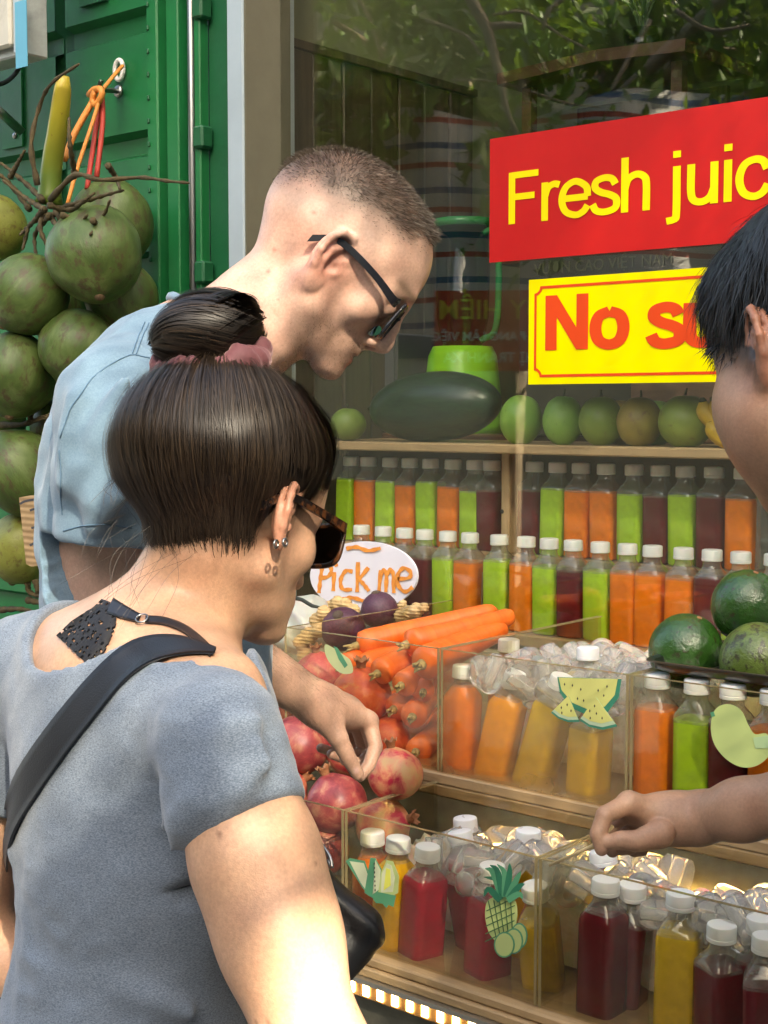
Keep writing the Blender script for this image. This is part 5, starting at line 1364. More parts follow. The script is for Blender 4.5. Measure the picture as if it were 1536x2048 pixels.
    for s in SP:
        W = [on_Y(x, y, Y - 0.02 + R.uniform(-.05, .03)) for x, y in s]; p = smooth_path(W, 20)
        rad = np.linspace(0.0075, 0.003, 20) * (1 + 0.28 * np.sin(np.arange(20) * 2.2)); tube('spikelet', p, rad, dry, r, 6)
    r2 = empty('coconut_stalk', on_Y(60, 850, 2.1), 'dry tangled spikelets of the lower coconut bunch', 'stalk')
    for s in ([(0, 850), (50, 848), (110, 825)], [(60, 845), (62, 830), (65, 815)], [(110, 840), (90, 835), (70, 840)], [(0, 1145), (40, 1130), (85, 1135)], [(55, 1165), (60, 1185), (90, 1195)], [(0, 1220), (40, 1218), (70, 1225)], [(70, 1160), (75, 1180), (72, 1190)], [(0, 1070), (25, 1072), (50, 1075)], [(55, 1200), (80, 1205), (100, 1205)]):
        p = smooth_path([on_Y(x, y, 2.06) for x, y in s], 12); tube('spikelet', p, np.linspace(.009, .004, 12) * (1 + .2 * np.sin(np.arange(12) * 2.4)), dry, r2, 6)
    # hook and strings
    r = empty('wall_hook', on_Y(205, 180, 2.31), 'steel hook screwed into the green container wall', 'hook')
    hk = M('dark_steel').set(Base_Color=(0.08, 0.1, 0.08), Metallic=0.9, Roughness=0.35).m
    tube('shank', smooth_path([on_Y(238, 183, 2.32), on_Y(222, 181, 2.26), on_Y(208, 180, 2.21), on_Y(199, 172, 2.19), on_Y(203, 160, 2.19)], 14), 0.006, hk, r, 8)
    v, f = lathe_vf([(0, 0), (0.016, 0), (0.014, 0.006), (0, 0.008)], 16); obj('plate', mesh(v, f, STEEL), r, on_Y(238, 183, 2.312) - np.array(r.location), (math.pi / 2, 0, 0))
    w = empty('wall_plug', on_Y(238, 140, 2.31), 'white plastic eyelet on the green wall above the hook', 'eyelet')
    v, f = [], []
    for i in range(20):
        for j in range(8):
            a, bb = 2 * math.pi * i / 20, 2 * math.pi * j / 8; v.append(((0.016 + .006 * math.cos(bb)) * math.cos(a), .006 * math.sin(bb), (0.024 + .006 * math.cos(bb)) * math.sin(a)))
    for i in range(20):
        for j in range(8): f.append((i * 8 + j, ((i + 1) % 20) * 8 + j, ((i + 1) % 20) * 8 + (j + 1) % 8, i * 8 + (j + 1) % 8))
    obj('ring', mesh(v, f, simple('white_plastic', (0.7, 0.7, 0.66), 0.5)), w)
    og = simple('orange_string', (0.70, 0.26, 0.05), 0.6); rd = simple('red_string', (0.45, 0.045, 0.03), 0.6)
    so = empty('orange_string', on_Y(200, 200, 2.2), 'knotted orange plastic string tied round the hook', 'string')
    for s, rr in (([(245, 132, 2.29), (225, 155, 2.24), (205, 180, 2.2)], .005), ([(190, 195, 2.19), (150, 265, 2.14), (128, 320, 2.10)], .008), ([(205, 180, 2.19), (185, 245, 2.16), (155, 335, 2.1), (135, 408, 2.06)], .005), ([(178, 190, 2.19), (188, 180, 2.18), (200, 178, 2.18), (204, 190, 2.18), (192, 210, 2.18), (185, 200, 2.18), (190, 182, 2.18)], .008)):
        tube('strand', smooth_path([on_Y(*q) for q in s], 16), rr, og, so, 7)
    sr = empty('red_string', on_Y(198, 280, 2.2), 'two red strings hanging from the hook to the coconuts', 'string')
    for s in ([(204, 190, 2.2), (190, 270, 2.18), (174, 378, 2.12)], [(204, 188, 2.2), (205, 250, 2.19), (193, 355, 2.15)]): tube('strand', smooth_path([on_Y(*q) for q in s], 12), .0065, rd, sr, 7)
    # cardboard tag
    m = M('cardboard'); cx = m.coord(); wv = m.N('ShaderNodeTexWave'); wv.bands_direction = 'Z'; wv.inputs['Scale'].default_value = 22; m.l.new(cx, wv.inputs[0])
    m.set(Base_Color=m.ramp(m.noise(20, 4, .6, cx), [(.3, (.36, .23, .11)), (.7, (.46, .31, .16))]), Roughness=.85); m.bump(wv.outputs['Fac'], .5, .003)
    Yc = 1.90
    r = empty('cardboard_tag', on_Y(62, 1130, Yc), 'torn cardboard tag with dark marker strokes on the coconuts', 'tag')
    poly_obj('card', pxz([(38, 995), (60, 991), (108, 987), (112, 1128), (62, 1133), (52, 1128)], Yc), Yc, .005, m.m, r)
    ink = simple('marker_ink', (.06, .06, .07), .7)
    for s in ([(40, 1008), (52, 1002), (82, 997)], [(60, 1021), (70, 1018), (83, 1020)], [(63, 1056), (74, 1053), (83, 1046)], [(60, 1091), (70, 1086), (82, 1088)], [(84, 1010), (88, 1050), (96, 1090)]):
        poly_obj('marker_stroke', pxz(stroke_pts(smooth_path(s, 8), 4.5), Yc), Yc, .0004, ink, r, .0006)
    # crate at the bottom corner
    r = empty('plastic_crate', on_Y(0, 2000, 1.8) * V(1, 1, 0), 'dark plastic crate of coconuts on the pavement', 'crate')
    dk = simple('dark_crate', (.012, .018, .016), .5); q = on_Y(20, 1985, 1.80)
    lbox('wall', (q[0] - .55, 1.78, .05), (q[0] + .35, 1.80, q[2]), dk, r); lbox('wall', (q[0] - .55, 2.2, .05), (q[0] + .35, 2.22, q[2]), dk, r)
    lbox('wall', (q[0] + .33, 1.801, .05), (q[0] + .35, 2.199, q[2]), dk, r); lbox('wall', (q[0] - .55, 1.801, .05), (q[0] - .53, 2.199, q[2]), dk, r)
    lbox('floor', (q[0] - .55, 1.78, .02), (q[0] + .35, 2.22, .049), dk, r)
coconuts()

def meter_box():
    cm = paint('cream_metal', (.52, .50, .42), .5, .08, 6, .1, grime=(.3, .28, .2)); gm = paint('grey_metal', (.34, .37, .36), .5, .08, 8, .1, grime=(.15, .15, .13))
    Y = 2.02
    a = on_Y(50, 108, Y); x1 = a[0]; z0 = a[2]
    r = empty('meter_box', (x1 - .3, 2.3, z0), 'cream electricity meter box mounted high on the green wall', 'box')
    yb = 2.02 + (on_X(97, 100, x1)[1] - on_X(50, 100, x1)[1])
    lbox('case', (x1 - .6, Y, z0), (x1, min(yb, 2.318), z0 + .6), gm, r, .004)
    lbox('door', (x1 - .6, Y - .02, z0 + .02), (x1 - .03, Y - .001, z0 + .6), cm, r, .006)
    lbox('edge_strip', (x1 - .028, Y - .012, z0 + .003), (x1 - .004, Y - .001, z0 + .6), WHITE_P, r, .002)
    p = on_Y(45, 68, Y - .013)
    lbox('blue_tape', (p[0] - .026, Y - .0145, p[2] - .075), (p[0] + .018, Y - .0125, p[2] + .075), simple('blue_tape', (.10, .36, .50), .5), r)
    q = [on_Y(-10, 215, 2.15), on_Y(40, 260, 2.28)]
    b = empty('steel_bracket', on_Y(30, 250, 2.3), 'grey diagonal steel bracket under the meter box', 'bracket')
    tube('brace', q, .016, STEEL, b, 4)
    pl = on_Y(48, 292, 2.318)
    lbox('plate', (pl[0] - .09, 2.312, pl[2]), (pl[0], 2.317, pl[2] + .45), GREEN, b)
    v, f = lathe_vf([(0, 0), (.009, 0), (.007, .004), (0, .005)], 12); obj('bolt', mesh(v, f, STEEL), b, V(pl[0] - .03, 2.311, pl[2] + .03) - np.array(b.location), (math.pi / 2, 0, 0))
    c = empty('cable', on_Y(20, 165, 2.2), 'black cable looping out below the meter box', 'cable')
    tube('wire', smooth_path([on_Y(-20, 172, 2.1), on_Y(10, 165, 2.15), on_Y(30, 148, 2.2), on_Y(40, 130, 2.2)], 12), .006, DARK, c, 7)
meter_box()
# ================================================================== people
def skin(name, rough=0.45):
    m = M(name); c = m.coord()
    base = m.attr('tint')
    n = m.ramp(m.noise(300, 4, 0.6, c), [(0.3, 0.86), (0.7, 1.08)])
    n2 = m.ramp(m.noise(34, 5, 0.65, c), [(0.3, (0.90, 0.86, 0.84)), (0.7, (1.05, 1.04, 1.04))])
    col = m.mix(base, n, 1.0, 'MULTIPLY'); col = m.mix(col, n2, 1.0, 'MULTIPLY')
    m.set(Base_Color=col, Roughness=rough, Subsurface_Weight=0.14, Subsurface_Scale=0.005, Specular_IOR_Level=0.45)
    m.b.inputs['Subsurface Radius'].default_value = (1.0, 0.35, 0.2)
    m.bump(m.noise(620, 4, 0.65, c), 0.22, 0.0012); return m.m
SKIN_M = skin('fair_skin', 0.48); SKIN_W = skin('tanned_skin', 0.42); SKIN_V = skin('brown_skin', 0.45)
def hairmat(name, rough=0.34, spec=0.6):
    m = M(name); m.set(Base_Color=m.attr('tint'), Roughness=rough, Specular_IOR_Level=spec)
    m.b.inputs['Anisotropic'].default_value = 0.6; return m.m
HAIR = hairmat('hair_strands', 0.44, 0.38); HAIR_SHORT = hairmat('short_hair', 0.6, 0.2)

class Frame:
    """head frame: x = face forward, y = left, z = up"""
    def __init__(s, origin, fwd, up, scale=1.0):
        s.o = np.asarray(origin, float); f = unit(fwd); u = np.asarray(up, float); u = unit(u - f * (u @ f))
        s.R = np.stack([f, np.cross(u, f), u], 1); s.k = scale
    def to(s, p): return ((np.asarray(p) - s.o) @ s.R) / s.k
    def w(s, p): return s.o + s.k * (np.asarray(p, float) @ s.R.T)
    def v(s, d): return np.asarray(d, float) @ s.R.T
def camdir(r, u, f): return unit(r * cr + u * cu + f * cf)

def head_sdf(q, male=True, mouth_open=0.0, ears=True, rec=0.0, short=1.0):
    fem = 0.0 if male else 1.0
    q0 = q
    if short != 1.0:
        q = q.copy(); q[:, 2] = np.where(q[:, 2] < -.02, -.02 + (q[:, 2] + .02) * short, q[:, 2])
    if rec:   # lower face set back
        q = q.copy(); q[:, 0] = q[:, 0] + rec * sstep(.015, -.055, q[:, 2]) * sstep(.01, .07, q[:, 0])
    d = sd_ell(q, (-0.012, 0, 0.050), (0.104, 0.077, 0.088))
    d = smin(d, sd_ell(q, (0.040, 0, 0.052), (0.054, 0.062, 0.056)), 0.03)
    d = smin(d, sd_ell(q, (0.040, 0, -0.028), (0.050, 0.056, 0.068)), 0.03)
    jw = 0.052 - 0.006 * fem
    for s in (-1, 1):
        d = smin(d, sd_cone(q, (0.004, s * (jw + .006), 0.0), (0.010, s * jw, -0.052), 0.016, 0.016 - .002 * fem), 0.02)
        d = smin(d, sd_cone(q, (0.010, s * jw, -0.052), (0.080, s * 0.014, -0.100), 0.016 - .002 * fem, 0.014), 0.022)
        d = smin(d, sd_sphere(q, (0.060, s * (.046 - .003 * fem), -0.012), 0.0175), 0.024)
    d = smin(d, sd_sphere(q, (0.090, 0, -0.099), 0.0165), 0.02)
    d = smin(d, sd_ell(q, (0.045, 0, -0.078), (0.045, 0.038, 0.022)), 0.02)
    d = smin(d, sd_ell(q, (0.078, 0, -0.060), (0.026, 0.031, 0.032)), 0.02)
    br = 0.0115 if male else 0.0095
    d = smin(d, sd_chain(q, [(0.066, -0.047, 0.028), (0.088, -0.022, 0.035), (0.090, 0, 0.030), (0.088, 0.022, 0.035), (0.066, 0.047, 0.028)], [br] * 5, 0.005), 0.014)
    for s in (-1, 1):
        d = smax(d, -sd_sphere(q, (0.103, s * 0.034, 0.011), 0.0185), 0.014)
        d = smin(d, sd_sphere(q, (0.0775, s * 0.032, 0.011), 0.0138), 0.004)
    d = smin(d, sd_chain(q, [(0.095, 0, 0.022), (0.1045, 0, 0.000), (0.1145, 0, -0.020), (0.118, 0, -0.027)], [0.0070, 0.0080, 0.0098, 0.0100], 0.004), 0.012)
    for s in (-1, 1):
        d = smin(d, sd_sphere(q, (0.105, s * 0.0125, -0.0315), 0.0085), 0.008)
    d = smin(d, sd_cone(q, (0.112, 0, -0.034), (0.098, 0, -0.046), 0.006, 0.009), 0.008)
    for s in (-1, 1):
        d = smax(d, -sd_ell(q, (0.1095, s * 0.0065, -0.0385), (0.0065, 0.0036, 0.005)), 0.003)
    mo = mouth_open
    d = smin(d, sd_chain(q, [(0.086, -0.025, -0.063), (0.1005, -0.008, -0.0565), (0.1012, 0, -0.0580), (0.1005, 0.008, -0.0565), (0.086, 0.025, -0.063)], [0.0042, 0.0056, 0.0056, 0.0056, 0.0042], 0.003), 0.006)
    d = smin(d, sd_chain(q, [(0.086, -0.023, -0.066 - mo), (0.0985, -0.008, -0.0715 - mo), (0.0990, 0, -0.0720 - mo), (0.0985, 0.008, -0.0715 - mo), (0.086, 0.023, -0.066 - mo)], [0.0042, 0.0062, 0.0066, 0.0062, 0.0042], 0.003), 0.006)
    d = smax(d, -sd_chain(q, [(0.088, -0.026, -0.0642 - mo * .5), (0.107, 0, -0.0645 - mo * .5), (0.088, 0.026, -0.0642 - mo * .5)], [0.0012, 0.0016 + mo * 0.5, 0.0012]), 0.003)
    if ears:
        for s in ears if isinstance(ears, tuple) else (-1, 1):
            d = smin(d, ear_sdf(q0, s, ears is True), 0.004)
    return d
def ear_sdf(q, s, groove=True):
    eu = np.array((math.cos(0.50), -s * math.sin(0.50), 0.0)); ev = unit(np.array((-0.22, s * 0.10, 1.0))); ev = unit(ev - eu * (ev @ eu)); en = np.cross(eu, ev) * (-s)
    if en[1] * s < 0: en = -en
    c = np.array((-0.008, s * 0.0795, 0.002)); q = c + (q - c) / (1.12 if groove else .98); E = lambda u, v, n=0.0: c + eu * u + ev * v + en * n
    near = np.linalg.norm(q - c, axis=1) < 0.075
    out = np.full(len(q), 0.05); p = q[near]
    if len(p) == 0: return out
    B = np.stack([eu, ev, en], 1)
    d = sd_ell(p, E(-.002, .006, -.004), (.0175, .029, .0055), B)
    d = smin(d, sd_ell(p, E(.006, .0, -.012), (.012, .02, .014), B), .006)
    hx = [E(.008, .002, -.001), E(.016, .012, .001), E(.0155, .025, .002), E(.005, .0335, .0035), E(-.009, .0315, .0045), E(-.0175, .019, .005), E(-.0175, .003, .005), E(-.012, -.011, .003), E(-.005, -.021, .001)]
    d = smax(d, -sd_ell(p, E(.004, .0, .006), (.0095, .0135, .0085), B), .004)
    if groove: d = smax(d, -sd_chain(p, [E(.005, .025, .004), E(-.008, .023, .006), E(-.0125, .010, .006), E(-.0125, -.002, .005)], [.004, .0042, .0042, .003]), .003)
    d = smin(d, sd_chain(p, hx, [.0030, .0036, .0038, .0038, .0038, .0038, .0036, .0036, .0040], .003), .003)
    d = smin(d, sd_chain(p, [E(.002, .019, .002), E(-.006, .011, .004), E(-.007, -.002, .004), E(-.003, -.012, .003)], [.0028, .0034, .0034, .003], .003), .004)
    d = smin(d, sd_ell(p, E(.001, -.0235, .0), (.0085, .0095, .0045), B), .006)
    d = smin(d, sd_sphere(p, E(.0145, -.005, .001), .0048), .006)
    d = smax(d, -sd_sphere(p, E(.009, -.001, .002), .0042), .003)
    out[near] = d; return out

def combine(parts):
    V_, F_ = [], []; o = 0
    for v, f in parts: V_.append(v); F_.append(f + o); o += len(v)
    return np.concatenate(V_), np.concatenate(F_)
def person(name, base, label):
    return empty(name, base, label, 'person')
def child(name, v, f, mat, root, tint=None, smooth=True):
    me = mesh_np(v - np.array(root.location), f, mat, smooth)
    if tint is not None: vcol(me, 'tint', tint)
    return obj(name, me, root)
def fabric(name, a, b, scale=400, heather=0.5, weave=0.15, rough=0.9, stretch=None):
    m = M(name); c = m.coord('Object', stretch or (1, 1, 1))
    n = m.noise(scale, 3, 0.7, c); n2 = m.noise(6, 4, 0.6, m.coord())
    col = m.ramp(n, [(0.5 - 0.22 * heather - .02, a), (0.5 + 0.22 * heather + .02, b)])
    col = m.mix(col, m.ramp(n2, [(0.3, 0.96), (0.7, 1.03)]), 1.0, 'MULTIPLY')
    m.set(Base_Color=col, Roughness=rough, Sheen_Weight=0.25, Specular_IOR_Level=0.15)
    m.bump(m.noise(1500, 2, 0.5, m.coord()), weave, 0.001); return m.m
def legs(root, hip, foot_dir, side, mat, shoe, h=0.92, stance=0.09):
    """trousers and shoes so that the figure stands on the ground"""
    hip = np.asarray(hip, float)
    fs = [hip * V(1, 1, 0) + side * s * stance * 1.2 for s in (-1, 1)]
    def f(p):
        d = sd_ell(p, hip + V(0, 0, -0.02), (0.155, 0.155, 0.16))
        for s, ft in zip((-1, 1), fs):
            hp = hip + side * s * stance + V(0, 0, -0.08); kn = (hp + ft) / 2 + foot_dir * 0.03 + V(0, 0, 0.02)
            d = smin(d, sd_chain(p, [hp, kn, ft + V(0, 0, 0.08)], [.088, .066, .058], .02), .04)
        return smax(d, -(p[:, 2] - 0.07), .01)
    A = np.array([hip] + fs); v, q = surface_nets(f, A.min(0) - V(.25, .25, 0.0) * V(1, 1, 0), np.append(A.max(0)[:2] + .25, hip[2] + .2), 0.012)
    child('trousers', v, q, mat, root)
    for ft in fs:
        def g(p): return smax(smin(sd_ell(p, ft + V(0, 0, .05), (.055, .055, .06)), sd_cone(p, ft + V(0, 0, .035), ft + foot_dir * .15 + V(0, 0, .03), .045, .038), .03), -(p[:, 2] - .004), .005)
        v, q = surface_nets(g, ft + V(-.22, -.22, 0), ft + V(.22, .22, .15), 0.008); child('shoe', v, q, shoe, root)

# ---- sunglasses in a head frame
FRAME_BLK = M('black_acetate').set(Base_Color=(0.012, 0.013, 0.017), Roughness=0.22).m
TORT = M('tortoise_acetate'); TORT.set(Base_Color=TORT.ramp(TORT.noise(60, 3, .6, TORT.coord()), [(.45, (.008, .006, .006)), (.62, (.10, .035, .012))]), Roughness=.18); TORT = TORT.m
LENS = clear('dark_lens', (0.012, 0.010, 0.010), 1.5, 0.0, 1.6)
def sunglasses(H, label, mat, w=0.052, h=0.042, zc=0.012, x0=0.101, tz=0.028, th=0.028, sep=0.0335, wrap=0.26):
    r = empty('sunglasses', H.w((x0, 0, zc)), label, 'sunglasses')
    loc = np.array(r.location)
    def lens_pt(s, a, grow=0.0, dx=0.0):
        c, sn = math.cos(a), math.sin(a); p = 3.4
        rr = 1 / ((abs(c) ** p + abs(sn) ** p) ** (1 / p))
        y = (w / 2 + grow) * rr * c; z = (h / 2 + grow) * rr * sn
        z += 0.004 * (c * s > 0) * abs(c) * (sn > 0); 
        yy = s * sep + y
        return np.array((x0 + dx - wrap * abs(yy) ** 1.5 * 2.2, yy, zc + z))
    for s in (-1, 1):
        A = np.linspace(0, 2 * math.pi, 40, endpoint=False)
        ring = np.array([H.w(lens_pt(s, a, 0.0015)) for a in A]); v, f = [], []
        for k, a in enumerate(A):
            for dg, dx in ((-0.0022, .002), (0.0022, .002), (0.0026, -.002), (-0.0022, -.002)): v.append(H.w(lens_pt(s, a, 0.0015 + dg, dx)) - loc)
        n = len(A)
        for k in range(n):
            for j in range(4): f.append((k * 4 + j, k * 4 + (j + 1) % 4, ((k + 1) % n) * 4 + (j + 1) % 4, ((k + 1) % n) * 4 + j))
        obj('rim', mesh(v, f, mat), r)
        v = [H.w(lens_pt(s, a, -0.0005, 0)) - loc for a in A] + [H.w(lens_pt(s, a, -0.0005, -0.0015)) - loc for a in A]
        f = [tuple(range(n)), tuple(range(2 * n - 1, n - 1, -1))] + [(k, (k + 1) % n, n + (k + 1) % n, n + k) for k in range(n)]
        obj('lens', mesh(v, f, LENS, False), r)
        # temple arm: flat bar from the hinge over the ear
        pts = smooth_path([(x0 - .016, s * (sep + .031), th + .003), (x0 - .024, s * (sep + .038), th + .002), (.045, s * .0800, th * .4 + tz * .6), (.002, s * .0815, tz - .002), (-.020, s * .0805, tz - .006), (-.040, s * .0780, tz - .022)], 20)
        v, f = [], []
        for i, p in enumerate(pts):
            t = i / 19; hh = 0.0060 * (1 - 0.35 * sstep(0, .45, t)) + .001 * sstep(.7, 1, t); tt = 0.0021
            for dy, dz in ((-tt, -hh), (tt, -hh), (tt, hh), (-tt, hh)): v.append(H.w(p + V(0, dy, dz)) - loc)
        for i in range(19):
            for j in range(4): f.append((i * 4 + j, i * 4 + (j + 1) % 4, i * 4 + 4 + (j + 1) % 4, i * 4 + 4 + j))
        f += [(3, 2, 1, 0), (76, 77, 78, 79)]
        obj('temple', mesh(v, f, mat, False), r)
        obj('hinge', box_mesh((-.002, -.002, -.0015), (.002, .002, .0015), STEEL), r, H.w((x0 - .0175, s * (sep + .0335), th + .004)) - loc)
    v, f = tube_vf([H.w((x0 + .000, -.010, zc + .010)) - loc, H.w((x0 + .003, 0, zc + .012)) - loc, H.w((x0 + .000, .010, zc + .010)) - loc], .0024, 8)
    obj('bridge', mesh(v, f, mat), r)
    return r

# ------------------------------------------------------------------ the man in blue
def man():
    fth = math.radians(40); a = math.radians(9)
    F = math.cos(a) * (math.cos(fth) * cr - math.sin(fth) * cu) + math.sin(a) * cf
    U = math.sin(fth) * cr + math.cos(fth) * cu
    H = Frame(at_d(653, 543, 1.745), F, U, 1.03)
    N0 = at_d(598, 536, 1.745); N1 = at_d(505, 648, 1.74); N2 = at_d(395, 740, 1.72)
    base = at_d(320, 1700, 1.70) * V(1, 1, 0)
    root = person('person', base, 'man in a light blue T-shirt and sunglasses bending over the juices')
    SH = at_d(238, 812, 1.56); EL = at_d(290, 1190, 1.75); WR = at_d(636, 1408, 1.90)
    SHL = at_d(470, 800, 1.98); ELL = at_d(440, 1180, 2.02); WRL = at_d(400, 1480, 2.0)
    Fb = unit(math.cos(.25) * cr + math.sin(.25) * cf); Fb = unit(Fb * V(1, 1, 0)); Lb = unit(np.cross(V(0, 0, 1), Fb)); B = np.stack([Fb, Lb, V(0, 0, 1)], 1)
    C1 = at_d(340, 870, 1.74); C2 = at_d(312, 1060, 1.72); C3 = at_d(318, 1380, 1.71); C4 = at_d(320, 1700, 1.70)
    # head and neck
    def fh(p):
        d = head_sdf(H.to(p), True, 0.003, True, .015, 1.24) * H.k
        d = smin(d, sd_chain(p, [N0, N1, N2], [.056, .061, .08], .03), .03)
        # sternomastoid
        d = smin(d, sd_cone(p, H.w((-.012, -.060, -.030)), at_d(560, 690, 1.70), .014, .014), .025)
        return d
    v1, q1 = surface_nets(fh, np.minimum(H.o - .155, N2 - .10), np.maximum(H.o + .185, N2 + .10), 0.0024)
    # right arm, hand
    K = lambda *c: at_d(*c)
    def fa(p):
        d = sd_chain(p, [SH, SH * .45 + EL * .55, EL], [.052, .046, .040], .02)
        d = smin(d, sd_chain(p, [EL, EL * .6 + WR * .4, WR], [.041, .040, .0265], .02), .03)
        return d
    fr = .0092
    fin = {'index': ([K(738, 1442, 1.955), K(751, 1494, 1.945), K(738, 1530, 1.93), K(720, 1553, 1.92)], [.0115, .0100, .0090, .0075]),
           'middle': ([K(730, 1438, 1.985), K(748, 1500, 2.0), K(722, 1528, 1.99), K(690, 1520, 1.975)], [.0112, .0098, .0088, .0078]),
           'ring': ([K(712, 1440, 2.01), K(728, 1500, 2.03), K(700, 1520, 2.01), K(664, 1508, 1.99)], [.0108, .0094, .0086, .0075]),
           'pinky': ([K(692, 1446, 2.03), K(705, 1494, 2.05), K(680, 1510, 2.03), K(642, 1496, 2.01)], [.0100, .0086, .0078, .0068]),
           'thumb': ([K(652, 1440, 1.895), K(676, 1475, 1.89), K(697, 1516, 1.895), K(716, 1549, 1.905)], [.0165, .0125, .0108, .0085])}
    def fhand(p):
        d = sd_chain(p, [EL * .35 + WR * .65, WR], [.035, .0265], .01)
        d = smin(d, sd_cone(p, WR, K(690, 1422, 1.94), .0255, .022), .02)
        kn = [fin[n][0][0] for n in ('index', 'middle', 'ring', 'pinky')]
        for k_ in kn: d = smin(d, sd_cone(p, WR * .7 + K(690, 1422, 1.94) * .3, k_, .0165, .0115), .018)
        d = smin(d, sd_chain(p, kn, [.0105] * 4, .006), .012)
        d = smin(d, sd_cone(p, WR, fin['thumb'][0][1], .018, .0135), .02)
        for n, (pp, rr) in fin.items():
            e = sd_chain(p, pp, rr, .002)
            for j in (1, 2):   # creases at the joints
                ax = unit(pp[j + 1] - pp[j - 1]); tt = (p - pp[j]) @ ax; e = e + .0007 * (np.linalg.norm(p - pp[j], axis=1) < rr[j] * 1.6) * (np.exp(-((tt + .0012) / .0009) ** 2) + np.exp(-((tt - .0014) / .0009) ** 2))
            d = smin(d, e, .0032)
        return d
    lo = np.minimum.reduce([SH, EL, WR]) - .07; hi = np.maximum.reduce([SH, EL, WR]) + .07
    v2, q2 = surface_nets(fa, lo, hi, 0.0045)
    hp = np.array([p for pp, _ in fin.values() for p in pp] + [WR, EL * .35 + WR * .65])
    v3, q3 = surface_nets(fhand, hp.min(0) - .035, hp.max(0) + .035, 0.0019)
    def ft(p):   # torso core and the far arm, under the clothes
        d = sd_chain(p, [N2, C2, C3, C4], [.09, .11, .11, .12], .05)
        return smin(d, sd_chain(p, [SHL, ELL, WRL, at_d(400, 1600, 1.98)], [.05, .042, .028, .03], .03), .04)
    v4, q4 = surface_nets(ft, np.minimum.reduce([C4, SHL, WRL, N2]) - .15, np.maximum.reduce([C4, SHL, WRL, N2]) + .15, 0.008)
    v, q = combine([(v1, q1), (v2, q2), (v3, q3), (v4, q4)])
    # pigment
    L = H.to(v); base_c = np.array((0.62, 0.395, 0.30)); t = np.tile(base_c, (len(v), 1))
    nh = len(v1); near = np.linalg.norm(L, axis=1) < .2
    def blend(mask, col, amt=1.0):
        mk = (mask * amt)[:, None]; t[:] = t * (1 - mk) + np.array(col) * mk
    red = fbm(v, 25, 3) * .5 + .5
    blend(sstep(.35, .85, red) * .25, (0.60, 0.27, 0.20))
    # scalp showing cropped hair: dense on top, faded sides
    zz = L[:, 2] + 0.10 * np.maximum(L[:, 0], 0) * 0 + .012 * fbm(v, 30, 5)
    line = np.interp(L[:, 0], [-.12, -.06, .02, .067, .1], [.040, .055, .072, .090, .105])
    sc_m = sstep(line - .030, line + .026, zz) * near * sstep(.098, .080, L[:, 0] + .10 * (L[:, 2] - .10))
    pale = sstep(.010, .035, L[:, 2]) * sstep(line + .01, line - .02, zz) * near * sstep(.05, .0, L[:, 0]); blend(pale, (0.60, 0.44, 0.36), .75)
    blend(sc_m, (0.075, 0.050, 0.036), .92)
    ear = np.exp(-((np.linalg.norm(L - np.array((-.008, -.082, .0)), axis=1) / .032) ** 2)); blend(ear, (0.62, 0.23, 0.17), .6)
    jaw = sstep(-.035, -.060, L[:, 2]) * sstep(-.01, .035, L[:, 0]) * near; blend(jaw * (.6 + .4 * fbm(v, 90, 2)), (0.20, 0.115, 0.075), .75)
    must = np.exp(-((L[:, 2] + .050) / .007) ** 2) * sstep(.07, .09, L[:, 0]) * near; blend(must, (0.26, 0.15, 0.10), .5)
    lip = np.exp(-((np.abs(L[:, 2] + .066) / .0085) ** 4)) * (L[:, 0] > .088) * (np.abs(L[:, 1]) < .024) * near; blend(lip.astype(float), (0.52, 0.17, 0.14), .8)
    brow = np.exp(-((L[:, 2] - .040) / .006) ** 2) * sstep(.06, .075, L[:, 0]) * (np.abs(L[:, 1]) > .010) * near; blend(brow, (0.16, 0.10, 0.06), .75)
    for px, py, rr in ((628, 425, .0022), (549, 500, .0022), (537, 543, .0026), (684, 431, .0012), (556, 600, .0013), (585, 470, .001)):
        c = at_d(px, py, 1.66); dd = np.linalg.norm(np.cross(v - CAM, unit(c - CAM)), axis=1); blend(np.exp(-(dd / rr) ** 2) * (((v - CAM) @ cf) < 1.745), (0.38, 0.12, 0.09), .8)
    arm = np.arange(len(v)) >= nh; blend(arm * 1.0, (0.46, 0.27, 0.19), .55)
    # nail
    tn = K(714, 1543, 1.889); nl = np.exp(-((np.linalg.norm(v - tn, axis=1) / .0062) ** 4)); blend(nl, (0.66, 0.44, 0.40), .8)
    child('body', v, q, SKIN_M, root, t)
    # cropped hair strands
    pts = v1[RNG.integers(0, nh, 60000)] ; Lp = H.to(pts)
    zz = Lp[:, 2] + .012 * fbm(pts, 30, 5); line = np.interp(Lp[:, 0], [-.12, -.06, .02, .067, .1], [.040, .055, .072, .090, .105])
    m_ = sstep(line - .012, line + .035, zz) * sstep(.104, .090, Lp[:, 0] + .10 * (Lp[:, 2] - .10))
    keep = (RNG.random(len(pts)) < m_) & (np.abs(Lp[:, 1]) < .078); pts = pts[keep]; Lp = Lp[keep]; m_ = m_[keep]
    pts = pts[:22000]; Lp = Lp[:22000]; m_ = m_[:22000]
    nrm = grad_of(fh, pts); S = len(pts)
    ln = (.0018 + .0085 * sstep(.35, 1.0, m_) * (0.75 + .75 * sstep(0.0, .07, Lp[:, 0]))) * RNG.uniform(.7, 1.15, S)
    whirl = H.w((-.055, -.01, .13))
    comb = H.v((1.0, 0, 0))[None, :] * sstep(-.09, .0, Lp[:, 0])[:, None] + (pts - whirl) * 8 * sstep(.02, -.06, Lp[:, 0])[:, None]
    comb = comb + RNG.normal(0, .22, (S, 3))
    u = np.linspace(0, 1, 5)[None, :, None]
    lean = (.62 + .25 * sstep(-.02, .08, Lp[:, 0]))[:, None]
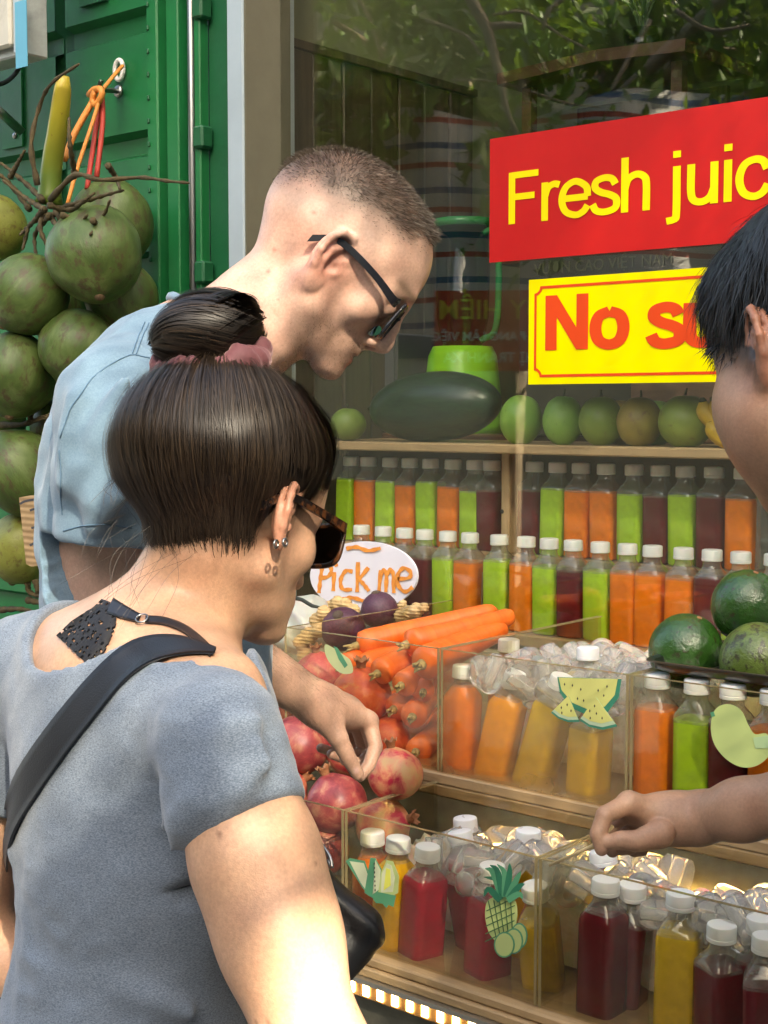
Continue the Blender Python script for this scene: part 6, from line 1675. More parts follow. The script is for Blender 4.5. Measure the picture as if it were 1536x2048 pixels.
    dirv = nrm * (1 - lean * .75) + comb * lean * .75; dirv /= np.linalg.norm(dirv, axis=1)[:, None]
    paths = pts[:, None, :] + dirv[:, None, :] * (ln[:, None, None] * u) + comb[:, None, :] * (ln[:, None, None] * .35 * u * u)
    tang = np.cross(dirv, RNG.normal(0, 1, (S, 3))); tang /= np.linalg.norm(tang, axis=1)[:, None]
    tint = np.array((.060, .043, .031)) * RNG.uniform(.5, 1.5, (S, 1))
    gr = (RNG.random(S) < .10 + .35 * sstep(.0, .05, Lp[:, 0]) * sstep(.10, .13, Lp[:, 2]))[:, None]; tint = np.where(gr, np.array((.20, .175, .145)), tint)
    hm = ribbons(paths - base, np.repeat(tang[:, None, :], 5, 1), .00045, HAIR_SHORT, 'hair', tint)
    obj('hair', hm, root)['kind'] = 'stuff'
    pts = v1[RNG.integers(0, nh, 60000)]; Lp = H.to(pts)
    jm = sstep(-.030, -.055, Lp[:, 2]) * sstep(.0, .03, Lp[:, 0]) * (Lp[:, 1] < .03) + np.exp(-((Lp[:, 2] + .048) / .005) ** 2) * (Lp[:, 0] > .075)
    keep = (RNG.random(len(pts)) < jm * .5) & (np.linalg.norm(Lp, axis=1) < .15); pts = pts[keep][:5000]; S = len(pts); nrm = grad_of(fh, pts)
    dv = nrm + RNG.normal(0, .35, (S, 3)) + H.v((.2, 0, -.8)); dv /= np.linalg.norm(dv, axis=1)[:, None]
    pa = pts[:, None] + dv[:, None] * (RNG.uniform(.0012, .0035, S)[:, None, None] * np.linspace(0, 1, 4)[None, :, None])
    tg = np.cross(dv, RNG.normal(0, 1, (S, 3))); tg /= np.linalg.norm(tg, axis=1)[:, None]
    obj('beard', ribbons(pa - base, np.repeat(tg[:, None], 4, 1), .00032, HAIR_SHORT, 'beard', np.array((.12, .07, .04)) * RNG.uniform(.5, 1.5, (S, 1))), root)['kind'] = 'stuff'
    # fine hair on the forearm
    ap = np.concatenate([v2, v3[::3]]); ap = ap[RNG.integers(0, len(ap), 5200)]; ap = ap[(np.linalg.norm(ap - WR, axis=1) < .20) & (((ap - WR) @ unit(WR - EL)) < .02)]; S = len(ap)
    nr = grad_of(lambda x: np.minimum(fa(x), fhand(x)), ap, 2e-3); dv = nr * .35 + unit(WR - EL) * .9 + V(0, 0, -.5) + RNG.normal(0, .25, (S, 3)); dv /= np.linalg.norm(dv, axis=1)[:, None]
    pa = ap[:, None] + dv[:, None] * (RNG.uniform(.004, .011, S)[:, None, None] * np.linspace(0, 1, 4)[None, :, None]); tg = np.cross(dv, nr); tg /= np.linalg.norm(tg, axis=1)[:, None] + 1e-9
    obj('arm_hair', ribbons(pa - base, np.repeat(tg[:, None], 4, 1), .00022, HAIR_SHORT, 'hair', np.array((.10, .06, .035)) * RNG.uniform(.5, 1.5, (S, 1))), root)['kind'] = 'stuff'
    # T-shirt
    HEM = at_d(213, 1086, 1.565); AR = unit(HEM - SH)
    Hx = at_d(255, 1078, 1.57)
    folds = [([at_d(150, 800, 1.49), at_d(135, 870, 1.49), at_d(130, 960, 1.50)], .010), ([at_d(250, 760, 1.47), at_d(200, 860, 1.475), at_d(165, 960, 1.49)], .008), ([at_d(290, 800, 1.46), at_d(235, 900, 1.47), at_d(190, 1000, 1.48)], .007),
             ([at_d(130, 900, 1.60), at_d(105, 1000, 1.62), at_d(118, 1180, 1.62)], .012), ([at_d(108, 860, 1.64), at_d(95, 960, 1.66), at_d(92, 1100, 1.66)], .009), ([at_d(290, 950, 1.47), at_d(240, 1000, 1.475), at_d(190, 1050, 1.49)], .006)]
    def fs(p):
        d = sd_ell(p, C1, (.128, .18, .135), B)
        d = smin(d, sd_ell(p, C2, (.131, .17, .21), B), .08); d = smin(d, sd_ell(p, C3, (.133, .17, .22), B), .08); d = smin(d, sd_ell(p, C4, (.150, .185, .2), B), .08)
        d = smin(d, sd_chain(p, [at_d(455, 690, 1.72), at_d(330, 740, 1.66), SH], [.066, .058, .058], .03), .05)
        d = smin(d, sd_chain(p, [at_d(470, 710, 1.78), SHL], [.062, .055], .03), .05)
        sl = sd_chain(p, [SH, SH * .5 + HEM * .5, HEM + AR * .02], [.064, .062, .0575], .01)
        d = smin(d, sl, .03)
        d = smin(d, sd_chain(p, [SHL, SHL * .4 + ELL * .6], [.062, .058], .01), .04)
        for fp, rr in folds: d = smin(d, sd_chain(p, fp, [rr * .3, rr * .7, rr * .3]), .040)
        # stitched seams pressed into the cloth
        seam = seg_dist(p, np.array([at_d(299, 717, 1.50), at_d(262, 708, 1.51), at_d(190, 753, 1.50), at_d(138, 823, 1.52), at_d(120, 876, 1.53)])); d = d + .0018 * np.exp(-(seam / .0035) ** 2)
        cut = (p - HEM) @ AR; d = np.where(np.linalg.norm(p - HEM, axis=1) < .11, smax(d, cut, .003), d)
        ring = np.abs(cut + .030); d = d + .0012 * np.exp(-(ring / .003) ** 2) * (np.linalg.norm(p - HEM, axis=1) < .09)
        # hollow sleeve end and neck opening
        nk = unit(N0 - N2); ncut = (p - at_d(425, 668, 1.73)) @ nk
        d = smax(d, ncut + .004, .006)
        return d
    A = np.array([C1, C2, C4, SH, SHL, HEM])
    v, q = surface_nets(fs, A.min(0) - .22, A.max(0) + .22, 0.0052)
    v = displaced(v, q, lambda p: .0045 * fbm(p * np.array((1.0, 1.0, .45)), 18, 4) + .0022 * fbm(p, 42, 8, 2))
    shirt = fabric('blue_cotton', (0.135, 0.225, 0.305), (0.19, 0.29, 0.37), 500, .6, .18)
    child('t_shirt', v, q, shirt, root)
    ths = simple('blue_thread', (.10, .19, .28), .9); dsp = lambda p: .0045 * fbm(p * np.array((1.0, 1.0, .45)), 18, 4) + .0022 * fbm(p, 42, 8, 2)
    for ln in ([(299, 717), (262, 708), (225, 726), (190, 753), (160, 790), (138, 823), (120, 876)], [(265, 705), (276, 675), (290, 645)], [(273, 706), (284, 676), (298, 646)], [(128, 1062), (170, 1051), (215, 1050), (262, 1056)], [(119, 900), (121, 960), (125, 1030)]):
        px = smooth_path([(x, y, 0) for x, y in ln], 24)[:, :2]; P = march(fs, px, 1.2, 40, 1.9); tube('stitching', P + grad_of(fs, P) * (.0004 - dsp(P))[:, None], .0008, ths, root, 5)
    # collar rib
    nk = unit(N0 - N2); c0 = at_d(425, 668, 1.73) - nk * .004; e1 = unit(np.cross(nk, V(0, 0, 1))); e2 = np.cross(nk, e1)
    ring = np.array([c0 + (e1 * math.cos(t_) * .065 + e2 * math.sin(t_) * .066) for t_ in np.linspace(0, 2 * math.pi, 41)])
    tube('collar', ring, .006, shirt, root, 8)
    legs(root, at_d(320, 1780, 1.70), Fb, Lb, fabric('navy_cotton', (.03, .04, .06), (.05, .06, .09)), simple('shoe_rubber', (.05, .05, .05), .6), 1.0)
    sunglasses(H, 'black framed sunglasses worn by the man in blue', FRAME_BLK, .050, .042, .002, .101, .030, .016)
    # pale slip of straw in his fingers
    return H
MAN_H = man()

# ------------------------------------------------------------------ the woman in grey
def woman():
    a = math.radians(54); ph = math.radians(19)
    Fh = camdir(math.cos(ph) * math.cos(a), -math.sin(ph), math.cos(ph) * math.sin(a)); Uh = camdir(math.sin(ph) * math.cos(a), math.cos(ph), math.sin(ph) * math.sin(a))
    H = Frame(at_d(455, 1045, 1.385), Fh, Uh, 0.985)
    base = at_d(255, 2250, 1.38) * V(1, 1, 0)
    root = person('person', base, 'woman in a grey T-shirt with dark hair tied in a top bun, seen from behind')
    ab = math.radians(36); Fb = unit((math.cos(ab) * cr + math.sin(ab) * cf) * V(1, 1, 0)); Lb = np.cross(V(0, 0, 1), Fb)
    lean = 0.16; Ub = unit(V(0, 0, 1) + Fb * lean); Fb2 = np.cross(Lb, Ub); B = np.stack([Fb2, Lb, Ub], 1)
    SR = at_d(440, 1478, 1.175); SL = at_d(62, 1345, 1.46); NB = at_d(318, 1300, 1.37); N0 = H.w((-.030, 0, -.035)); NM = at_d(372, 1195, 1.378)
    EL = at_d(642, 2150, 1.10); WRr = at_d(800, 2420, 1.32); HEM = at_d(499, 1650, 1.155)
    ELl = at_d(-62, 1850, 1.55); WRl = at_d(60, 1960, 1.50)
    C1 = at_d(300, 1570, 1.345); C2 = at_d(272, 1880, 1.35); C3 = at_d(250, 2200, 1.37)
    def fh(p):
        d = head_sdf(H.to(p), False, 0.0, (-1,), 0.0, 1.22) * H.k
        d = smin(d, sd_chain(p, [N0, NM, NB], [.047, .049, .062], .03), .03)
        d = smin(d, sd_chain(p, [at_d(300, 1330, 1.37), at_d(120, 1330, 1.44)], [.062, .05], .03), .05)
        d = smin(d, sd_chain(p, [at_d(315, 1375, 1.35), at_d(425, 1425, 1.22)], [.058, .045], .03), .05)
        d = smin(d, sd_ell(p, at_d(255, 1430, 1.36), (.085, .14, .10), B), .05)
        d = smin(d, sd_chain(p, [at_d(335, 1310, 1.36), at_d(432, 1385, 1.24)], [.045, .036], .02), .03)
        return d
    v1, q1 = surface_nets(fh, H.o - V(.30, .30, .34), H.o + V(.20, .20, .19), 0.0026)
    AM = SR * .4 + EL * .6
    def fa(p):
        d = sd_chain(p, [SR, SR * .62 + EL * .38, AM, EL], [.047, .0475, .0445, .040], .03)
        d = smin(d, sd_chain(p, [EL, WRr], [.040, .027], .02), .03)
        return d
    A = np.array([SR, EL, WRr]); v2, q2 = surface_nets(fa, A.min(0) - .07, A.max(0) + .07, 0.0042)
    fing = at_d(40, 1932, 1.47)
    def fl(p):
        d = sd_chain(p, [SL, ELl, WRl], [.048, .040, .028], .03)
        d = smin(d, sd_cone(p, WRl, at_d(75, 1955, 1.475), .026, .022), .02)
        d = smin(d, sd_chain(p, [at_d(75, 1950, 1.47), at_d(58, 1938, 1.465), fing], [.011, .0095, .0075], .003), .006)
        return smin(d, sd_chain(p, [NB, C1, C2, C3], [.06, .08, .07, .10], .05), .05)
    A = np.array([SL, ELl, NB, C3]); v4, q4 = surface_nets(fl, A.min(0) - .12, A.max(0) + .12, 0.006)
    v, q = combine([(v1, q1), (v2, q2), (v4, q4)])
    L = H.to(v); t = np.tile(np.array((0.58, 0.345, 0.22)), (len(v), 1)); near = np.linalg.norm(L, axis=1) < .18
    def blend(mask, col, amt=1.0):
        mk = (mask * amt)[:, None]; t[:] = t * (1 - mk) + np.array(col) * mk
    blend(sstep(.4, .9, fbm(v, 18, 2) * .5 + .5), (0.56, 0.27, 0.18), .25)
    blend(np.exp(-((np.linalg.norm(L - np.array((-.008, -.082, .0)), axis=1) / .030) ** 2)), (0.56, 0.24, 0.16), .5)
    lip = np.exp(-((np.abs(L[:, 2] + .066) / .0085) ** 4)) * (L[:, 0] > .088) * near; blend(lip, (0.5, 0.16, 0.14), .8)
    pl = (L[:, 0] * .741 - L[:, 2] * .671); pl = pl + .030 * sstep(-.012, -.070, L[:, 0]); blend(sstep(.036, .0, pl + .012 * fbm(v * np.array((1, 1, .35)), 140, 7)) * near * (L[:, 2] > -.095) * (L[:, 0] < .02), (0.17, 0.095, 0.055), .55); blend(sstep(.018, -.012, pl + .009 * fbm(v, 90, 3)) * near * (L[:, 2] > -.085), (0.05, 0.03, 0.018), .90)  # brown nape band stands for baby hairs and the shade under the hair
    er = (ear_sdf(L, -1) < .0025) & (np.abs(L[:, 1]) > .074); t[er] = np.array((.54, .265, .175))
    blend(np.exp(-(np.linalg.norm(v - fing, axis=1) / .012) ** 2), (0.60, 0.22, 0.14), .7)
    R = np.random.default_rng(3)
    for k in range(26):
        c = v2[R.integers(0, len(v2))]; rr = R.uniform(.0009, .0019); blend(np.exp(-(np.linalg.norm(v - c, axis=1) / rr) ** 2), (0.22, 0.10, 0.06), .7)
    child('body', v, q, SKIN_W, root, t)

    # ---- hair mass gathered into a bun
    Ch = np.array((-.022, 0, .048)); PLC = .006
    nk0 = H.to(N0[None])[0]; nk1 = H.to(NM[None])[0]
    def hl(q_):
        d = smin(sd_ell(q_, (-.012, 0, .050), (.104, .077, .088)), sd_ell(q_, (.040, 0, .052), (.054, .062, .056)), .03)
        d = smin(d, sd_cone(q_, nk0, nk1, .047, .049), .03)
        th = .0015 + (.0135 + .010 * sstep(.0, -.09, q_[:, 0]) * sstep(-.02, .05, q_[:, 2])) * sstep(-.004, .050, -plane(q_))
        return d - th - .0022 * np.sin(q_[:, 0] * 38 + 1) * np.cos(q_[:, 1] * 45) * sstep(.0, .04, -plane(q_))
    def plane(q_):
        y = np.abs(q_[:, 1]); return (q_[:, 0] * .741 - q_[:, 2] * .671) + .030 * sstep(-.012, -.070, q_[:, 0]) - PLC - .016 * sstep(.03, .085, q_[:, 2]) * sstep(.06, .02, y) + .010 * np.exp(-((q_[:, 2] - .0) / .025) ** 2)
    def fcap(p):
        q_ = H.to(p); return smax(hl(q_) + .0055, plane(q_) + .010, .012) * H.k
    vb, qb = surface_nets(fcap, H.o - .17, H.o + .19, 0.0040)
    bun_c = at_d(412, 672, 1.375); bun_x = camdir(.93, .20, .25); bun_z = camdir(-.22, .95, .1); bun_y = unit(np.cross(bun_z, bun_x)); bun_z = np.cross(bun_x, bun_y)
    BB = np.stack([bun_x, bun_y, bun_z], 1); br = np.array((.053, .050, .040))
    def fb(p):
        d = sd_ell(p, bun_c, br, BB); q_ = (p - bun_c) @ BB
        ang = np.arctan2(q_[:, 2], q_[:, 0]); d = smin(d, sd_cone(p, bun_c, at_d(438, 745, 1.385), .030, .034), .02)
        return d + .0016 * np.sin(q_[:, 1] * 260 + 4 * ang)
    vc, qc = surface_nets(fb, bun_c - .085, bun_c + .085, 0.0035)
    v, q = combine([(vb, qb), (vc, qc)])
    child('hair', v, q, HAIR, root, np.tile(np.array((.016, .0105, .0075)), (len(v), 1)))
    hair = bpy.data.objects[root.children[-1].name]
    pole = unit(H.to(at_d(440, 748, 1.385)[None])[0] - Ch); e1 = unit(np.cross(pole, (0, 1, 0))); e2 = np.cross(pole, e1)
    def radius(D):
        lo = np.full(len(D), .02); hi = np.full(len(D), .20)
        for _ in range(18):
            md = (lo + hi) / 2; X_ = Ch + D * md[:, None]; ins = hl(X_) < 0; lo = np.where(ins, md, lo); hi = np.where(ins, hi, md)
        return (lo + hi) / 2
    S = 21000; Kp = 14
    phi = RNG.uniform(0, 2 * math.pi, S); al = np.linspace(.24, 2.75, 90)
    amax = np.full(S, .5); alive = np.ones(S, bool)
    cell = np.linspace(0, 2 * math.pi, 240, endpoint=False); am_c = np.full(240, .5)
    Dg = np.cos(al)[None, :, None] * pole + np.sin(al)[None, :, None] * (np.cos(cell)[:, None, None] * e1 + np.sin(cell)[:, None, None] * e2)
    Rg = radius(Dg.reshape(-1, 3)).reshape(240, 90); okp = plane((Ch + Dg * Rg[:, :, None]).reshape(-1, 3)).reshape(240, 90) < .002
    for k in range(240):
        bad = np.where(~okp[k])[0]; am_c[k] = al[bad[0]] if len(bad) else al[-1]
    amax = am_c[(phi / (2 * math.pi) * 240).astype(int) % 240] * np.minimum(1.025 + RNG.uniform(-.03, .015, S), .925 + np.abs(RNG.normal(0, .075, S)) - .05 * np.abs(fbm(np.stack([np.cos(phi), np.sin(phi), phi * 0], -1), 10, 9, 2)))
    # strands cover random spans of the meridian so that the surface reads as layered
    t0 = np.where(RNG.random(S) < .5, 0.0, RNG.uniform(0, .5, S)); t1 = np.where(RNG.random(S) < .6, 1.0, RNG.uniform(.55, 1, S))
    u = np.linspace(0, 1, Kp)[None, :]; tt = t1[:, None] + (t0 - t1)[:, None] * u
    A_ = .22 + (amax[:, None] - .22) * tt
    wav = RNG.normal(0, .085, (S, 1)) * np.sin(tt * RNG.uniform(1, 4, (S, 1)) + RNG.uniform(0, 6, (S, 1)))
    swirl = .30 * (1 - tt) ** 2
    PHI = phi[:, None] + wav + swirl * 0
    D = np.cos(A_)[..., None] * pole + np.sin(A_)[..., None] * (np.cos(PHI)[..., None] * e1 + np.sin(PHI)[..., None] * e2)
    Rr = radius(D.reshape(-1, 3)).reshape(S, Kp)
    cq = np.stack([np.cos(PHI), np.sin(PHI), A_ * .05], -1).reshape(-1, 3); clump = (.0026 * fbm(cq, 13, 3, 3)).reshape(S, Kp)
    fly = np.where(RNG.random((S, 1)) < .05, RNG.uniform(.002, .009, (S, 1)), 0.0)
    off = -.0006 + clump * sstep(1.0, .8, tt) + (np.abs(RNG.normal(0, .0024, (S, 1))) + fly) * np.sin(np.pi * np.clip(tt, 0.02, .98)) ** .5
    edge = .0022 * sstep(.70, .95, tt)
    Q = Ch + D * (Rr + off - edge)[..., None]
    cl = (ear_sdf(Q.reshape(-1, 3), -1).reshape(S, Kp).min(1) > .003); Q = Q[cl]; D = D[cl]; phi = phi[cl]; S = len(Q)
    Wp = H.w(Q.reshape(-1, 3)).reshape(S, Kp, 3); Nn = H.v(D.reshape(-1, 3)).reshape(S, Kp, 3)
    band = fbm(np.stack([np.cos(phi), np.sin(phi), phi * 0], -1), 7, 5, 3)
    tint = np.array((.027, .0170, .0105)) * RNG.uniform(.35, 1.6, (S, 1)) * (1 + .6 * band[:, None]); li = RNG.random(S) < .09; tint[li] = np.array((.050, .031, .017)) * RNG.uniform(.6, 1.3, (li.sum(), 1))
    obj('strands', ribbons(Wp - base, Nn, .00055, HAIR, 'strands', tint), hair)['kind'] = 'stuff'
    # hairs rooted in the skin of the nape and temples, swept up over the hair line
    Lv = H.to(v1); pv = plane(Lv); near3 = (pv > -.012) & (pv < .016) & (Lv[:, 0] < -.002) & (Lv[:, 2] > -.09) & (np.linalg.norm(Lv, axis=1) < .13)
    c3 = Lv[near3]; c3 = c3[RNG.integers(0, len(c3), 7000)]; c3 = c3[RNG.random(len(c3)) < sstep(.016, -.006, plane(c3)) ** 1.6]; S3 = len(c3); K3 = 10
    v3_ = c3 - Ch; r0 = np.linalg.norm(v3_, axis=1); d3 = v3_ / r0[:, None]; a3 = np.arccos(np.clip(d3 @ pole, -1, 1)); f3 = np.arctan2(d3 @ e2, d3 @ e1)
    u3 = np.linspace(0, 1, K3)[None]; A3 = a3[:, None] - RNG.uniform(.25, .75, S3)[:, None] * u3; P3 = f3[:, None] + RNG.normal(0, .10, (S3, 1)) * u3
    D3 = np.cos(A3)[..., None] * pole + np.sin(A3)[..., None] * (np.cos(P3)[..., None] * e1 + np.sin(P3)[..., None] * e2)
    rr3 = radius(D3.reshape(-1, 3)).reshape(S3, K3) + .0012 + np.abs(RNG.normal(0, .0010, (S3, 1))); w3 = sstep(.0, .35, u3); rr3 = r0[:, None] * (1 - w3) + rr3 * w3
    Q3 = Ch + D3 * rr3[..., None]; kp = ear_sdf(Q3.reshape(-1, 3), -1).reshape(S3, K3).min(1) > .004; Q3 = Q3[kp]; D3 = D3[kp]
    obj('nape_hairs', ribbons(H.w(Q3.reshape(-1, 3)).reshape(-1, K3, 3) - base, H.v(D3.reshape(-1, 3)).reshape(-1, K3, 3), .00045, HAIR, 'strands', np.array((.024, .0155, .010)) * RNG.uniform(.4, 1.6, (len(Q3), 1))), hair)['kind'] = 'stuff'
    # bun strands: arcs sweeping over the bun
    S2 = 3600; K2 = 14; lon = RNG.uniform(0, 2 * math.pi, S2); s0 = RNG.uniform(.12, 1.2, S2); s1 = np.minimum(s0 + RNG.uniform(.9, 2.6, S2), 3.0)
    th = s0[:, None] + (s1 - s0)[:, None] * np.linspace(0, 1, K2)[None]
    lt = lon[:, None] + .55 * np.cos(th) + RNG.normal(0, .05, (S2, 1)) * np.sin(th * 2)
    D = np.stack([np.cos(th), np.sin(th) * np.cos(lt), np.sin(th) * np.sin(lt)], -1)
    tw = RNG.random(S2) < .4
    gro = .0065 * fbm(np.stack([np.cos(lon), np.sin(lon), lon * 0], -1), 5, 2, 3)[:, None] + np.abs(RNG.normal(0, .0015, (S2, 1)))
    Qb = bun_c + (D * (br + gro[..., None])) @ BB.T
    Q2 = at_d(432, 656, 1.372) + (D[:, :, [0, 2, 1]] * (np.array((.045, .042, .036)) + gro[..., None])) @ BB.T; Qb = np.where(tw[:, None, None], Q2, Qb)
    tint = np.array((.0145, .0095, .0062)) * RNG.uniform(.4, 1.6, (S2, 1)); li = RNG.random(S2) < .06; tint[li] = np.array((.055, .034, .02))
    obj('bun_strands', ribbons(Qb - base, D @ BB.T, .0009, HAIR, 'strands', tint), hair)['kind'] = 'stuff'
    # loose hairs: nape wisps, bun tip, flyaways
    P_ = []; 
    def wisp(a_, b_, n, spread, sag, K3=14):
        for _ in range(n):
            p0 = at_d(a_[0] + R.normal(0, spread), a_[1] + R.normal(0, spread * .5), a_[2]); p1 = at_d(b_[0] + R.normal(0, spread * 1.6), b_[1] + R.normal(0, spread), b_[2])
            mid = (p0 + p1) / 2 + cr * R.normal(0, .012) + V(0, 0, sag * R.uniform(.3, 1.2)); P_.append(smooth_path([p0, mid, p1], K3))
    wisp((300, 1080, 1.32), (200, 1195, 1.28), 9, 26, .006); wisp((350, 1095, 1.30), (240, 1250, 1.27), 7, 24, .006); wisp((250, 1040, 1.33), (170, 1120, 1.31), 5, 16, .008)
    wisp((250, 930, 1.34), (222, 1000, 1.33), 8, 14, -.004); wisp((340, 775, 1.34), (290, 775, 1.34), 8, 12, .005)
    P_ = np.array(P_); nn = np.tile(-cf, (len(P_), P_.shape[1], 1)); tint = np.array((.026, .017, .011)) * RNG.uniform(.5, 1.6, (len(P_), 1))
    obj('loose_strands', ribbons(P_ - base, nn, .00030, HAIR, 'strands', tint), hair)['kind'] = 'stuff'
    # velvet scrunchie
    sc_c = at_d(424, 724, 1.368); sx, sy, sz = camdir(.97, .20, .10), None, camdir(-.20, .90, -.36); sy = unit(np.cross(sz, sx)); sz = np.cross(sx, sy)
    v, f = [], []; n1, n2 = 90, 16
    for i in range(n1):
        th_ = 2 * math.pi * i / n1
        for j in range(n2):
            p2 = 2 * math.pi * j / n2; rr = .0135 * (1 + .09 * math.sin(th_ * 13 + 1.5 * math.sin(p2)) + .07 * math.sin(th_ * 23 + 2 * p2) + .08 * math.sin(th_ * 5))
            Rr_ = .0415 + rr * math.cos(p2); v.append(sc_c + sx * Rr_ * 1.06 * math.cos(th_) + sy * Rr_ * math.sin(th_) + sz * (rr * 1.15 * math.sin(p2) + .003 * math.sin(th_ * 5)) - base)
    for i in range(n1):
        for j in range(n2): f.append((i * n2 + j, ((i + 1) % n1) * n2 + j, ((i + 1) % n1) * n2 + (j + 1) % n2, i * n2 + (j + 1) % n2))
    vel = M('pink_velvet'); vel.set(Base_Color=(.13, .04, .045), Roughness=.7, Sheen_Weight=.5, Sheen_Roughness=.4); vel.b.inputs['Sheen Tint'].default_value = (.9, .6, .6, 1); obj('scrunchie', mesh(v, f, vel.m), root)['label'] = 'dusty pink velvet scrunchie'

    # ---- heather grey T-shirt
    AR = unit(HEM - SR * 1.0); HC = at_d(497, 1652, 1.155); hx = unit(at_d(620, 1592, 1.15) - at_d(374, 1728, 1.15)); HN = unit(np.cross(hx, cf)); HN = HN if HN @ (EL - SR) > 0 else -HN; HN = unit(HN - cf * .38)
    LHEM = SL * .55 + ELl * .45
    folds = [([at_d(395, 1560, 1.13), at_d(430, 1520, 1.115), at_d(520, 1490, 1.115)], .006), ([at_d(370, 1600, 1.14), at_d(420, 1570, 1.115), at_d(540, 1530, 1.11)], .006), ([at_d(355, 1640, 1.15), at_d(400, 1615, 1.12), at_d(480, 1585, 1.105)], .0055), ([at_d(345, 1700, 1.16), at_d(360, 1650, 1.13), at_d(395, 1600, 1.115)], .007), ([at_d(330, 1660, 1.19), at_d(345, 1590, 1.16), at_d(385, 1520, 1.13)], .008), ([at_d(410, 1480, 1.13), at_d(450, 1455, 1.12), at_d(510, 1440, 1.125)], .005),
             ([at_d(60, 1910, 1.30), at_d(95, 1930, 1.28), at_d(110, 1990, 1.27)], .010), ([at_d(230, 1960, 1.24), at_d(300, 1990, 1.23), at_d(380, 2030, 1.23)], .008), ([at_d(30, 1700, 1.33), at_d(70, 1690, 1.30), at_d(130, 1730, 1.28)], .006)]
    NC = at_d(300, 1246, 1.37)
    def fs(p):
        d = sd_ell(p, C1, (.110, .148, .175), B); d = smin(d, sd_ell(p, C2, (.096, .118, .20), B), .08); d = smin(d, sd_ell(p, C3, (.13, .150, .18), B), .07)
        d = smin(d, sd_chain(p, [at_d(300, 1335, 1.37), at_d(150, 1335, 1.43), SL], [.066, .056, .0535], .03), .05)
        d = smin(d, sd_chain(p, [at_d(310, 1400, 1.36), at_d(398, 1432, 1.24), SR], [.062, .052, .0495], .03), .05)
        d = smin(d, sd_ell(p, at_d(255, 1435, 1.36), (.091, .148, .108), B), .05)
        d = smin(d, sd_chain(p, [SR, SR * .45 + HC * .55, HC + HN * .02], [.0500, .0505, .0512], .01), .025)
        d = smin(d, sd_chain(p, [SL, LHEM], [.054, .056], .01), .03)
        for fp, rr in folds: d = smin(d, sd_chain(p, fp, [rr * .1, rr * .6, rr * .1]), .026)
        cut = (p - HC) @ HN; dl = np.linalg.norm(p - HC, axis=1)
        d = np.where(dl < .12, smax(d, cut, .003), d)
        d = d + .0011 * np.exp(-((cut + .021) / .0022) ** 2) * (dl < .09)
        lcut = (p - LHEM) @ unit(ELl - SL); d = np.where(np.linalg.norm(p - LHEM, axis=1) < .10, smax(d, lcut, .003), d)
        nd = sd_ell(p, NC, (.118, .114, .104), B); d = d - .0022 * np.exp(-((nd - .010) / .008) ** 2)
        nd2 = sd_ell(p, at_d(395, 1262, 1.27), (.062, .062, .052), B)
        return smax(smax(smax(d, -nd, .004), -nd2, .006), -sd_sphere(p, at_d(505, 1300, 1.26), .036), .006)
    A = np.array([C3, SL, SR, HC, NB]); v, q = surface_nets(fs, A.min(0) - V(.20, .20, .18), A.max(0) + V(.14, .14, .08), 0.0046)
    hemw = lambda p: 1 - np.exp(-(((p - HC) @ HN) / .03) ** 2) * (np.linalg.norm(p - HC, axis=1) < .10)
    nkw = lambda p: (1 - np.exp(-(sd_ell(p, NC, (.118, .114, .104), B) / .025) ** 2))
    v = displaced(v, q, lambda p: hemw(p) * nkw(p) * (.0038 * fbm(p * np.array((1, 1, .7)), 14, 6) + .0014 * fbm(p, 55, 9, 2) + .0050 * np.exp(-(np.linalg.norm(p - at_d(385, 1600, 1.14), axis=1) / .085) ** 2) * np.abs(fbm(p * np.array((.45, .45, 1.6)), 34, 12, 2)) + .006 * np.exp(-(np.linalg.norm(p - at_d(70, 1940, 1.27), axis=1) / .10) ** 2) * np.abs(fbm(p * np.array((1, 1, 1.3)), 24, 13, 2))))
    cloth = fabric('heather_grey_jersey', (.088, .118, .160), (.255, .305, .37), 480, .75, .2, .9, (1, 1, 2.4))
    child('t_shirt', v, q, cloth, root)
    # black lace bralette: racer back panel and straps
    blk = M('black_lace'); c = blk.coord(); vo = blk.N('ShaderNodeTexVoronoi'); vo.inputs['Scale'].default_value = 190; blk.l.new(c, vo.inputs[0])
    tr = blk.N('ShaderNodeBsdfTransparent'); blk.set(Base_Color=(.010, .010, .013), Roughness=.7); mx = blk.N('ShaderNodeMixShader')
    blk.l.new(blk.ramp(vo.outputs['Distance'], [(.34, 1.0), (.40, 0.0)]), mx.inputs[0]); blk.l.new(blk.b.outputs[0], mx.inputs[1]); blk.l.new(tr.outputs[0], mx.inputs[2]); blk.l.new(mx.outputs[0], blk.out.inputs[0])
    sat = simple('black_satin', (.012, .012, .016), .4)
    def onskin(px, py, off=.0025):
        P = march(fh, [(px, py)]); n = grad_of(fh, P); return P[0] + n[0] * off, n[0]
    def strip(name, mid, width, mat, off=.0025, parent=root, nrow=5):
        """cloth strip laid on the skin along a line of photo points; width in px per point"""
        m_ = smooth_path([(x, y, 0) for x, y in mid], 26)[:, :2]; T = np.gradient(m_, axis=0); T /= np.linalg.norm(T, axis=1)[:, None]; Nn = np.stack([-T[:, 1], T[:, 0]], 1)
        wd = np.interp(np.linspace(0, 1, 26), np.linspace(0, 1, len(width)), width); f = []
        px = [m_[i] + Nn[i] * wd[i] * (j / (nrow - 1) - .5) for i in range(26) for j in range(nrow)]
        v = march(fh, px); nn = grad_of(fh, v); v = v + nn * off; k = len(v); v2_ = np.vstack([v, v - nn * .0018]) - np.array(parent.location)
        for i in range(25):
            for j in range(nrow - 1):
                a_ = i * nrow + j; f.append((a_, a_ + 1, a_ + nrow + 1, a_ + nrow)); f.append((a_ + k, a_ + nrow + k, a_ + nrow + 1 + k, a_ + 1 + k))
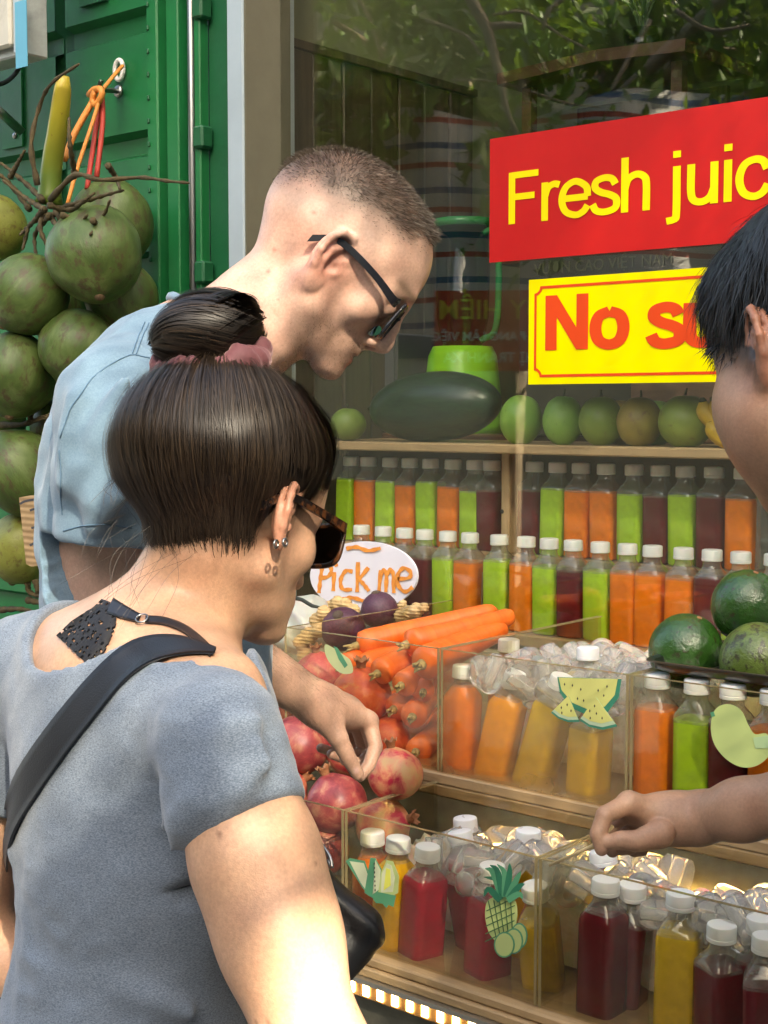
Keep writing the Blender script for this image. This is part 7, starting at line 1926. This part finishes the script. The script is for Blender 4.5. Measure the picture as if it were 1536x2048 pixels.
        for i in range(25):
            for j in (0, nrow - 1): a_ = i * nrow + j; f.append((a_, a_ + nrow, a_ + nrow + k, a_ + k))
        return obj(name, mesh(v2_, f, mat), parent)
    strip('bralette', [(218, 1206), (205, 1240), (178, 1275), (150, 1305)], [26, 62, 88, 92], blk.m)
    strip('strap', [(222, 1215), (250, 1228), (280, 1240)], [34, 26, 16], sat, .003)
    strip('strap', [(292, 1242), (330, 1246), (370, 1262), (405, 1290), (425, 1312)], [14, 14, 14, 14, 14], sat, .003)
    P, n = onskin(286, 1243, .004); e1_ = unit(np.cross(n, V(0, 0, 1))); e2_ = np.cross(n, e1_)
    tube('ring', [P + .0055 * (e1_ * math.cos(t_) + e2_ * math.sin(t_)) for t_ in np.linspace(0, 2 * math.pi, 25)], .0009, STEEL, root, 6)
    # earrings
    for px, py in ((570, 1085), (552, 1088)):
        c_ = at_d(px, py, 1.302); tube('earring', [c_ + .0034 * (camdir(.5, 0, 1) * math.cos(t_) + cu * math.sin(t_)) for t_ in np.linspace(0, 2 * math.pi, 21)], .0013, STEEL, root, 6)
    legs(root, at_d(250, 2330, 1.37), Fb, Lb, fabric('black_cotton', (.012, .012, .014), (.03, .03, .034)), simple('white_shoe', (.5, .5, .48), .6))
    sunglasses(H, 'tortoiseshell sunglasses worn by the woman with the bun', TORT, .054, .040, .010, .110, .026, .022, .038)
    # ---- shoulder bag: strap over the back, pouch at the front hip
    bag = empty('shoulder_bag', at_d(700, 1950, 1.22), 'black shoulder bag whose wide strap crosses the woman’s back', 'bag')
    web = M('black_webbing'); c = web.coord('Object', (1, 1, 1)); web.set(Base_Color=(.006, .008, .013), Roughness=.55); web.bump(web.noise(700, 2, .5, c), .4, .001)
    up_e = [(432, 1306), (380, 1284), (330, 1277), (285, 1282), (245, 1300), (205, 1335), (160, 1385), (115, 1440), (70, 1500), (30, 1565), (5, 1625), (-6, 1700), (-8, 1790)]
    lo_e = [(427, 1315), (390, 1313), (345, 1318), (305, 1330), (268, 1352), (232, 1390), (192, 1440), (150, 1490), (108, 1550), (66, 1612), (36, 1665), (20, 1722), (12, 1800)]
    E1 = smooth_path([(x, y, 0) for x, y in up_e], 40)[:, :2]; E2 = smooth_path([(x, y, 0) for x, y in lo_e], 40)[:, :2]
    both = lambda x: np.minimum(fs(x), fh(x))
    v = march(both, [E1[i] + (E2[i] - E1[i]) * j / 5 for i in range(40) for j in range(6)]); nn = grad_of(both, v, 4e-3)
    v = (v + nn * .006).reshape(40, 6, 3)
    for _ in range(4): v[1:-1] = .25 * v[:-2] + .5 * v[1:-1] + .25 * v[2:]
    k = 240; v = v.reshape(-1, 3); vv = np.vstack([v, v - nn * .0028]) - np.array(bag.location); f = []
    for i in range(39):
        for j in range(5): a_ = i * 6 + j; f.append((a_, a_ + 1, a_ + 7, a_ + 6)); f.append((a_ + k, a_ + 6 + k, a_ + 7 + k, a_ + 1 + k))
        for j in (0, 5): a_ = i * 6 + j; f.append((a_, a_ + 6, a_ + 6 + k, a_ + k))
    obj('strap', mesh(vv, f, web.m), bag)
    bc = at_d(578, 1832, 1.27); bx = camdir(.50, -.62, -.10); bz = camdir(.50, .55, .30); by = unit(np.cross(bz, bx)); bx = unit(np.cross(by, bz))
    BG = np.stack([bx, by, bz], 1)
    def fbag(p):
        q_ = (p - bc) @ BG; e = np.abs(q_) - np.array((.055, .022, .028)); d = np.linalg.norm(np.maximum(e, 0), axis=1) + np.minimum(e.max(1), 0) - .022
        lip = np.abs(q_[:, 2] - .034); return d - .0035 * np.exp(-(lip / .007) ** 2) + .003 * fbm(p, 22, 3) + .002 * np.sin(q_[:, 0] * 90) * (q_[:, 2] > .02)
    v, q = surface_nets(fbag, bc - .12, bc + .12, .004)
    lth = M('black_leather'); lth.set(Base_Color=(.008, .008, .009), Roughness=.38); lth.bump(lth.noise(260, 4, .6, lth.coord()), .25, .001)
    obj('pouch', mesh_np(v - np.array(bag.location), q, lth.m), bag)
    tube('zip_pull', smooth_path([at_d(645, 1690, 1.25), at_d(660, 1715, 1.24), at_d(664, 1735, 1.235), at_d(655, 1720, 1.24)], 12), .0018, STEEL, bag, 6)
    return H
WOMAN_H = woman()

# ------------------------------------------------------------------ the vendor at the photo edge
def vendor():
    a = math.radians(64); ph = math.radians(20)
    Fh = camdir(-math.cos(ph) * math.cos(a), -math.sin(ph), math.cos(ph) * math.sin(a)); Uh = camdir(-math.sin(ph) * math.cos(a), math.cos(ph), math.sin(ph) * math.sin(a))
    H = Frame(at_d(1658, 714, 1.30), Fh, Uh, 1.06)
    base = at_d(1900, 1500, 1.42) * V(1, 1, 0)
    root = person('person', base, 'black haired vendor at the picture’s edge reaching over the bottles')
    N1 = at_d(1760, 1010, 1.38); SHc = at_d(1850, 1200, 1.40)
    SH = at_d(1790, 1180, 1.36); EL = at_d(1800, 1560, 1.42); WR = at_d(1392, 1637, 1.615)
    K = at_d
    fin = {'index': ([K(1258, 1606, 1.60), K(1210, 1630, 1.585), K(1196, 1668, 1.58), K(1203, 1698, 1.578)], [.0115, .0102, .0092, .0078]),
           'middle': ([K(1262, 1620, 1.63), K(1218, 1652, 1.63), K(1212, 1685, 1.625), K(1225, 1702, 1.62)], [.0112, .0098, .0090, .0076]),
           'ring': ([K(1275, 1640, 1.655), K(1238, 1672, 1.655), K(1240, 1695, 1.645), K(1262, 1696, 1.635)], [.0108, .0096, .0088, .0076]),
           'pinky': ([K(1295, 1660, 1.67), K(1262, 1686, 1.67), K(1268, 1700, 1.66), K(1285, 1700, 1.65)], [.0100, .0086, .0080, .007]),
           'thumb': ([K(1320, 1668, 1.585), K(1275, 1682, 1.575), K(1240, 1680, 1.573), K(1218, 1684, 1.575)], [.0165, .0120, .0102, .0080])}
    def fh(p):
        d = head_sdf(H.to(p), True, 0.0, (1,)) * H.k
        d = smin(d, sd_sphere(p, at_d(1545, 850, 1.305), .036), .07)
        return smin(d, sd_chain(p, [H.w((-.03, 0, -.04)), N1, SHc], [.054, .058, .08], .03), .03)
    v1, q1 = surface_nets(fh, H.o - .19, H.o + .19, 0.0028)
    def fa(p):
        d = sd_chain(p, [SH, EL], [.05, .042], .02)
        return smin(d, sd_chain(p, [EL, EL * .62 + WR * .38, EL * .25 + WR * .75, WR], [.040, .0370, .0315, .0275], .02), .02)
    A = np.array([SH, EL, WR]); v2, q2 = surface_nets(fa, A.min(0) - .06, A.max(0) + .06, .0042)
    def fhand(p):
        d = sd_chain(p, [EL * .25 + WR * .75, WR], [.0315, .0275], .01)
        d = smin(d, sd_cone(p, WR, K(1325, 1635, 1.615), .0265, .0235), .02)
        kn = [fin[n][0][0] for n in ('index', 'middle', 'ring', 'pinky')]
        for k_ in kn: d = smin(d, sd_cone(p, K(1345, 1637, 1.615), k_, .0205, .012), .018)
        d = smin(d, sd_chain(p, kn, [.0108] * 4, .006), .012)
        for n, (pp, rr) in fin.items():
            e = sd_chain(p, pp, rr, .002)
            for j in (1, 2):   # creases at the joints
                ax = unit(pp[j + 1] - pp[j - 1]); tt = (p - pp[j]) @ ax; e = e + .0007 * (np.linalg.norm(p - pp[j], axis=1) < rr[j] * 1.6) * (np.exp(-((tt + .0012) / .0009) ** 2) + np.exp(-((tt - .0014) / .0009) ** 2))
            d = smin(d, e, .0032)
        return d
    hp = np.array([p for pp, _ in fin.values() for p in pp] + [WR]); v3, q3 = surface_nets(fhand, hp.min(0) - .045, hp.max(0) + .045, .0020)
    v, q = combine([(v1, q1), (v2, q2), (v3, q3)])
    L = H.to(v); t = np.tile(np.array((.43, .255, .165)), (len(v), 1)); near = np.linalg.norm(L, axis=1) < .19
    def blend(mask, col, amt=1.0):
        mk = (mask * amt)[:, None]; t[:] = t * (1 - mk) + np.array(col) * mk
    blend(sstep(.4, .9, fbm(v, 20, 2) * .5 + .5), (.36, .16, .095), .35)
    blend(np.exp(-((np.linalg.norm(L - np.array((-.008, .082, .0)), axis=1) / .03) ** 2)), (.44, .17, .11), .5)
    pl = L[:, 0] * .60 - L[:, 2] * .80; blend(sstep(.035, .0, pl + .004 * fbm(v, 110, 3)) * near * (L[:, 2] > -.06) * 1.0, (.012, .010, .009), .93)
    er = (ear_sdf(L, 1) < .0025) & (np.abs(L[:, 1]) > .074); t[er] = np.array((.34, .15, .09))
    child('body', v, q, SKIN_V, root, t)
    # thick straight black hair
    def hl(q_):
        d = sd_ell(q_, (-.012, 0, .062), (.118, .090, .092)); d = smin(d, sd_ell(q_, (.050, 0, .085), (.055, .070, .052)), .03); return smin(d, sd_ell(q_, (-.07, 0, .02), (.055, .072, .06)), .03)
    def pln(q_):
        y = np.abs(q_[:, 1]); side = .030 * np.exp(-((q_[:, 0] - .035) / .022) ** 2) * sstep(.045, .07, y)
        return (q_[:, 0] * .50 - q_[:, 2] * .866) + .004 - side - .02 * sstep(.05, .09, q_[:, 0])
    def fc(p): q_ = H.to(p); return smax(hl(q_) + .007, pln(q_) + .010, .015)
    vb, qb = surface_nets(fc, H.o - .17, H.o + .19, .0045); child('hair', vb, qb, HAIR, root, np.tile(np.array((.006, .006, .0065)), (len(vb), 1))); hair = root.children[-1]
    pts = vb[RNG.integers(0, len(vb), 20000)]; Lp = H.to(pts); keep = pln(Lp) < .004; pts = pts[keep]; Lp = Lp[keep]; S = len(pts)
    n_ = grad_of(fc, pts); whirl = H.w((-.05, 0, .15))
    comb = (pts - whirl); comb -= n_ * (comb * n_).sum(1)[:, None]; comb /= np.linalg.norm(comb, axis=1)[:, None] + 1e-9
    comb = comb + RNG.normal(0, .25, (S, 3)) + H.v((.3, 0, -.2)); comb /= np.linalg.norm(comb, axis=1)[:, None]
    ln = RNG.uniform(.014, .034, S); u = np.linspace(0, 1, 7)[None, :, None]
    g = H.v((0, 0, -1.0))
    paths = pts[:, None] - n_[:, None] * .003 + comb[:, None] * (ln[:, None, None] * u) + n_[:, None] * (ln[:, None, None] * (.30 * u - .24 * u * u)) + g * (ln[:, None, None] * .25 * u * u)
    tint = np.array((.008, .008, .009)) * RNG.uniform(.5, 2.0, (S, 1))
    nn = np.repeat(n_[:, None], 7, 1) + RNG.normal(0, .2, (S, 1, 3)); obj('strands', ribbons(paths - base, nn, .0009, HAIR, 'strands', tint), hair)['kind'] = 'stuff'
    B = np.eye(3)
    def fs(p):
        d = smin(sd_ell(p, at_d(1920, 1330, 1.42), (.16, .16, .22)), sd_ell(p, at_d(1930, 1750, 1.43), (.15, .15, .25)), .06)
        return smin(d, sd_chain(p, [at_d(1820, 1190, 1.40), SH, SH * .5 + EL * .5], [.07, .06, .056], .02), .05) + .003 * fbm(p, 18, 3)
    c = at_d(1860, 1500, 1.42); v, q = surface_nets(fs, c - V(.3, .3, .42), c + V(.3, .3, .36), .009); child('t_shirt', v, q, fabric('dark_green_cotton', (.03, .05, .04), (.05, .07, .06)), root)
    f0 = unit(Fh * V(1, 1, 0)); legs(root, at_d(1890, 1900, 1.43), f0, np.cross(V(0, 0, 1), f0), fabric('grey_cotton', (.06, .06, .07), (.1, .1, .11)), simple('sandal', (.04, .03, .025), .6))
    st = empty('wooden_stick', at_d(1120, 1720, 1.60), 'thin pale wooden stick held by the vendor over the ice', 'stick')
    tube('stick', [at_d(1098, 1731, 1.615), at_d(1185, 1692, 1.598), at_d(1226, 1652, 1.59)], [.0016, .0022, .0022], simple('bamboo', (.55, .42, .22), .6), st, 8)
vendor()
